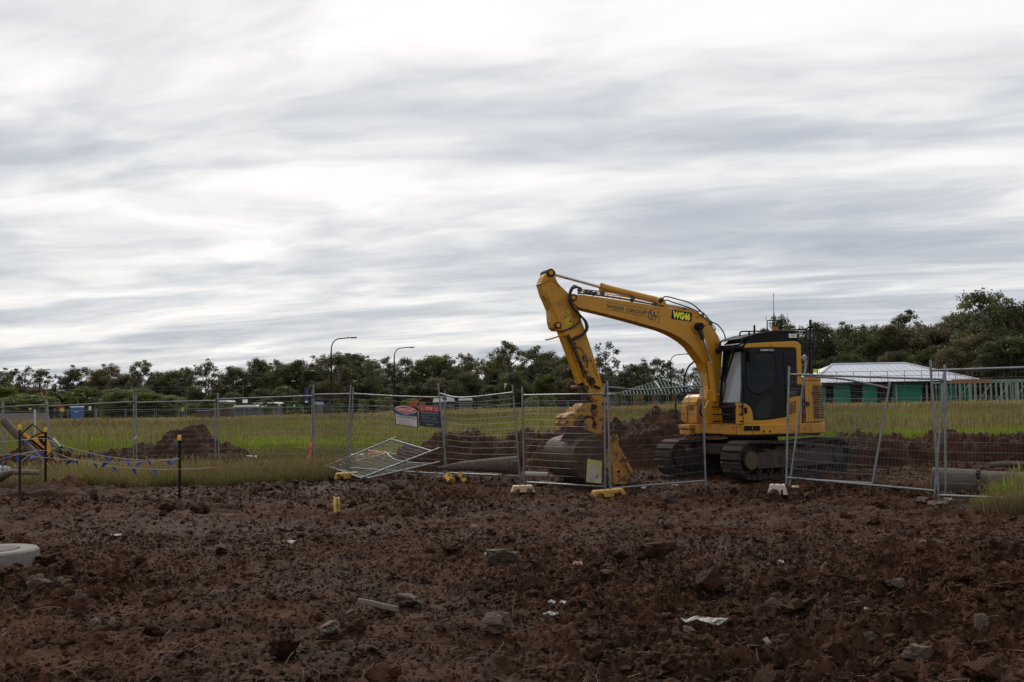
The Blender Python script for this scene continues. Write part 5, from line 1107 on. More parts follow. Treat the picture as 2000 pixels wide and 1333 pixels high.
# mirror group and rails at the rear of the cab, exhaust
hand('rear_post', [(1582.6, 735), (1582.8, 625)], .75, .028, k=1)
hand('rear_rail', [(1574.5, 690), (1574.2, 650), (1575, 643), (1580, 639), (1588, 640)], .95, .018)
hand('rear_rail', [(1575, 688), (1590, 686.5), (1592, 700), (1591.5, 712)], .95, .010)
hand('hose', [(1588, 650), (1591.5, 665), (1590.5, 690), (1592.5, 703)], .7, .012, RUB)
m = MB(); q = side(1584, 741, .3); m.tube([U(q[0], .3, hz - .05), U(q[0], .3, hz + .35), U(q[0] - .03, .3, hz + .62)], [.055, .055, .05], 10); m.build('exhaust_pipe', BLKM, EX, 40)
q = side(1570, 700, 1.1); m = MB(); m.box((q[0], 1.1, q[1]), (.13, .04, .10), U, tw=Matrix.Rotation(.6, 3, 'Y')); m.build('rear_mirror', GALV, EX, bevel=.01)
q0, q1 = side(1588.5, 728.5, .7), side(1597.5, 721, .7); m = MB(); m.prism([(q0[0], q0[1]), (q1[0], q0[1]), (q1[0], q1[1]), (q0[0], q1[1])], .69, .71, lambda p, q, s: U(p, s, q)); m.build('safety_plate', HIVIS, EX)
m = MB(); m.tube([U(q1[0] + .0, .70, hz - .02), U(q1[0] + .04, .70, q1[1])], .012, 6); m.build('plate_bracket', BLKM, EX)
# front left mirror
m = MB(); q = side(1470, 690, 1.3); m.tube([U(q[0] + .15, 1.18, q[1] + .08), U(q[0] + .02, 1.30, q[1] + .02)], .012, 6); m.build('mirror_arm', BLK, EX)
m = MB(); m.prism(rrect(q[0] - .07, q[1] - .17, q[0] + .07, q[1] + .10, .03), 1.27, 1.31, lambda p, q_, s: U(p, s, q_)); m.build('mirror', BLK, EX, bevel=.008)
hand('door_grab_rail', [(1449.5, 690), (1450, 740), (1450.2, 800), (1447.5, 812)], 1.24, .013)
# ---- right hand housing (tank and step box) seen left of the boom foot
th = zat(771, 1.0, -.9)
m = MB(); m.prism([(1.12, 1.115), (1.12, th - .17), (1.05, th - .06), (.95, th), (-.45, th), (-.45, 1.115)], -1.22, -.56, lambda p, q, s: U(p, s, q)); hs_ = m.build('tank_housing', YEL, EX, bevel=.02)
m = MB(); m.prism([(1.125, 1.14), (1.125, th - .25), (1.16, th - .25), (1.16, 1.14)], -1.20, -.95, lambda p, q, s: U(p, s, q)); m.build('housing_step_panel', YEL, EX, bevel=.01)
m = MB(); m.prism([(-.90, 1.40), (-.90, 1.52), (-.66, 1.52), (-.66, 1.40)], 1.118, 1.127, lambda p, q, s: U(s, p, q)); m.build('housing_vent', mat('brown_vent', (.16, .07, .02), .7), hs_)
for a in (-.86, -.74): m = MB(); m.prism([(a, 1.28), (a, 1.34), (a + .09, 1.34), (a + .09, 1.28)], 1.118, 1.126, lambda p, q, s: U(s, p, q)); m.build('sticker', mat('grey_sticker', (.30, .27, .24), .6), hs_)
m = MB(); m.box((1.17, -.92, 1.03), (.16, .5, .09), U); m.box((1.16, -.95, .90), (.12, .45, .10), U); m.build('boarding_step', YELD, EX, bevel=.015)
m = MB(); m.prism([(-.80, .93), (-.74, 1.0), (-.68, .93), (-.74, .86)], 1.12, 1.128, lambda p, q, s: U(s, p, q)); m.build('tie_down_mark', mat('grey_mark', (.16, .14, .11), .6), rfm)
hr = [(1.30, -1.16, 1.18), (1.30, -1.16, th - .10), (1.20, -1.16, th + .03), (1.05, -1.16, th + .05), (.3, -1.16, th + .05)]
m = MB(); m.tube(smooth_path([U(*p) for p in [(1.14, -1.16, 1.17)] + hr], 4), .019, 8); m.build('housing_hand_rail', BLK, EX, 50)
m = MB(); m.tube(smooth_path([U(1.13, -1.05, th - .05), U(1.13, -1.05, th + .35), U(1.05, -1.0, th + .62), U(.95, -.9, th + .75)], 4), .020, 8); m.build('mirror_post', BLK, EX, 50)
# boom foot brackets
for v_ in (-.24, .24):
    pr = [side(*a, v_) for a in ((1378, 828), (1374, 800), (1382, 783), (1395, 778), (1404, 786), (1412, 828))]
    m = MB(); m.prism(pr, v_ - .03, v_ + .03, lambda p, q, s: U(p, s, q)); m.build('boom_foot_bracket', YELD, EX, bevel=.01)
m = MB(); q = side(1381, 775, 0); m.box((q[0] + .02, .22, q[1]), (.09, .16, .30), U, tw=Matrix.Rotation(.2, 3, 'Y')); m.build('yellow_cover_box', YEL, EX, bevel=.02)
m = MB(); r = random.Random(3)
for k in range(12):
    v_ = r.uniform(-.35, .2); pts = [U(.92 + r.uniform(-.05, .1), v_, 1.15), U(1.12 + r.uniform(0, .12), v_ + .03, 1.35), U(1.02 + r.uniform(0, .1), v_, 1.62 + r.uniform(0, .12))]; m.tube(smooth_path(pts, 3), .015, 5)
m.build('hydraulic_hose', RUB, EX)
# ---- boom
BW = .165
top = [(1117, 579), (1120, 575), (1140, 576.5), (1221, 588), (1262, 594.5), (1296, 600.5), (1330, 605), (1350, 609), (1366, 617), (1381, 629), (1394, 643.5), (1403, 657), (1409, 672), (1411, 690), (1409, 720), (1405, 750), (1400, 780), (1393, 792), (1384, 790)]
bot = [(1380, 780), (1382, 755), (1380, 728), (1374, 709), (1363, 694), (1350, 676), (1338, 665.5), (1325, 657), (1312, 650), (1295, 643), (1262, 633.5), (1221, 622), (1180, 611.5), (1150, 604.5), (1128, 599), (1118, 592)]
bprof = [side(*a, BW) for a in top + bot]
m = MB(); m.prism(bprof, -BW, BW, lambda p, q, s: U(p, s, q)); boom = m.build('boom', YEL, EX, bevel=.008)
# bottom flange strip standing slightly proud along the belly
m = MB(); bl = [side(*a, BW) for a in bot[2:-1]]; m.prism([(p, q + .012) for p, q in bl] + [(p, q - .014) for p, q in reversed(bl)], -BW - .012, BW + .012, lambda p, q, s: U(p, s, q)); m.build('boom_flange', YEL, boom)
q = side(1362.5, 640, BW); m = MB(); m.cyl(U(q[0], -BW - .03, q[1]), U(q[0], BW + .03, q[1]), .14, 24); m.build('boom_boss', YEL, boom, 40)
vB = BW + .0035
lettering('lettering', 'WEIER GROUP', (1184.5, 602), (1263, 615.5), vB, INK, .118, boom, .0015)
for a, b in (((1185, 590.3), (1263, 603.6)), ((1184, 604.4), (1263, 618.6))):
    a, b = side(*a, vB), side(*b, vB); m = MB(); t = .004; m.prism([(a[0], a[1] - t), (b[0], b[1] - t), (b[0], b[1] + t), (a[0], a[1] + t)], BW - .002, vB, lambda p, q, s: U(p, s, q)); m.build('lettering_rule', INK, boom)
def stroke(pts, w, v=vB, m_=INK, name='emblem', k=6):
    P = smooth_path([Vector((*side(a, b, v), 0)) for a, b in pts], k); vs = []; fs = []
    for i, p in enumerate(P):
        t = (P[min(i + 1, len(P) - 1)] - P[max(i - 1, 0)]).normalized(); n = Vector((-t.y, t.x, 0)) * (w[i * (len(w) - 1) // max(len(P) - 1, 1)] if isinstance(w, list) else w)
        vs += [U((p + n).x, v, (p + n).y), U((p - n).x, v, (p - n).y)]
    for i in range(len(P) - 1): fs.append((2 * i, 2 * i + 1, 2 * i + 3, 2 * i + 2))
    mb = MB(); mb.add(vs, fs); return mb.build(name, m_, boom)
EMB = mat('emblem_blue', (.05, .045, .10), .5)
stroke([(1289, 605), (1283, 603.2), (1276, 604), (1269.5, 608), (1266.5, 614.5), (1267.5, 621), (1273, 624.5), (1280, 625)], [.004, .007, .010, .012, .012, .010, .005], m_=EMB)
stroke([(1288.5, 617.5), (1287.5, 620), (1286.8, 626), (1286.5, 633)], .005, m_=EMB); stroke([(1282, 619), (1285, 618), (1290, 617.3)], .004, m_=EMB)
for a, b, w_ in (((1269, 608), (1274.5, 622), .014), ((1274.5, 622), (1277.5, 611), .005), ((1276.5, 608.5), (1281, 622.5), .014), ((1281, 622.5), (1287, 609), .005)): stroke([a, b], w_, k=1)
stroke([(1267, 607.5), (1272, 608.3)], .004, k=1); stroke([(1284, 608.4), (1289, 609.4)], .004, k=1)
q4 = [side(*a, vB) for a in ((1311, 623), (1350, 629), (1352, 611.5), (1313, 605.5))]
m = MB(); m.prism(q4, BW, vB, lambda p, q, s: U(p, s, q)); npl = m.build('number_plate', BLKM, boom)
lettering('lettering', 'WG46', (1314.5, 620.6), (1348.8, 626), vB + .003, LIME, .19, boom, .012)
# upper end pin eye and hoses
def pin(name, px, py, v0, v1, r, m_, parent=EX, n=18):
    q = side(px, py, max(v0, v1)); mb = MB(); mb.cyl(U(q[0], v0, q[1]), U(q[0], v1, q[1]), r, n); return mb.build(name, m_, parent, 40)
pin('boom_tip_pin', 1120.5, 581.5, -.24, .25, .075, BLKM); pin('pin_cap', 1120.5, 581.5, .25, .262, .045, YELD)
# ---- arm (stick)
AW = .135
ap = [(1069, 531), (1072, 528), (1078, 527.5), (1083, 532), (1086, 545), (1092, 556), (1103, 566), (1112, 575), (1121, 588), (1130, 608), (1133.5, 618), (1136, 628), (1143.5, 647), (1158, 691), (1170, 729), (1178.5, 757), (1184, 775), (1186, 790), (1181, 797), (1174, 793), (1163, 779), (1150, 760), (1143, 752), (1136, 735), (1122, 697), (1112, 672), (1103, 652), (1096, 646), (1086.5, 646), (1080, 640), (1077, 628), (1075.5, 606), (1068, 588), (1062.5, 577), (1056, 554), (1062, 540)]
m = MB(); m.prism([side(*a, AW) for a in ap], -AW, AW, lambda p, q, s: U(p, s, q)); arm = m.build('arm', YELD, EX, bevel=.01)
for v_ in (AW + .014, -AW - .014):
    e_ = [side(*a, AW) for a in ((1057, 553), (1067, 534), (1072, 529), (1078, 528.5), (1083, 534), (1085, 548), (1074, 546))]; m = MB(); m.prism(e_, v_ - .012, v_ + .012, lambda p, q, s: U(p, s, q)); m.build('arm_ear', YELD, arm)
m = MB(); m.prism([(p, q) for p, q in [side(*a, AW + .02) for a in ((1053.5, 555), (1060, 554.5), (1070, 549), (1078, 548.5), (1086, 552), (1093, 560), (1094, 558), (1086, 549.5), (1078, 546.5), (1069, 547), (1059, 552))]], -AW - .02, AW + .02, lambda p, q, s: U(p, s, q)); m.build('arm_weld_band', YELD, arm)
m = MB(); rb_ = [side(*a, AW) for a in ((1064, 570), (1078, 600), (1090, 628), (1098, 645))]; m.tube([U(p, AW + .004, q) for p, q in rb_], .012, 5); m.build('arm_rib', YELD, arm)
pin('arm_top_pin', 1076.3, 533, -.2, .2, .085, BLKM); pin('pin_cap', 1076.3, 533, .2, .21, .05, YELD)
pin('cylinder_pin', 1090.5, 635.5, -.19, .19, .07, BLKM); pin('pin_cap', 1090.5, 635.5, .19, .205, .045, YEL)
# warning decal on the arm
q4 = [side(*a, AW + .004) for a in ((1106.5, 637.5), (1119.5, 632.5), (1110, 605), (1097, 609.5))]; m = MB(); m.prism(q4, AW, AW + .003, lambda p, q, s: U(p, s, q)); dc = m.build('warning_decal', DECAL, arm)
def strokeA(pts, w, parent=dc, m_=BLKM, v=AW + .007, closed=False):
    P = [side(a, b, v) for a, b in pts] + ([side(*pts[0], v)] if closed else []); mb = MB()
    for a, b in zip(P, P[1:]):
        t = Vector((b[0] - a[0], b[1] - a[1])).normalized(); n = Vector((-t.y, t.x)) * w; mb.add([U(a[0] + n.x, v, a[1] + n.y), U(a[0] - n.x, v, a[1] - n.y), U(b[0] - n.x, v, b[1] - n.y), U(b[0] + n.x, v, b[1] + n.y)], [(0, 1, 2, 3)])
    return mb.build('warning_symbol', m_, parent)
strokeA([(1101.5, 622.5), (1112.5, 616), (1103.5, 608.5)], .005, closed=True); strokeA([(1104, 619), (1108, 615.5)], .005)
strokeA([(1110, 630), (1113.5, 628.3)], .006); strokeA([(1114, 623.5), (1116, 630)], .010)
for k, (a, b) in enumerate((((1152, 704), (1160, 725)), ((1160, 725.5), (1166, 741)))):
    L_ = lettering('lettering', 'Power Tilt 138'[:9] if False else ('IIIIII' if k == 0 else 'IIII'), a, b, AW + .006, BLKM, .05, arm) if False else None
for k in range(9): strokeA([(1152.3 + k * 1.55, 705 + k * 4.2), (1156.2 + k * 1.55, 703.8 + k * 4.2)], .008, parent=arm)
# ---- cylinders
def cylinder(nm, A, Bp, Cp, v, rb, rr, parent=EX, barrel_from_B=True, mt=YEL):
    """rod from A to B, barrel from B to C"""
    a, b, c = (side(*p, v) for p in (A, Bp, Cp)); e = MB(); e.cyl(U(b[0], v, b[1]), U(c[0], v, c[1]), rb, 18); o = e.build(nm, mt, parent, 40)
    m = MB(); m.cyl(U(a[0], v, a[1]), U(b[0], v, b[1]), rr, 12); m.build('rod', CHROME, o, 40)
    d = Vector((c[0] - b[0], c[1] - b[1])).normalized(); m = MB(); m.cyl(U(b[0], v, b[1]), U(b[0] + d.x * .06, v, b[1] + d.y * .06), rb * 1.18, 18); m.build('gland', mt, o, 40)
    m = MB(); m.cyl(U(a[0], v - rr * 1.4, a[1]), U(a[0], v + rr * 1.4, a[1]), rr * 2.0, 14); m.build('rod_eye', BLKM, o, 40)
    return o
cylinder('arm_cylinder', (1077, 534.5), (1173, 561), (1288, 588.5), 0, .078, .036)
q = side(1291, 589, .1); m = MB(); m.prism([side(*a, .1) for a in ((1278, 599), (1284, 584), (1290, 580.5), (1297, 584), (1306, 603))], -.11, .11, lambda p, q, s: U(p, s, q)); m.build('cylinder_bracket', YEL, boom, bevel=.01)
pin('cylinder_pin', 1291, 588, -.14, .14, .04, BLKM)
cylinder('boom_cylinder', (1366, 637), (1386.5, 707), (1396, 784), .27, .068, .034, mt=YEL)
cylinder('boom_cylinder', (1352, 655), (1366, 709), (1384, 776), -.27, .068, .034, mt=YEL)
q = side(1366, 638, .27); m = MB(); m.cyl(U(q[0], BW, q[1]), U(q[0], .34, q[1]), .095, 20, .075); m.build('boom_pin_cap', BLKM, EX, 40)
m = MB(); q2 = side(1372.5, 664, .27); m.cyl(U(q[0], .27, q[1]), U(q2[0], .27, q2[1]), .055, 14, .045); m.build('cylinder_hose_sleeve', RUB, EX, 40)
m = MB(); a = side(1109.5, 665, .05); 
cylinder('bucket_cylinder', (1134, 756), (1133, 748), (1093, 642), .0, .082, .04, mt=YELD)
# ---- bucket linkage, quick hitch
def plate(name, pts, v0, v1, m_, parent=EX, bev=.008): 
    mb = MB(); mb.prism([side(*a, max(v0, v1)) for a in pts], v0, v1, lambda p, q, s: U(p, s, q)); return mb.build(name, m_, parent, bevel=bev)
plate('arm_link', [(1143, 756), (1147, 753.5), (1151, 756), (1172, 776), (1180, 786), (1178, 795), (1170, 792), (1148, 764)], .15, .19, YELD)
plate('arm_link', [(1143, 756), (1147, 753.5), (1151, 756), (1172, 776), (1180, 786), (1178, 795), (1170, 792), (1148, 764)], -.19, -.15, YELD)
for v_ in (-.17, .15): plate('tilt_link', [(1127, 755), (1133, 752), (1137, 756), (1141, 772), (1152, 792), (1146, 796), (1136, 783)], v_, v_ + .03, BKT)
pin('link_pin', 1132, 757, -.2, .2, .045, BKT); pin('link_pin', 1146, 758, -.22, .22, .05, BKT); pin('link_pin', 1181, 789, -.22, .22, .05, BKT); 
hitch = plate('quick_hitch', [(1134, 793), (1139, 789), (1157, 786.5), (1165, 788), (1181, 797), (1192, 806), (1196, 813), (1193, 820), (1183, 820), (1175, 829), (1166, 829), (1160, 817), (1148, 812), (1138, 816), (1131, 806)], -.21, .21, YELM)
pin('hitch_pin', 1161, 795, -.26, .25, .055, BLKM, hitch); pin('hitch_pin', 1192.5, 815, -.25, .27, .065, YELM, hitch)
plate('hitch_bracket', [(1104.5, 816), (1109, 810), (1126, 806), (1131, 796), (1138, 797), (1136, 812), (1132, 830), (1126, 836), (1106, 833), (1104.5, 827), (1108, 822)], -.28, .28, YELM)
plate('hitch_frame', [(1133, 824), (1140, 826), (1166, 841), (1170, 826), (1177, 828), (1174, 846), (1165, 848), (1135, 838)], -.26, .26, YELM)
pin('hitch_roller', 1150, 825, -.2, .2, .09, YELM, n=14)
# ---- bucket: curled, its back to the left, with real wall thickness
BV = .80
bs = [(1180, 850), (1168, 851.5), (1156, 853.5), (1146, 856), (1137, 860), (1128.5, 867), (1122, 876), (1119, 888), (1119.5, 901), (1124, 916), (1133, 930), (1146, 940), (1162, 945), (1178, 947)]
P = [Vector((*side(*a, BV), 0)) for a in bs]; th_ = .03; inner = []
for i, p in enumerate(P):
    t = (P[min(i + 1, len(P) - 1)] - P[max(i - 1, 0)]).normalized(); n = Vector((t.y, -t.x, 0)); 
    cen = sum(P, Vector()) / len(P); n = n if n.dot(cen - p) > 0 else -n; inner.append(p + n * th_)
m = MB(); m.prism([(p.x, p.y) for p in P] + [(p.x, p.y) for p in reversed(inner)], -BV, BV, lambda p, q, s: U(p, s, q)); bk = m.build('bucket', BKT, EX, 30, label='mud covered digging bucket resting on the soil with its rounded back to the left')
for v_ in (-BV, BV - .03): m = MB(); m.prism([(p.x, p.y) for p in inner], v_ + .001, v_ + .029, lambda p, q, s: U(p, s, q)); m.build('bucket_side', BKT, bk)
for v_ in (-.30, .26):
    m = MB(); m.prism([side(*a, v_) for a in ((1092, 862), (1108, 836), (1128, 834), (1160, 846), (1172, 852), (1120, 866))], v_, v_ + .04, lambda p, q, s: U(p, s, q)); m.build('bucket_ear', BKT, bk)
m = MB(); lip = P[-1]; m.box((lip.x - .02, 0, lip.y - .0), (.16, BV * 2 + .02, .035), U); m.build('cutting_edge', STEEL, bk)
# ---- hydraulic lines on the boom
def line(name, pts, v, r, m_=YEL, k=4, n=6): 
    mb = MB(); mb.tube(smooth_path([U(side(a, b, v)[0], v, side(a, b, v)[1]) for a, b in pts], k), r, n); return mb.build(name, m_, EX, 50)
for j, dy in enumerate((-6.0, -9.5, -13.0)):
    line('hydraulic_pipe', [(1128, 578.5 + dy), (1150, 580 + dy), (1200, 586.5 + dy), (1250, 595 + dy), (1290, 602 + dy * .7), (1330, 608 + dy * .6), (1356, 615 + dy * .6), (1380, 632 + dy * .6), (1397, 653 + dy * .4)], .07 + .04 * (j % 2), .012, YEL if j < 2 else GALV)
line('hydraulic_pipe', [(1128, 573.5), (1150, 575.5), (1200, 582.5), (1250, 591), (1296, 599)], .13, .012, RUB)
for px, py in ((1133, 563), (1146, 566), (1154, 568), (1162, 570), (1177, 569), (1236, 582.5), (1281, 591), (1337, 601), (1371, 613), (1387, 627)):
    q = side(px, py + 4, .1); m = MB(); m.box((q[0], .08, q[1]), (.055, .14, .085), U, tw=Matrix.Rotation(.22, 3, 'Y')); m.build('pipe_clamp', STEEL, EX, bevel=.006)
for (a, b) in ((1140, 576), (1168, 579), (1187, 584), (1198, 586), (1210, 588)): q = side(a, b, .12); m = MB(); m.tube([U(q[0], .12, q[1] - .04), U(q[0], .12, q[1] + .09)], .006, 5); m.build('pipe_stand', YEL, EX)
line('hose', [(1294, 588), (1295, 581.5), (1303, 580), (1325, 585.5), (1345, 591), (1358, 599), (1366, 606), (1375, 614)], .12, .014, RUB)
line('hose', [(1296, 589), (1303, 586.5), (1312, 590), (1330, 596), (1350, 603), (1364, 610)], .06, .014, RUB)
line('hose', [(1364, 607), (1375, 613), (1388, 628), (1400, 634), (1409, 643), (1414, 652), (1416.5, 661), (1415, 668)], .12, .015, RUB)
line('hose', [(1378, 620), (1388, 632), (1396, 640), (1397.5, 644), (1393, 643)], .16, .011, RUB)
line('wire', [(1373, 640), (1380, 635), (1385, 632)], .18, .004, BLKM)
# thick black hoses round the arm pivot
for j, dv in enumerate((.19, .22, .25, .20)):
    o_ = j * 1.4
    line('hose', [(1131 + o_, 563), (1122 + o_, 558 + o_), (1114 + o_, 566), (1111 + o_ * .8, 580), (1113 + o_ * .8, 592), (1121 + o_ * .6, 604), (1133 + o_ * .4, 617), (1141 + o_ * .8, 627), (1144 + o_, 637), (1143 + o_, 645), (1137 + o_, 653), (1128, 657 + o_), (1118, 661 + o_)], dv, .016, RUB)
line('hose', [(1112, 578), (1112, 590), (1120, 602), (1129, 609), (1133, 618), (1132, 627), (1124, 636), (1110, 643), (1097, 648)], .17, .017, RUB)
line('hose', [(1060, 569), (1060, 578), (1063, 585), (1068, 590)], .05, .008, RUB)
# arm side pipes, valve blocks
line('hydraulic_pipe', [(1110, 654), (1117, 668), (1128, 690), (1138, 714), (1146, 736), (1156, 757)], .16, .013, STEEL); line('hydraulic_pipe', [(1107, 657), (1114, 672), (1125, 694), (1134, 716), (1141, 738)], .16, .017, RUB)
line('hose', [(1127, 678), (1135, 681), (1140, 689), (1141, 693)], .17, .009, RUB); line('hose', [(1147, 702), (1148, 711), (1146, 719)], .17, .012, RUB); line('hose', [(1125, 707), (1130, 705), (1136, 712), (1146, 735), (1147, 748)], .17, .011, RUB)
for px, py, w_, h_ in ((1118, 661, .07, .08), (1122, 672, .06, .06), (1143, 699, .09, .12), (1146, 727, .06, .06), (1157, 745, .11, .13), (1152, 738, .07, .07)):
    q = side(px, py, .17); m = MB(); m.box((q[0], .165, q[1]), (w_, .06, h_), U, tw=Matrix.Rotation(.3, 3, 'Y')); m.build('valve_block', YELD if py == 661 else STEEL, arm, bevel=.008)
line('pipe_end', [(1160, 754), (1172, 759)], .18, .025, BLKM, k=1)
# curved yellow guard bar sticking out to the left
for v_ in (.20, -.16): line('guard_bar', [(1112, 651), (1096, 656), (1080, 661), (1070, 663.8)], v_, .016, YELD)
m = MB(); a = side(1070, 663.8, .2); b = side(1070, 663.8, -.16); m.tube([U(a[0], .2, a[1]), U((a[0] + b[0]) / 2 + .05, .02, (a[1] + b[1]) / 2), U(b[0], -.16, b[1])], .016, 6); m.build('guard_bar', YELD, EX)
# ---- the separate yellow steel tyne standing by the bucket
RT = empty('ripper_tyne', at(1205, 942, 20.3)); tag(RT, 'yellow steel ripper tyne standing on the soil right of the bucket', 'excavator attachment')
def Rp(name, pts, t0, t1, m_=YELM):
    mb = MB(); mb.prism([tuple((at(a, b, 20.4).x, at(a, b, 20.4).z)) for a, b in pts], t0, t1, lambda p, q, s: Vector((p, 20.4 + s + (p - RT.location.x) * .25, q))); return mb.build(name, m_, RT, bevel=.01)
Rp('shank_plate', [(1191, 856), (1194, 850), (1200, 847.5), (1206, 850), (1208, 858), (1207, 868), (1214, 880), (1224, 897), (1225, 903), (1234, 932), (1226, 938), (1218, 930), (1200, 905), (1193, 890), (1189, 880)], -.06, .06)
Rp('shank_plate', [(1178, 884), (1190, 868), (1193, 890), (1204, 912), (1200, 920), (1186, 918), (1179, 908)], -.20, -.14); Rp('shank_plate', [(1193, 856), (1200, 849), (1206, 852), (1208, 868), (1196, 868)], .12, .16)
Rp('wear_plate', [(1216, 890), (1224, 895), (1228, 907), (1240, 925), (1236, 934), (1226, 915)], -.14, .10); Rp('foot_plate', [(1194, 915), (1214, 918), (1229, 937), (1220, 945), (1196, 944)], -.25, .25)
m = MB(); q = at(1200, 856, 20.4); m.cyl(q + Vector((0, -.12, 0)), q + Vector((0, .18, 0)), .045, 14); m.build('tyne_pin', STEEL, RT, 40)
m = MB(); q = at(1206, 920, 20.4); m.cyl(q + Vector((0, -.26, 0)), q + Vector((0, -.05, 0)), .03, 12); m.build('pin_hole', BLKM, RT, 40)
# ---------------------------------------------------------------- temporary fence panels
def fence_panel(LB, LT, RB_, RT_, label, mids=None, up=(.16, .16), dn=(.16, .16), nv=38, nh=13, bow=0.0, group='temporary fence panels along the site edge', wr=.0021, clamp=True, sag=0.0):
    """corner points where the rails meet the poles; mids: extra points of the top rail"""
    LB, LT, RB_, RT_ = (Vector(a) for a in (LB, LT, RB_, RT_)); base = LB.lerp(RB_, .5)
    e = empty('temporary_fence', base); tag(e, label, 'fence', group)
    for (b, t, u_, d_) in ((LB, LT, up[0], dn[0]), (RB_, RT_, up[1], dn[1])):
        d = (t - b).normalized(); m = MB(); m.tube([b - d * d_, b, t, t + d * u_], .0195, 8); m.build('pole', GALV, e, 60)
    tr = [LT] + [Vector(q) for q in (mids or [])] + [RT_]
    m = MB(); m.tube(smooth_path(tr, 3) if mids else tr, .0195, 8); m.build('top_rail', GALV, e, 60)
    br = [LB, LB.lerp(RB_, .5) - Vector((0, 0, sag)), RB_]; m = MB(); m.tube(smooth_path(br, 3), .0195, 8); m.build('bottom_rail', GALV, e, 60)
    # top rail polyline by fraction
    cum = [0.0]
    for a, b in zip(tr, tr[1:]): cum.append(cum[-1] + (b - a).length)
    def tp(s_):
        d = s_ * cum[-1]
        for i in range(len(tr) - 1):
            if d <= cum[i + 1] + 1e-6: return tr[i].lerp(tr[i + 1], (d - cum[i]) / max(cum[i + 1] - cum[i], 1e-6))
        return tr[-1]
    n = (RB_ - LB).cross(Vector((0, 0, 1))).normalized(); r = random.Random(len(label))
    ph = r.uniform(0, 6)
    def S_(s_, t):
        p = LB.lerp(RB_, s_).lerp(tp(s_), t); return p + n * bow * math.sin(s_ * 3.1416) * math.sin(t * 3.1416) * math.cos(3 * t + ph) - Vector((0, 0, .25 * abs(bow) * math.sin(s_ * 3.1416) * (1 - t)))
    m = MB()
    for i in range(1, nv): s_ = i / nv + r.uniform(-.0015, .0015); m.tube([S_(s_, t) for t in (0.0, .2, .4, .6, .8, .985)], wr, 3, cap=False)
    for i in range(1, nh): t = (i / nh) ** .9; m.tube([S_(k / 8, t) for k in range(9)], wr * 1.1, 3, cap=False)
    m.build('wire_mesh', WIRE, e)
    if clamp:
        c = RT_ - (RT_ - RB_).normalized() * .03; m = MB(); m.box(c, (.09, .06, .05)); m.box(c + Vector((0, -.03, .0)), (.03, .05, .02)); m.build('clamp', STEEL, e, bevel=.006)
    return e
def pnl(lb, lt, rb, rt, Yl, Yr, label, mids=(), dYt=(0, 0), **k):
    W = lambda p, Y: at(p[0], p[1], Y)
    ms = [at(a, b, Yl + (Yr - Yl) * ((a - lt[0]) / (rt[0] - lt[0]))) for a, b in mids]
    return fence_panel(W(lb, Yl), W(lt, Yl + dYt[0]), W(rb, Yr), W(rt, Yr + dYt[1]), label, ms, **k)
pnl((-150, 915), (-150, 800), (4, 914), (5, 796), 30.5, 29.6, 'fence panel cut off by the left edge, left of the leaning brown post')
pnl((9, 913), (7, 795), (96, 915.5), (90.5, 790.5), 29.4, 28.3, 'fence panel with the black and yellow road sign leaning in front of it')
pnl((102, 918.5), (93, 794), (261, 915), (261.5, 785), 28.2, 26.9, 'fence panel behind the picket at the dark soil mound, second full one from the left')
pnl((267, 915), (266, 786.5), (421, 911), (420.5, 783), 26.8, 26.0, 'fence panel behind the big blue bunting triangles, between two double poles', up=(.22, .05))
pnl((428, 912.5), (425.5, 780), (609, 911.5), (610, 773.5), 26.0, 25.2, 'wide fence panel behind the pale bent conduit lying in the grass')
pnl((615, 909), (612.5, 771), (677, 920), (684.5, 769.5), 25.2, 22.8, 'narrowest looking fence panel, right of the pink tape', up=(.25, .2))
pnl((683, 914.5), (689.5, 769.5), (868, 926.5), (869, 777), 22.8, 22.4, 'fence panel carrying the danger and stop signs', mids=[(780, 774.5)], dn=(.3, .05))
pnl((873, 924), (857.5, 768.5), (1016, 931), (1002, 767), 22.3, 20.9, 'fence panel with a V shaped dent in its top rail', mids=[(902, 777.5), (930, 768 + 5), (960, 773)][:1], up=(.22, .16), dn=(.2, .12), bow=.10)
pnl((1024, 942), (1020, 772.5), (1182, 951), (1180.5, 769.5), 20.4, 19.3, 'fence panel in front of the digging bucket, with the small yellow card', up=(.18, .2), bow=.07)
pnl((1192, 954.5), (1186.5, 756.5), (1378, 939), (1372, 754), 18.9, 19.7, 'fence panel with a sagging top rail in front of the yellow tyne', mids=[(1215, 759), (1248, 762), (1300, 758.5), (1340, 756)], up=(.12, .3), dn=(.16, .16), bow=.06, clamp=False)
pnl((1536, 933), (1541, 731.5), (1826, 959), (1843, 741.5), 17.4, 15.9, 'longest looking fence panel leaning in the gap right of the machine cab', up=(.14, .1), dn=(.12, .1), nv=42, bow=.05)
pnl((1544, 935.5), (1571, 735), (1704, 944.5), (1736, 759), 17.6, 16.9, 'crushed fence panel slanting behind the longest looking one', mids=[(1640, 740), (1690, 749)], up=(.28, .12), dn=(.12, -.02), nv=36, bow=.12, clamp=False)
pnl((1833, 967.5), (1818, 724), (2128, 981), (2135, 714), 14.9, 13.4, 'nearest fence panel at the right edge in front of the concrete pipes', up=(.16, .1), dn=(.12, .1), nv=40, clamp=False)
m = MB(); m.tube([at(1847, 972, 15.6), at(1845, 712, 15.6)], .02, 8); o = based(m.build('loose_pole', GALV), at(1847, 972, 15.6)); tag(o, 'single steel fence pole right behind the start of the rightmost panel', 'fence pole')
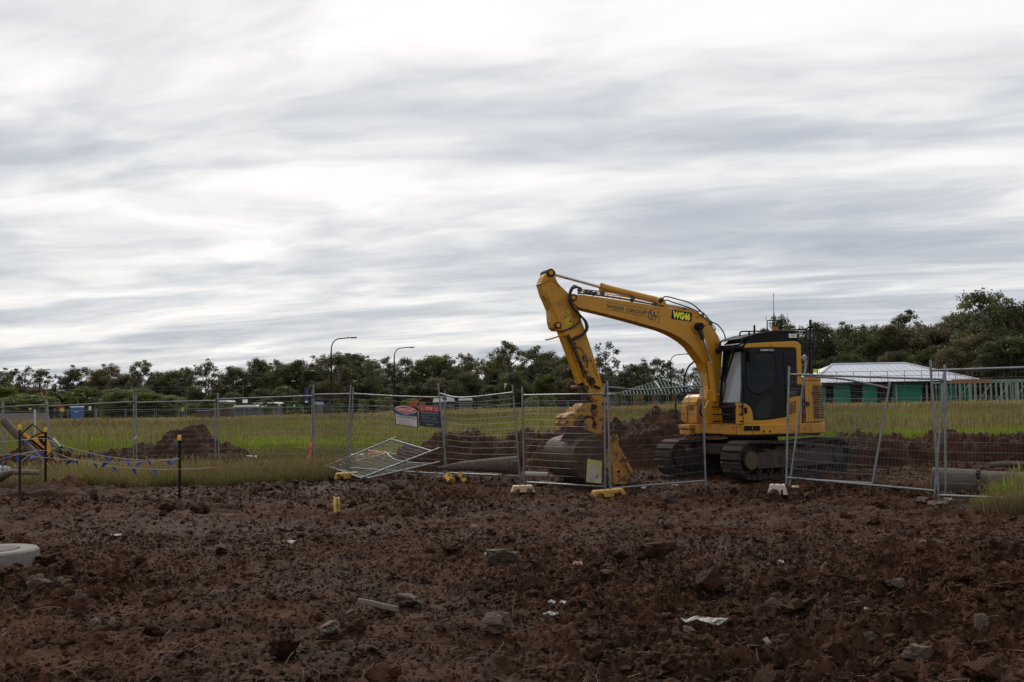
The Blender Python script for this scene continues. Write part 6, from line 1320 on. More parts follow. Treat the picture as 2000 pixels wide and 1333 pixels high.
# the two panels lying on the ground
fence_panel(at(638, 911, 23.4), at(764, 858.5, 24.4), at(706, 934, 21.3), at(843, 881.5, 22.3), 'upper of the two fallen fence panels, its end propped up on the soil', up=(.14, .22), dn=(.02, .02), nv=34, nh=12, bow=.02, clamp=False, group='fallen fence panels')
fence_panel(at(650, 913, 23.3), at(756, 886, 24.3), at(720, 934.5, 21.4), at(842, 906.5, 22.2), 'lower of the two fallen fence panels with its wire mesh bulging upwards', mids=[at(770, 898, 23.8), at(800, 904, 23.0)], up=(.16, .22), dn=(.02, .02), nv=34, nh=12, bow=.12, clamp=False, wr=.0021, group='fallen fence panels')
# ---------------------------------------------------------------- fence feet
def foot(px, py, Y, w, m_, label, rz=0.0, tilt=(0, 0), h=.13, d=.24, sink=.03):
    p = at(px, py, Y); e = empty('ballast_block', p); tag(e, label, 'fence foot', 'plastic fence feet')
    b = MB(); pr = [(-w / 2, 0), (-w / 2 + .05, h), (w / 2 - .05, h), (w / 2, 0), (w / 2 - .08, 0), (w / 2 - .10, h * .5), (w * .16, h * .5), (w * .14, 0), (-w * .14, 0), (-w * .16, h * .5), (-w / 2 + .10, h * .5), (-w / 2 + .08, 0)]
    R_ = Matrix.Rotation(rz, 3, 'Z') @ Matrix.Rotation(tilt[0], 3, 'X') @ Matrix.Rotation(tilt[1], 3, 'Y')
    F = lambda x_, z_, t: p + R_ @ Vector((x_, t, z_ - sink + .045))
    b.prism(pr, -d / 2, d / 2, F); b.build('block', m_, e, bevel=.012)
    for s_ in (-.05, .05):
        b = MB(); b.cyl(F(s_, h - .005, 0), F(s_, h + .006, 0), .024, 10); b.build('pole_socket', BLKM, e)
    b = MB(); b.prism([(-w * .38, h * .12), (-w * .38, h * .42), (-w * .22, h * .42), (-w * .22, h * .12)], -d / 2 - .004, -d / 2 + .01, F); b.build('hand_hole', mat('hole_shadow_plastic', (.16, .08, .02), .8), e)
foot(678, 936, 22.0, .56, FOOTY, 'yellow fence foot under the double pole left of the fallen panels', .25, (0, -.04))
foot(618, 926, 24.6, .60, mat('dull_yellow_plastic', (.32, .20, .07), .7, dirt=MUD, dirt_amt=.4, dscale=8), 'dull yellow fence foot half hidden in the grass', .05)
foot(1021, 961, 19.3, .46, FOOTC, 'cream fence foot standing alone left of the digging bucket', .12, sink=.05)
foot(1188, 972, 18.2, .64, FOOTY, 'bright yellow fence foot under the double pole by the yellow card', .1, (0, -.06))
foot(1519, 969, 17.0, .34, FOOTW, 'white fence foot with a rusty square hole by the gap in the fence', -.25, h=.17, sink=.02)
m = MB(); m.box((0, 0, 0), (.11, .08, .035)); o = m.build('plastic_offcut', FOOTW, bevel=.01); o.location = at(1553, 951, 17.1); tag(o, 'small white plastic offcut right of the white fence foot', 'offcut')
foot(877, 938, 21.3, .22, FOOTY, 'broken yellow fence foot half buried right of the fallen panels', .5, (.5, .3), h=.09)
foot(899, 935, 21.3, .17, FOOTY, 'small broken yellow fence foot tipped on its side right of the other broken one', 1.2, (.9, .2), h=.08)
# pile of feet behind the fallen panels
foot(698, 903, 26.5, .46, FOOTW, 'white fence foot leaning at the left of the pile behind the fallen panels', .2, h=.2)
foot(728, 893, 26.6, .34, FOOTO, 'orange fence foot on top of the pile behind the fallen panels', .1, (0, .06), h=.16)
foot(744, 894, 26.5, .40, FOOTO, 'paler orange fence foot right of the other orange one on the pile', -.2, (0, .06), h=.14)
foot(735, 903, 26.4, .5, FOOTY, 'yellow fence foot low in the pile under the orange ones', .0, h=.22)
foot(766, 897, 26.4, .42, mat('olive_plastic', (.38, .30, .05), .6, dirt=MUD, dirt_amt=.35), 'mud stained olive yellow fence foot at the right of the pile', .0, h=.14)
foot(716, 915, 26.0, .22, FOOTY, 'smallest yellow fence foot below the pile', .9, h=.2)
# ---------------------------------------------------------------- signs on the fence
def sign_plane(tl, tr, bl, br, Y0, Y1):
    A, B, Cc, D = at(*tl, Y0), at(*tr, Y1), at(*bl, Y0), at(*br, Y1)
    n = (B - A).cross(Cc - A).normalized(); n = n if n.y < 0 else -n
    def F(s_, t, o=0.0): return A.lerp(B, s_).lerp(Cc.lerp(D, s_), 1 - t) + n * o     # s 0..1 across, t 0..1 up
    return F
def rect(mb, F, s0, t0, s1, t1, o0, o1):
    vs = [F(a, b, o) for o in (o0, o1) for a, b in ((s0, t0), (s1, t0), (s1, t1), (s0, t1))]; mb.add(vs, [(0, 1, 2, 3), (7, 6, 5, 4), (0, 4, 5, 1), (1, 5, 6, 2), (2, 6, 7, 3), (3, 7, 4, 0)])
def ellipse(mb, F, cs, ct, rs, rt, o, n=40): mb.add([F(cs + rs * math.cos(2 * math.pi * k / n), ct + rt * math.sin(2 * math.pi * k / n), o) for k in range(n)], [tuple(range(n))])
def danger_sign():
    F = sign_plane((769.5, 791), (815, 796.2), (772.8, 829.5), (816.2, 836), 22.55, 22.45); e = empty('danger_sign', F(.5, 0)); tag(e, 'white danger construction site sign with a red oval, wired to the fence', 'sign', 'signs on the fence')
    m = MB(); rect(m, F, 0, 0, 1, 1, 0, .008); bd = m.build('board', BLKM, e)
    m = MB(); rect(m, F, .03, .03, .97, .58, .008, .010); m.build('white_field', PINKW, bd); m = MB(); rect(m, F, .01, .54, .99, .68, .010, .012); m.build('blue_band', BLUEP, bd)
    m = MB(); ellipse(m, F, .5, .815, .475, .175, .014); m.build('oval_rim', WHT, bd); m = MB(); ellipse(m, F, .5, .815, .445, .15, .0165); m.build('red_oval', RED, bd)
    m = MB(); text_mb(m, 'DANGER', lambda a, b: F(a, b, .020), .225, .145, .74, bold=.002, width=.71); m.build('lettering', WHT, bd)
    m = MB(); text_mb(m, 'WARNING', lambda a, b: F(a, b, .020), .06, .36, .575, width=.28); m.build('lettering', WHT, bd)
    m = MB(); text_mb(m, 'CONSTRUCTION SITE', lambda a, b: F(a, b, .014), .085, .15, .475, bold=.001, width=.70); text_mb(m, 'NO UNAUTHORISED ENTRY', lambda a, b: F(a, b, .014), .085, .06, .395, bold=.001, width=.88); m.build('lettering', BLKM, bd)
    m = MB(); r = random.Random(1)
    for k in range(7): rect(m, F, .14, .345 - k * .036, .14 + r.uniform(.4, .72), .352 - k * .036, .010, .012)
    m.build('small_print', mat('grey_print', (.25, .21, .22), .6), bd); m = MB(); rect(m, F, .14, .065, .84, .085, .010, .012); m.build('small_print', RED, bd)
    F = sign_plane((817.3, 791.8), (859.5, 794.5), (819, 832), (862, 836.5), 22.45, 22.4); e = empty('stop_sign', F(.5, 0)); tag(e, 'dark navy stop notice with a red header, right of the danger sign', 'sign', 'signs on the fence')
    m = MB(); rect(m, F, 0, 0, 1, 1, 0, .008); bd = m.build('board', NAVY, e); m = MB(); rect(m, F, 0, .74, 1, 1, .008, .010); m.build('red_header', RED, bd)
    m = MB(); text_mb(m, 'STOP', lambda a, b: F(a, b, .014), .19, .315, .81, bold=.002, width=.34); m.build('lettering', WHT, bd)
    for cs in (.165, .83):
        m = MB(); ring = []
        for rr in (.115, .10): ring.append([F(cs + rr * .95 * math.cos(2 * math.pi * k / 24), .865 + rr * math.sin(2 * math.pi * k / 24), .014) for k in range(24)])
        m.add(ring[0] + ring[1], [(k, (k + 1) % 24, 24 + (k + 1) % 24, 24 + k) for k in range(24)]); rect(m, F, cs - .028, .79, cs + .03, .87, .010, .014)
        for f_ in range(4): rect(m, F, cs - .028 + f_ * .0155, .87, cs - .017 + f_ * .0155, .915 + (.012 if f_ in (1, 2) else 0), .010, .014)
        m.build('hand_symbol', mat('pink_print', (.62, .35, .33), .5), bd)
    m = MB(); text_mb(m, 'BEFORE YOU START THIS JOB YOU MUST', lambda a, b: F(a, b, .012), .065, .09, .645, bold=.001, width=.82); m.build('lettering', PINKW, bd)
    m = MB(); r = random.Random(2)
    for k in range(6): rect(m, F, .12, .575 - k * .04, .12 + r.uniform(.35, .8), .583 - k * .04, .008, .011)
    for k in range(3): rect(m, F, .12, .30 - k * .036, .12 + .78, .307 - k * .036, .008, .011)
    rect(m, F, .34, .095, .64, .125, .008, .011); m.build('small_print', mat('pale_print', (.30, .30, .32), .6), bd); m = MB(); rect(m, F, .68, .425, .79, .455, .008, .012); m.build('red_mark', mat('red_mark', (.6, .08, .06), .5), bd)
danger_sign()
F = sign_plane((1147.5, 896.5), (1176, 901), (1145, 941.5), (1174.5, 945), 19.45, 19.25); e = empty('yellow_card', F(.5, 0)); tag(e, 'weathered yellow and white card wired low on the fence beside the double pole', 'sign')
m = MB(); rect(m, F, 0, 0, 1, 1, 0, .006); bd = m.build('board', mat('faded_yellow_card', (.38, .33, .12), .7, var=.3, scale=10), e)
m = MB(); rect(m, F, .05, .05, .93, .42, .006, .008); rect(m, F, .15, .52, .9, .66, .006, .008); rect(m, F, .25, .72, .8, .80, .006, .008); m.build('faded_patch', mat('faded_white_patch', (.34, .30, .27), .8, var=.35, scale=14), bd)
m = MB(); rect(m, F, .66, .24, .76, .36, .008, .010); m.build('brown_stain', WOODB, bd)
# cable tie tag on the pole and pink tape
p = at(691, 805.5, 22.5); m = MB(); m.box(p, (.085, .02, .022)); o = based(m.build('fence_bracket', STEEL, bevel=.004), p); tag(o, 'small bracket sticking out of the double pole left of the danger sign', 'bracket')
def tape(pts, w, m_, name, label, Y):
    P = [at(a, b, Y) for a, b in pts]; m = MB(); vs = []
    for i, p in enumerate(P): ww = w[i]; vs += [p + Vector((-ww, .01 * math.sin(i * 2), 0)), p + Vector((ww, -.02 * math.cos(i * 3), .01)), p + Vector((ww, .006 - .02 * math.cos(i * 3), .01)), p + Vector((-ww, .006 + .01 * math.sin(i * 2), 0))]
    fs = []
    for i in range(len(P) - 1):
        for j in range(4): l = (j + 1) % 4; fs.append((4 * i + j, 4 * i + l, 4 * i + 4 + l, 4 * i + 4 + j))
    fs += [(0, 1, 2, 3), (4 * len(P) - 1, 4 * len(P) - 2, 4 * len(P) - 3, 4 * len(P) - 4)]
    o = based(MB().add(vs, fs).build(name, m_), P[-1]); tag(o, label, 'tape'); return o
tape([(609, 855), (607, 864), (607, 874), (604, 880), (606.5, 885), (605, 890), (602.5, 898), (603, 902)], [.01, .03, .03, .012, .03, .035, .03, .005], PINK, 'pink_tape', 'bright pink flagging tape tied to the fence pole', 25.0)
# ---------------------------------------------------------------- pickets and bunting
def picket(px, pt, pb, Y, label, rust=0):
    t = at(px, pt, Y); b = at(px, pb, Y); b.z = min(b.z, gz(b.x, b.y)) - .05; e = empty('picket', b); tag(e, label, 'picket', 'black star pickets with yellow caps')
    m = MB(); 
    for a in (0, 2.094, 4.189): m.box((0, 0, 0), (.030, .007, 1), F=lambda x_, y_, z_, a=a: b.lerp(t, z_ + .5) + Matrix.Rotation(a + .3, 3, 'Z') @ Vector((x_ + .013, y_, 0)))
    m.build('post', mat('rusty_black_post', (.022, .014, .012), .7, var=.5, scale=5) if rust else BLKM, e)
    m = MB(); m.cyl(t + Vector((0, 0, -.07)), t + Vector((0, 0, .025)), .036, 10, .034); m.build('cap', CAPY, e, 40, bevel=.006)
picket(38.5, 833, 976, 18.6, 'leftmost picket, rust stained, standing in front of the mud mound', 1)
picket(89, 838, 930, 21.6, 'picket right of the black and yellow road sign'); picket(350.5, 853, 978, 17.7, 'lone picket at the right end of the blue bunting')
def bunting(name, pts, Y, flags, label):
    r = random.Random(len(flags)); e = empty('bunting', at(*pts[-1], Y[-1])); tag(e, label, 'bunting', 'strings of blue bunting')
    P = [at(a, b, y_) for (a, b), y_ in zip(pts, Y)]; m = MB(); m.tube(smooth_path(P, 4), .0065, 5); m.build('rope', ROPE, e)
    for (a, b, c) in flags:
        yy = float(np.interp((a[0] + b[0]) / 2, [q[0] for q in pts], Y)) - .02; A, B, Cc = at(*a, yy), at(*b, yy), at(*c, yy + r.uniform(-.08, .08)); mid = (A + B) / 2 * .4 + Cc * .6 + Vector((0, r.uniform(-.05, .05), 0)); n = Vector((0, .004, 0))
        vs = [A, B, Cc, (A + B) / 2, mid]; m = MB(); m.add([v - n for v in vs] + [v + n for v in vs], [(0, 3, 4), (3, 1, 4), (0, 4, 2), (4, 1, 2), (8, 5, 9), (6, 8, 9), (9, 5, 7), (6, 9, 7), (0, 2, 7, 5), (2, 1, 6, 7), (1, 3, 8, 6), (3, 0, 5, 8)]); m.build('flag', FLAGB, e)
k_ = 360 / 2000.0
def cf(*a): return [tuple((x_ * k_, 840 + y_ * k_) for x_, y_ in t) for t in a]
bunting('a', [(-30, 864), (0, 863.4), (38.5, 860), (89.5, 857.5), (126, 871.5), (172.8, 884), (207, 892), (279, 899), (324, 898), (350.5, 895)], [18.6, 18.6, 18.6, 21.6, 20.9, 20.2, 19.6, 18.6, 18.0, 17.68],
        cf(((265, 113), (322, 107), (285, 152)), ((525, 118), (570, 142), (573, 188)), ((730, 188), (780, 203), (798, 252)), ((940, 240), (990, 256), (1008, 308)), ((1145, 286), (1197, 294), (1202, 350)), ((1360, 313), (1408, 319), (1408, 402)), ((1590, 327), (1632, 327), (1642, 402))), 'uppermost string of blue bunting dipping from the middle picket to the lone picket')
bunting('b', [(-30, 891), (0, 889.5), (39.6, 886.5), (89.5, 880.5), (144, 897.5), (180, 904), (234, 913), (297, 917), (351, 917), (395, 915), (426, 912)], [18.6, 18.6, 18.58, 21.6, 20.6, 20.0, 19.2, 18.4, 17.68, 20, 25.9],
        cf(((45, 274), (116, 266), (65, 327)), ((410, 238), (482, 226), (447, 292)), ((578, 262), (625, 278), (636, 337)), ((800, 319), (842, 330), (852, 388)), ((1000, 357), (1046, 368), (1060, 424)), ((1205, 395), (1256, 404), (1273, 467)), ((1425, 417), (1472, 423), (1479, 494)), ((1645, 428), (1697, 429), (1714, 517))), 'lowest string of blue bunting running on to the fence pole')
bunting('c', [(-30, 903), (0, 897.6), (39.6, 888.5), (86, 894), (144, 899), (207, 903), (270, 903), (324, 900), (350.5, 896.5)], [18.5, 18.5, 18.55, 18.3, 18.1, 17.9, 17.8, 17.7, 17.66],
        cf(((0, 338), (20, 334), (28, 408)), ((162, 296), (208, 284), (202, 362)), ((330, 287), (412, 293), (322, 337)), ((738, 327), (802, 331), (711, 392)), ((1120, 351), (1192, 353), (1096, 420)), ((1490, 351), (1567, 350), (1469, 400)), ((1795, 338), (1842, 330), (1862, 390)), ((1868, 330), (1928, 322), (1862, 388))), 'middle string of blue bunting between the leftmost picket and the lone picket')
# ---------------------------------------------------------------- road sign leaning at the fence
def road_sign():
    Y = 23.4; e = empty('road_sign', at(90, 925, Y)); tag(e, 'tipped black and yellow arrow road sign in a black diamond frame', 'road sign')
    def bar(a, b, r=.018, m_=BLKM, nm='frame_bar', y=0): mb = MB(); mb.tube([at(*a, Y + y), at(*b, Y + y)], r, 4); mb.build(nm, m_, e)
    bar((41, 849), (63.5, 829)); bar((63.5, 829), (90, 850)); bar((41, 849), (92, 892), .02); bar((61, 855), (88, 843)); bar((88, 850), (124, 876)); bar((92, 892), (104, 880)); bar((100, 870), (124, 876), .012); bar((44, 846), (47, 870), .012)
    def pl(pts, m_, y0, y1, nm, pr=None): mb = MB(); q = [at(a, b, Y) for a, b in pts]; mb.prism([(p.x, p.z) for p in q], Y + y0, Y + y1, lambda p, q_, t: Vector((p, t, q_))); return mb.build(nm, m_, pr or e)
    YS = mat('reflective_yellow', (.75, .33, .01), .45, var=.12, scale=8)
    a = pl([(42.5, 850), (47, 846.5), (62, 855.5), (84, 842.5), (90, 849), (98, 868), (100, 884), (97, 893), (92, 891)], YS, .0, .015, 'board'); pl([(55, 858), (60, 856), (93, 882), (92, 888)], BLKM, -.012, -.002, 'black_band', a)
    pl([(73, 853), (86, 851.5), (88.5, 857), (83, 858.5), (90, 868), (86, 872), (78, 863.5), (76, 860)], BLKM, -.012, -.002, 'arrow', a)
    pl([(98, 888), (104, 892), (110, 899), (106, 902), (97, 897)], YS, .2, .215, 'lower_board'); pl([(43, 850.5), (48, 848), (52, 852), (46, 856)], mat('orange_patch', (.75, .16, .03), .5), -.013, -.003, 'orange_reflector', a)
road_sign()
def beam(name, a, b, Ya, Yb, w, m_, label, cat, d=None, grp=None):
    A, B = at(*a, Ya), at(*b, Yb); dr = (B - A).normalized(); x_ = dr.cross(Vector((0, 1, 0))).normalized(); y_ = dr.cross(x_).normalized(); d = d or w; m = MB(); vs = []
    for p in (A, A.lerp(B, .33) + Vector((0, 0, .004)), A.lerp(B, .66) - Vector((0, 0, .003)), B):
        for sx, sy in ((-1, -1), (1, -1), (1, 1), (-1, 1)): vs.append(p + x_ * sx * w / 2 + y_ * sy * d / 2)
    fs = [(0, 1, 2, 3), (15, 14, 13, 12)]
    for i in range(3):
        for j in range(4): l = (j + 1) % 4; fs.append((4 * i + j, 4 * i + 4 + j, 4 * i + 4 + l, 4 * i + l))
    o = based(m.add(vs, fs).build(name, m_, bevel=.008), A if A.z < B.z else B); return tag(o, label, cat, grp)
def log(name, pts, Y, rs, m_, label, cat, grp=None, n=14):
    P = [at(a, b, y_) for (a, b), y_ in zip(pts, Y)]; m = MB(); m.tube(P, rs, n); o = based(m.build(name, m_, None, 50), min(P, key=lambda p: p.z)); return tag(o, label, cat, grp)
log('timber_post', [(9, 823), (50, 867), (88, 913)], [24.6, 24.2, 23.9], [.10, .095, .085], WOODB, 'brown round timber post leaning at the left behind the tipped road sign', 'timber post')
log('concrete_post', [(63, 915), (93, 893), (121, 876)], [24.4, 24.4, 24.4], [.085, .085, .085], CONCP, 'grey concrete pipe leaning up behind the tipped road sign', 'pipe')
log('steel_bar', [(42, 902), (74, 877)], [23.0, 23.2], [.014, .014], GALV, 'thin bent steel bar crossing the brown timber post', 'steel bar'); log('white_stake', [(118, 872), (104, 857)], [23.2, 23.2], [.02, .03], PVC, 'short white topped stake beside the tipped road sign', 'stake')
log('white_stake', [(68.5, 850), (68.5, 800)], [40, 40], [.04, .04], PVC, 'thin white stake in the grass behind the tipped road sign', 'stake')
log('log', [(0, 934), (14, 926), (26, 923)], [21.2, 21.1, 21.1], [.09, .07, .05], WOODB, 'dark brown log end lying at the left edge behind the leftmost picket', 'log'); log('log', [(24, 922.5), (50, 922), (78, 923.5)], [21.3, 21.3, 21.3], [.055, .055, .05], WOOD, 'grey brown log lying behind the leftmost picket', 'log')
# clear plastic bag at the left edge
def bag(px, py, Y, sx, sz, label, m_):
    vs, fs = clod_geo(77, 3, 0, .7); p = at(px, py, Y); m = MB(); m.add([p + Vector((v.x * sx, v.y * sx * .7, v.z * sz)) for v in vs], fs); o = based(m.build('plastic_bag', m_, None, 25), p - Vector((0, 0, sz))); tag(o, label, 'plastic bag')
bag(8, 921, 22.2, .14, .12, 'crumpled pale blue plastic bag at the left edge', mat('pale_blue_plastic', (.42, .48, .52), .25, var=.2, scale=9)); bag(-8, 922, 22.4, .1, .1, 'crumpled white plastic bag at the very left edge of the view', WHT)
# ragged plastic tied to the fence pole
tape([(268, 847), (266, 853), (264, 858), (258, 862), (252, 860)], [.015, .03, .03, .03, .01], mat('ragged_plastic', (.42, .38, .36), .5), 'ragged_plastic', 'ragged pale plastic strip on the double fence pole before the dark heap', 26.5)
tape([(338, 855), (341, 860), (345, 868), (347, 872)], [.02, .04, .04, .02], mat('grey_plastic', (.10, .11, .13), .4), 'ragged_plastic', 'grey plastic scrap on the dark heap left of the lone picket', 27.5)
log('conduit', [(427, 921), (431, 929), (440, 931.5), (470, 931), (500, 931.5), (520, 931), (540, 929)], [23.4, 23, 23, 23, 23.0, 23.1, 23.3], [.022] * 7, mat('dirty_conduit', (.30, .27, .20), .6), 'pale bent conduit lying in the dry grass', 'conduit', n=8)
log('timber_offcut', [(452, 916), (480, 914.5), (498, 916.5)], [24.6, 24.6, 24.6], [.04, .035, .03], WOOD, 'short tan timber offcut lying above the bent conduit', 'timber')
log('pvc_pipe', [(405, 888), (440, 890.5), (470, 892), (502, 893.5)], [28.5, 28.4, 28.3, 28.2], [.04] * 4, PVC, 'white pipe lying in the grass behind the fence, right of the dark heap', 'pipe')
# timber pole, pvc offcut behind the dented panel
log('log', [(856, 914), (900, 911), (960, 909), (1012, 909)], [21.5, 21.4, 21.3, 21.2], [.03, .10, .15, .20], WOODB, 'large brown tapered log lying behind the dented fence panel', 'log')
log('pvc_pipe', [(1026, 926.5), (1070, 928)], [20.9, 20.8], [.055, .055], mat('cream_pvc', (.34, .30, .24), .6), 'short cream pipe offcut sticking out by the big log', 'pipe')
# ---------------------------------------------------------------- concrete pipes at the right
def pipe(a, b, Ya, Yb, r, label):
    A, B = at(*a, Ya), at(*b, Yb); d = (B - A).normalized(); x_ = Vector((0, 0, 1)); y_ = d.cross(x_).normalized(); m = MB(); vs = []; n = 28
    rr = random.Random(int(a[0]))
    jag = [rr.uniform(-.05, .05) for _ in range(n)]
    for (P, rad, j) in ((A, r, 0), (A.lerp(B, .5), r, 0), (B, r, 1), (B, r * .8, 1), (A, r * .8, 0)):
        for k in range(n): an = 2 * math.pi * k / n; vs.append(P + d * jag[k] * j + x_ * math.cos(an) * rad + y_ * math.sin(an) * rad)
    fs = []
    for i in range(5):
        for k in range(n): l = (k + 1) % n; q = (i + 1) % 5; fs.append((i * n + k, i * n + l, q * n + l, q * n + k))
    o = based(m.add(vs, fs).build('concrete_pipe', CONCP, None, 40), (A + B) / 2 - Vector((0, 0, r))); tag(o, label, 'pipe', 'large concrete pipes at the right')
pipe((1822, 940), (1911, 945), 16.4, 16.1, .225, 'broken concrete pipe behind the rightmost fence panel, its end nearest the pole')
pipe((1918, 945), (2080, 950), 16.2, 15.6, .205, 'second concrete pipe, half hidden by the bright grass at the right edge')
log('log', [(1930, 909), (1960, 907), (2030, 908)], [19.5, 19.5, 19.5], [.05, .06, .06], WOODB, 'thin brown pole lying on the soil behind the second concrete pipe', 'log')
# ---------------------------------------------------------------- manhole riser ring
def riser():
    c = at(-21, 1073.5, 10.75); r = .485; h = .32; c.z -= h
    e = empty('manhole_riser', c); tag(e, 'round grey concrete manhole riser with a metal grate at the left edge', 'manhole')
    n = 56; m = MB(); vs = []; prof_ = [(r, 0), (r, h - .02), (r - .02, h), (r * .62, h), (r * .60, h - .02), (r * .60, 0)]
    for (rad, z) in prof_:
        for k in range(n): a = 2 * math.pi * k / n; vs.append(c + Vector((rad * math.cos(a), rad * math.sin(a), z)))
    fs = []
    for i in range(len(prof_)):
        q = (i + 1) % len(prof_)
        for k in range(n): l = (k + 1) % n; fs.append((i * n + k, i * n + l, q * n + l, q * n + k))
    m.add(vs, fs); m.build('ring', CONC, e, 30)
    m = MB(); m.cyl(c + Vector((0, 0, h - .05)), c + Vector((0, 0, h - .03)), r * .60, 40); g_ = m.build('grate_bed', BLKM, e)
    for k in range(-7, 8):
        y_ = k * .038; hw = math.sqrt(max((r * .58) ** 2 - y_ ** 2, 0)); m = MB(); m.box(c + Vector((0, y_, h - .012)), (2 * hw, .026, .03)); m.build('grate_bar', mat('grate_bar_metal', (.11, .095, .085), .7, 0) if k == -7 else bpy.data.materials['grate_bar_metal'], g_)
    for a in (-62, -50): 
        a = math.radians(a + 6); d = Vector((math.cos(a), math.sin(a), 0)); m = MB(); m.cyl(c + d * (r - .01) + Vector((0, 0, h * .48)), c + d * (r + .003) + Vector((0, 0, h * .48)), .027, 14); m.build('lifting_hole', BLKM, e)
riser()
# ---------------------------------------------------------------- survey stake with tape
def stake():
    t = at(657, 967, 15.6); b = at(655.5, 1018, 15.6); b.z = gz(b.x, b.y) - .06; e = empty('survey_stake', b); tag(e, 'short timber stake wrapped in printed yellow tape standing in the mud', 'stake')
    m = MB(); m.box((0, 0, 0), (.05, .03, 1), F=lambda x_, y_, z_: b.lerp(t, z_ + .5) + Vector((x_, y_, 0))); m.build('post', WOOD, e)
    P = [(651, 971), (650.5, 985), (652.5, 1003), (654, 1016)]; Q = [(662.5, 972), (662.8, 985), (661.8, 1003), (661.5, 1017)]
    m = MB(); vs = [];
    for i in range(4): a, c = at(*P[i], 15.56), at(*Q[i], 15.55 - .02 * (i % 2)); vs += [a, (a + c) / 2 + Vector((0, -.03 - .01 * (i % 2), 0)), c, c + Vector((0, .05, 0)), a + Vector((0, .05, 0))]
    fs = [(5 * i + j, 5 * i + (j + 1) % 5, 5 * i + 5 + (j + 1) % 5, 5 * i + 5 + j) for i in range(3) for j in range(5)] + [(0, 1, 2, 3, 4), (19, 18, 17, 16, 15)]
    m.add(vs, fs); tp_ = m.build('tape', TAPE, e); m = MB(); m.cyl(t - Vector((0, 0, .02)), t + Vector((0, 0, .005)), .032, 10); m.build('stake_head', GALVR, e)
    A = at(657.2, 974, 15.50); D = (at(657.5, 1014, 15.50) - A); L_ = D.length; D.normalize(); X_ = Vector((1, 0, 0))
    m = MB(); text_mb(m, 'DANGER - BURIED', lambda a_, b_: A + D * a_ + X_ * b_, .048, width=L_, bold=.001); m.build('lettering', BLKM, tp_)
stake()
# ---------------------------------------------------------------- stones, clods and scraps one can pick out
def gy(px, py):
    """where that line of sight meets the ground"""
    r = ray(px, py); Y = 18.0
    for _ in range(30):
        P = CAMP + r * (Y / r.y); g = gz(P.x, P.y) + .02; Y += (EYE - g) / max(-r.z / r.y, .01) * .5 - Y * .5 if r.z < 0 else 0
    P = CAMP + r * (Y / r.y); return P
def rock(px, py, w, h, m_, label, name='stone', seed=0, cat='stone', grp='stones in the soil', d=None, cuts=6, rz=None, lump=.6):
    P = gy(px, py + h * .3); s_ = P.y / FPX; r = random.Random(seed + int(px)); vs, fs = clod_geo(int(px) * 3 + seed, 4, cuts, lump); R_ = Matrix.Rotation(rz if rz is not None else r.uniform(0, 6), 3, 'Z')
    c = P + Vector((0, 0, h * s_ * .30)); V = []
    for v in vs: q = R_ @ v; V.append(c + Vector((q.x * w * s_ * .5, q.y * (d or w) * s_ * .45, q.z * h * s_ * .58)))
    o = based(MB().add(V, fs).build(name, m_, None, 35), (c.x, c.y, c.z - h * s_ * .6)); tag(o, label, cat, grp)
DS, DC = 'stones in the soil', 'large clods of soil'
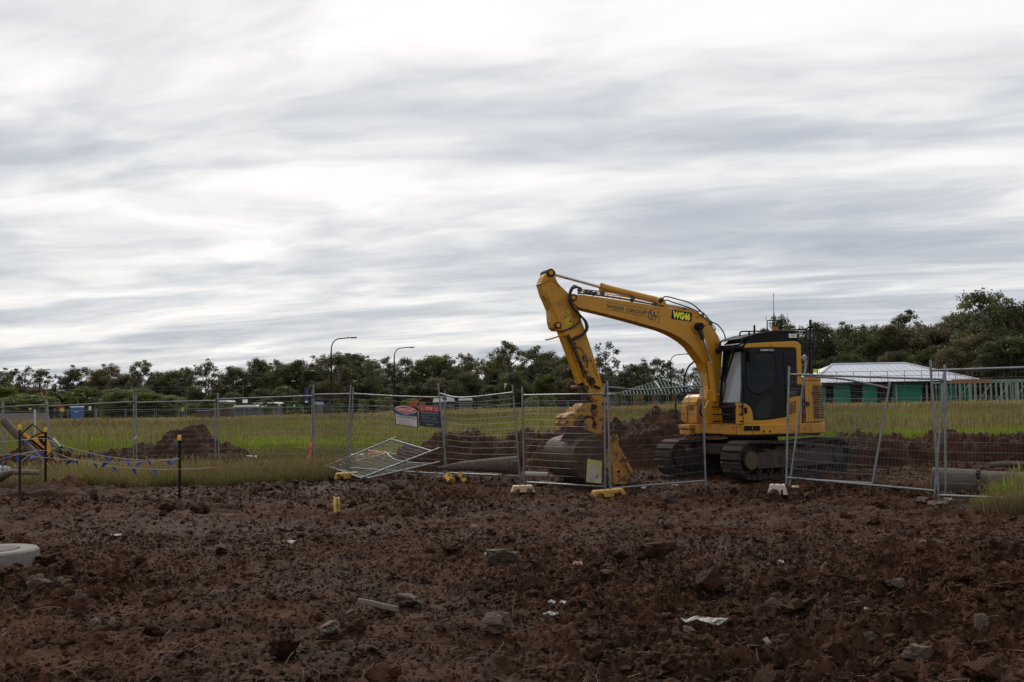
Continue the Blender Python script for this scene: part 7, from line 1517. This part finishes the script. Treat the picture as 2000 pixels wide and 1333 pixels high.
for (px, py, w, h, m_, lb, nm) in (
    (1281, 1073, 58, 34, CLODM, 'largest rounded clod at the back of the rutted hollow in the right foreground', 'clod'), (1214, 1080, 34, 24, CLODM, 'rounded clod left of the largest one in the middle distance', 'clod'),
    (985, 1088, 60, 30, STONEM, 'flat sided pale clod with a slanting top right of the centre', 'clod'), (882, 1068, 40, 16, CLODM, 'low rounded clod left of the slanting one', 'clod'),
    (798, 1172, 50, 24, STONEM, 'pale flat stone behind the small plank in the foreground', 'stone'), (968, 1218, 58, 34, STONEB, 'orange brown faced clod in the centre foreground', 'clod'),
    (688, 1203, 26, 22, STONEB, 'small orange clay lump right of the bottom left stones', 'stone'), (645, 1228, 54, 26, STONEM, 'flat topped stone beside the orange clay lump', 'stone'), (700, 1222, 40, 24, CLODM, 'dark clod below the orange clay lump', 'clod'),
    (745, 1320, 60, 40, CLODM, 'rough clod at the bottom edge left of centre', 'clod'), (560, 1262, 50, 40, CLODM, 'tall rough clod at the bottom left of centre', 'clod'),
    (72, 1142, 38, 30, STONEM, 'pale stone below the concrete riser', 'stone'), (115, 1139, 26, 16, STONEB, 'flat brown red stone right of the pale one by the riser', 'stone'), (5, 1122, 24, 24, STONEM, 'stone against the concrete riser at the left edge', 'stone'),
    (128, 1165, 44, 28, CLODM, 'clod below the stones by the concrete riser', 'clod'), (190, 1158, 30, 30, CLODM, 'upright clod right of the stones by the riser', 'clod'), (158, 1172, 24, 20, STONEM, 'small rounded stone below the upright clod', 'stone'), (85, 1095, 50, 20, CLODM, 'dark clod touching the right side of the concrete riser', 'clod'),
    (330, 992, 30, 16, CLODM, 'dark clod left of the foot of the lone picket', 'clod'), (395, 992, 44, 18, CLODM, 'dark clod right of the foot of the lone picket', 'clod'), (182, 970, 18, 15, CLODM, 'dark upright clod on the pale mud strip', 'clod'), (246, 948, 16, 7, CLODM, 'small dark clod above the pale mud strip', 'clod'),
    (778, 948, 40, 18, STONEM, 'smooth grey boulder in front of the fallen panels', 'stone'), (1306, 971, 30, 22, STONEM, 'squarish pale clod in front of the sagging fence panel', 'clod'), (1225, 1030, 12, 8, STONEM, 'tiny pale stone in the middle distance right of centre', 'stone'),
    (925, 1029, 14, 8, mat('pinkish_stone', (.24, .17, .15), .8, var=.2), 'small pinkish stone in the middle distance left of centre', 'stone'), (1915, 1218, 26, 30, STONEM, 'pale upright wedge of stone in the right foreground', 'stone'), (1750, 1140, 40, 16, STONEM, 'flat pale stone in the rutted hollow on the right', 'stone'),
    (1530, 1190, 40, 18, CLODM, 'flat topped clod in the right foreground hollow', 'clod'), (1385, 1135, 60, 34, CLODM, 'broad clod with a slanting face left of the hollow', 'clod'), (1345, 1232, 28, 14, STONEM, 'rounded clod below the crumpled white sheet', 'clod'), (1497, 1255, 20, 14, mat('cream_stone', (.28, .23, .19), .85, var=.2), 'cream coloured stone in the lower right foreground', 'stone'),
    (1500, 1330, 50, 34, CLODM, 'smooth clod at the bottom edge right of centre', 'clod'), (1790, 1275, 50, 30, STONEM, 'broken pale clod in the lower right corner area', 'clod'), (1765, 1310, 56, 30, CLODM, 'dark ridge clod near the bottom right', 'clod'), (1920, 1310, 76, 36, CLODM, 'large dark clod at the bottom right corner', 'clod'), (1830, 1305, 30, 22, CLODM, 'small dark clod beside the large one at the bottom right', 'clod'),
    (1825, 1165, 36, 40, CLODM, 'tall clod at the right side of the rutted hollow', 'clod'), (1530, 1140, 36, 24, CLODM, 'dark clod in the middle of the rutted hollow', 'clod'), (1680, 1220, 26, 24, CLODM, 'dark clod left of the thin white strip in the right foreground', 'clod'), (1700, 1245, 24, 18, STONEM, 'pale stone below the dark clod in the right foreground', 'stone'), (1880, 1125, 30, 16, CLODM, 'clod at the upper right of the rutted hollow', 'clod'),
    (1560, 1240, 34, 22, CLODM, 'clod in front of the cream stone', 'clod'), (1840, 985, 60, 16, STONEM, 'brown stone slab at the foot of the pole by the right fence panel', 'stone'), (1800, 978, 24, 14, STONEM, 'pale broken stone left of the brown slab', 'stone'), (1715, 985, 26, 12, CLODM, 'dark clod with a pale side before the longest fence panel', 'clod'),
    (300, 1232, 36, 24, CLODM, 'rounded clod in the lower left foreground', 'clod'), (222, 1218, 22, 18, STONEM, 'small rounded stone in the lower left foreground', 'stone'), (186, 1218, 22, 16, STONEM, 'small stone left of another small one in the lower left', 'stone'), (420, 1160, 20, 12, STONEM, 'small pale stone in the left foreground', 'stone'), (275, 1095, 24, 16, CLODM, 'dark clod in the middle of the left foreground', 'clod')):
    rock(px, py, w, h, m_, lb, nm, cat='clod' if nm == 'clod' else 'stone', grp=DC if nm == 'clod' else DS)
def scrap(px, py, w, h, m_, label, name='scrap', rz=0.0, cat='scrap', n=8):
    P = gy(px, py); s_ = P.y / FPX; r = random.Random(int(px)); vs = []; fs = []; W = w * s_; D = max(h * s_ * 4.0, W * .3)
    for i in range(n + 1):
        for j in range(4):
            x_ = (i / n - .5) * W * (1 - .25 * (abs(j - 1.5) > 1) * r.random()); y_ = (j / 3 - .5) * D * (1 - abs(i / n - .5) * r.uniform(.3, .9)); vs.append(P + Matrix.Rotation(rz, 3, 'Z') @ Vector((x_, y_, .02 + r.uniform(0, .5) * h * s_ + min(.02, .5 * h * s_) * math.sin(i * .8 + j * 1.7))))
    for i in range(n):
        for j in range(3): fs.append((i * 4 + j, i * 4 + j + 1, (i + 1) * 4 + j + 1, (i + 1) * 4 + j))
    o = MB().add(vs, fs).build(name, m_); o.modifiers.new('thick', 'SOLIDIFY').thickness = .004; based(o, P); tag(o, label, cat, 'pale scraps lying on the soil')
SCR = mat('dirty_white_sheet', (.27, .24, .22), .6, var=.35, scale=14, dirt=MUD, dirt_amt=.4, dscale=10); SCW = mat('white_scrap', (.36, .31, .28), .6, var=.25, scale=20, dirt=MUD, dirt_amt=.3, dscale=25)
scrap(1376, 1222, 92, 12, SCR, 'crumpled dirty white sheet pressed into the soil in the right foreground', 'plastic_sheet')
scrap(566, 1063, 26, 5, SCW, 'bright white scrap in the left middle of the churned soil'); scrap(228, 1049, 24, 4, SCW, 'small white scrap at the far left of the churned soil'); scrap(1686, 1195, 12, 4, SCW, 'thin white strip standing up in the right foreground', rz=.6); scrap(1525, 1102, 10, 4, SCW, 'tiny white scrap at the top of the rutted hollow')
scrap(962, 1092, 30, 12, SCR, 'pale flat stone sheet beside the slanting clod', rz=.5); scrap(1075, 1206, 30, 5, SCR, 'pale flake lying in the centre right foreground'); scrap(1078, 1182, 14, 4, mat('grey_scrap', (.30, .29, .28), .7), 'grey rounded flake above another pale one right of centre'); scrap(1100, 1183, 12, 4, SCW, 'tiny white flake right of the grey rounded one'); scrap(1716, 985, 12, 4, SCW, 'white flake leaning on the clod before the longest fence panel', rz=.7)
scrap(1252, 955, 24, 4, SCW, 'white strip lying below the sagging fence panel'); scrap(1318, 951, 16, 3, SCR, 'pale strip below the middle of the sagging fence panel'); scrap(1674, 913, 30, 6, SCR, 'pale sheet on the soil bank behind the crushed panel'); scrap(1850, 980, 16, 6, SCW, 'white fragment at the foot of the rightmost fence panel'); scrap(1128, 1106, 12, 6, mat('pink_scrap', (.45, .20, .16), .7), 'small pink scrap right of the slanting clod', rz=.5)
scrap(1060, 945, 60, 4, mat('grey_board', (.11, .10, .09), .8), 'grey board on the soil below the bucket', 'board', cat='board')
beam('plank', (699, 1174), (778, 1190), 8.02, 7.75, .045, mat('pale_plank', (.15, .12, .10), .8, var=.3, scale=20), 'small weathered plank lying in the centre left foreground', 'plank', .02)
for i, (a, b) in enumerate((((1245, 968), (1276, 978)), ((1252, 972), (1249, 984)))):
    beam('stick', a, b, 17.4, 17.2, .07, WOODB, 'dark stub of timber left of the squarish pale clod' if i == 0 else 'pale upright end of the dark timber stub', 'timber')
beam('stake', (1562, 1083), (1562, 1066), 10.9, 10.9, .02, WOODB, 'thin dark peg standing at the back of the rutted hollow', 'peg')
for (a, b, c, lb) in (((60, 1192), (95, 1186), (120, 1187), 'dry yellow stalk lying in the left foreground'), ((115, 1184), (119, 1174), (121, 1170), 'short dry stalk standing in the left foreground'), ((410, 1084), (425, 1098), (440, 1108), 'dry twig lying in the left middle foreground'), ((1008, 1160), (1003, 1178), (1001, 1200), 'thin dry root standing in the centre foreground')):
    P = [gy(*q) + Vector((0, 0, .04)) for q in (a, b, c)]; P[0].y = P[1].y = P[2].y; Y0 = P[1].y; P = [at(*q, Y0) for q in (a, b, c)]; m = MB(); m.tube(smooth_path(P, 3), .0045, 5); o = based(m.build('stalk', STRAW), P[-1]); tag(o, lb, 'stalk')
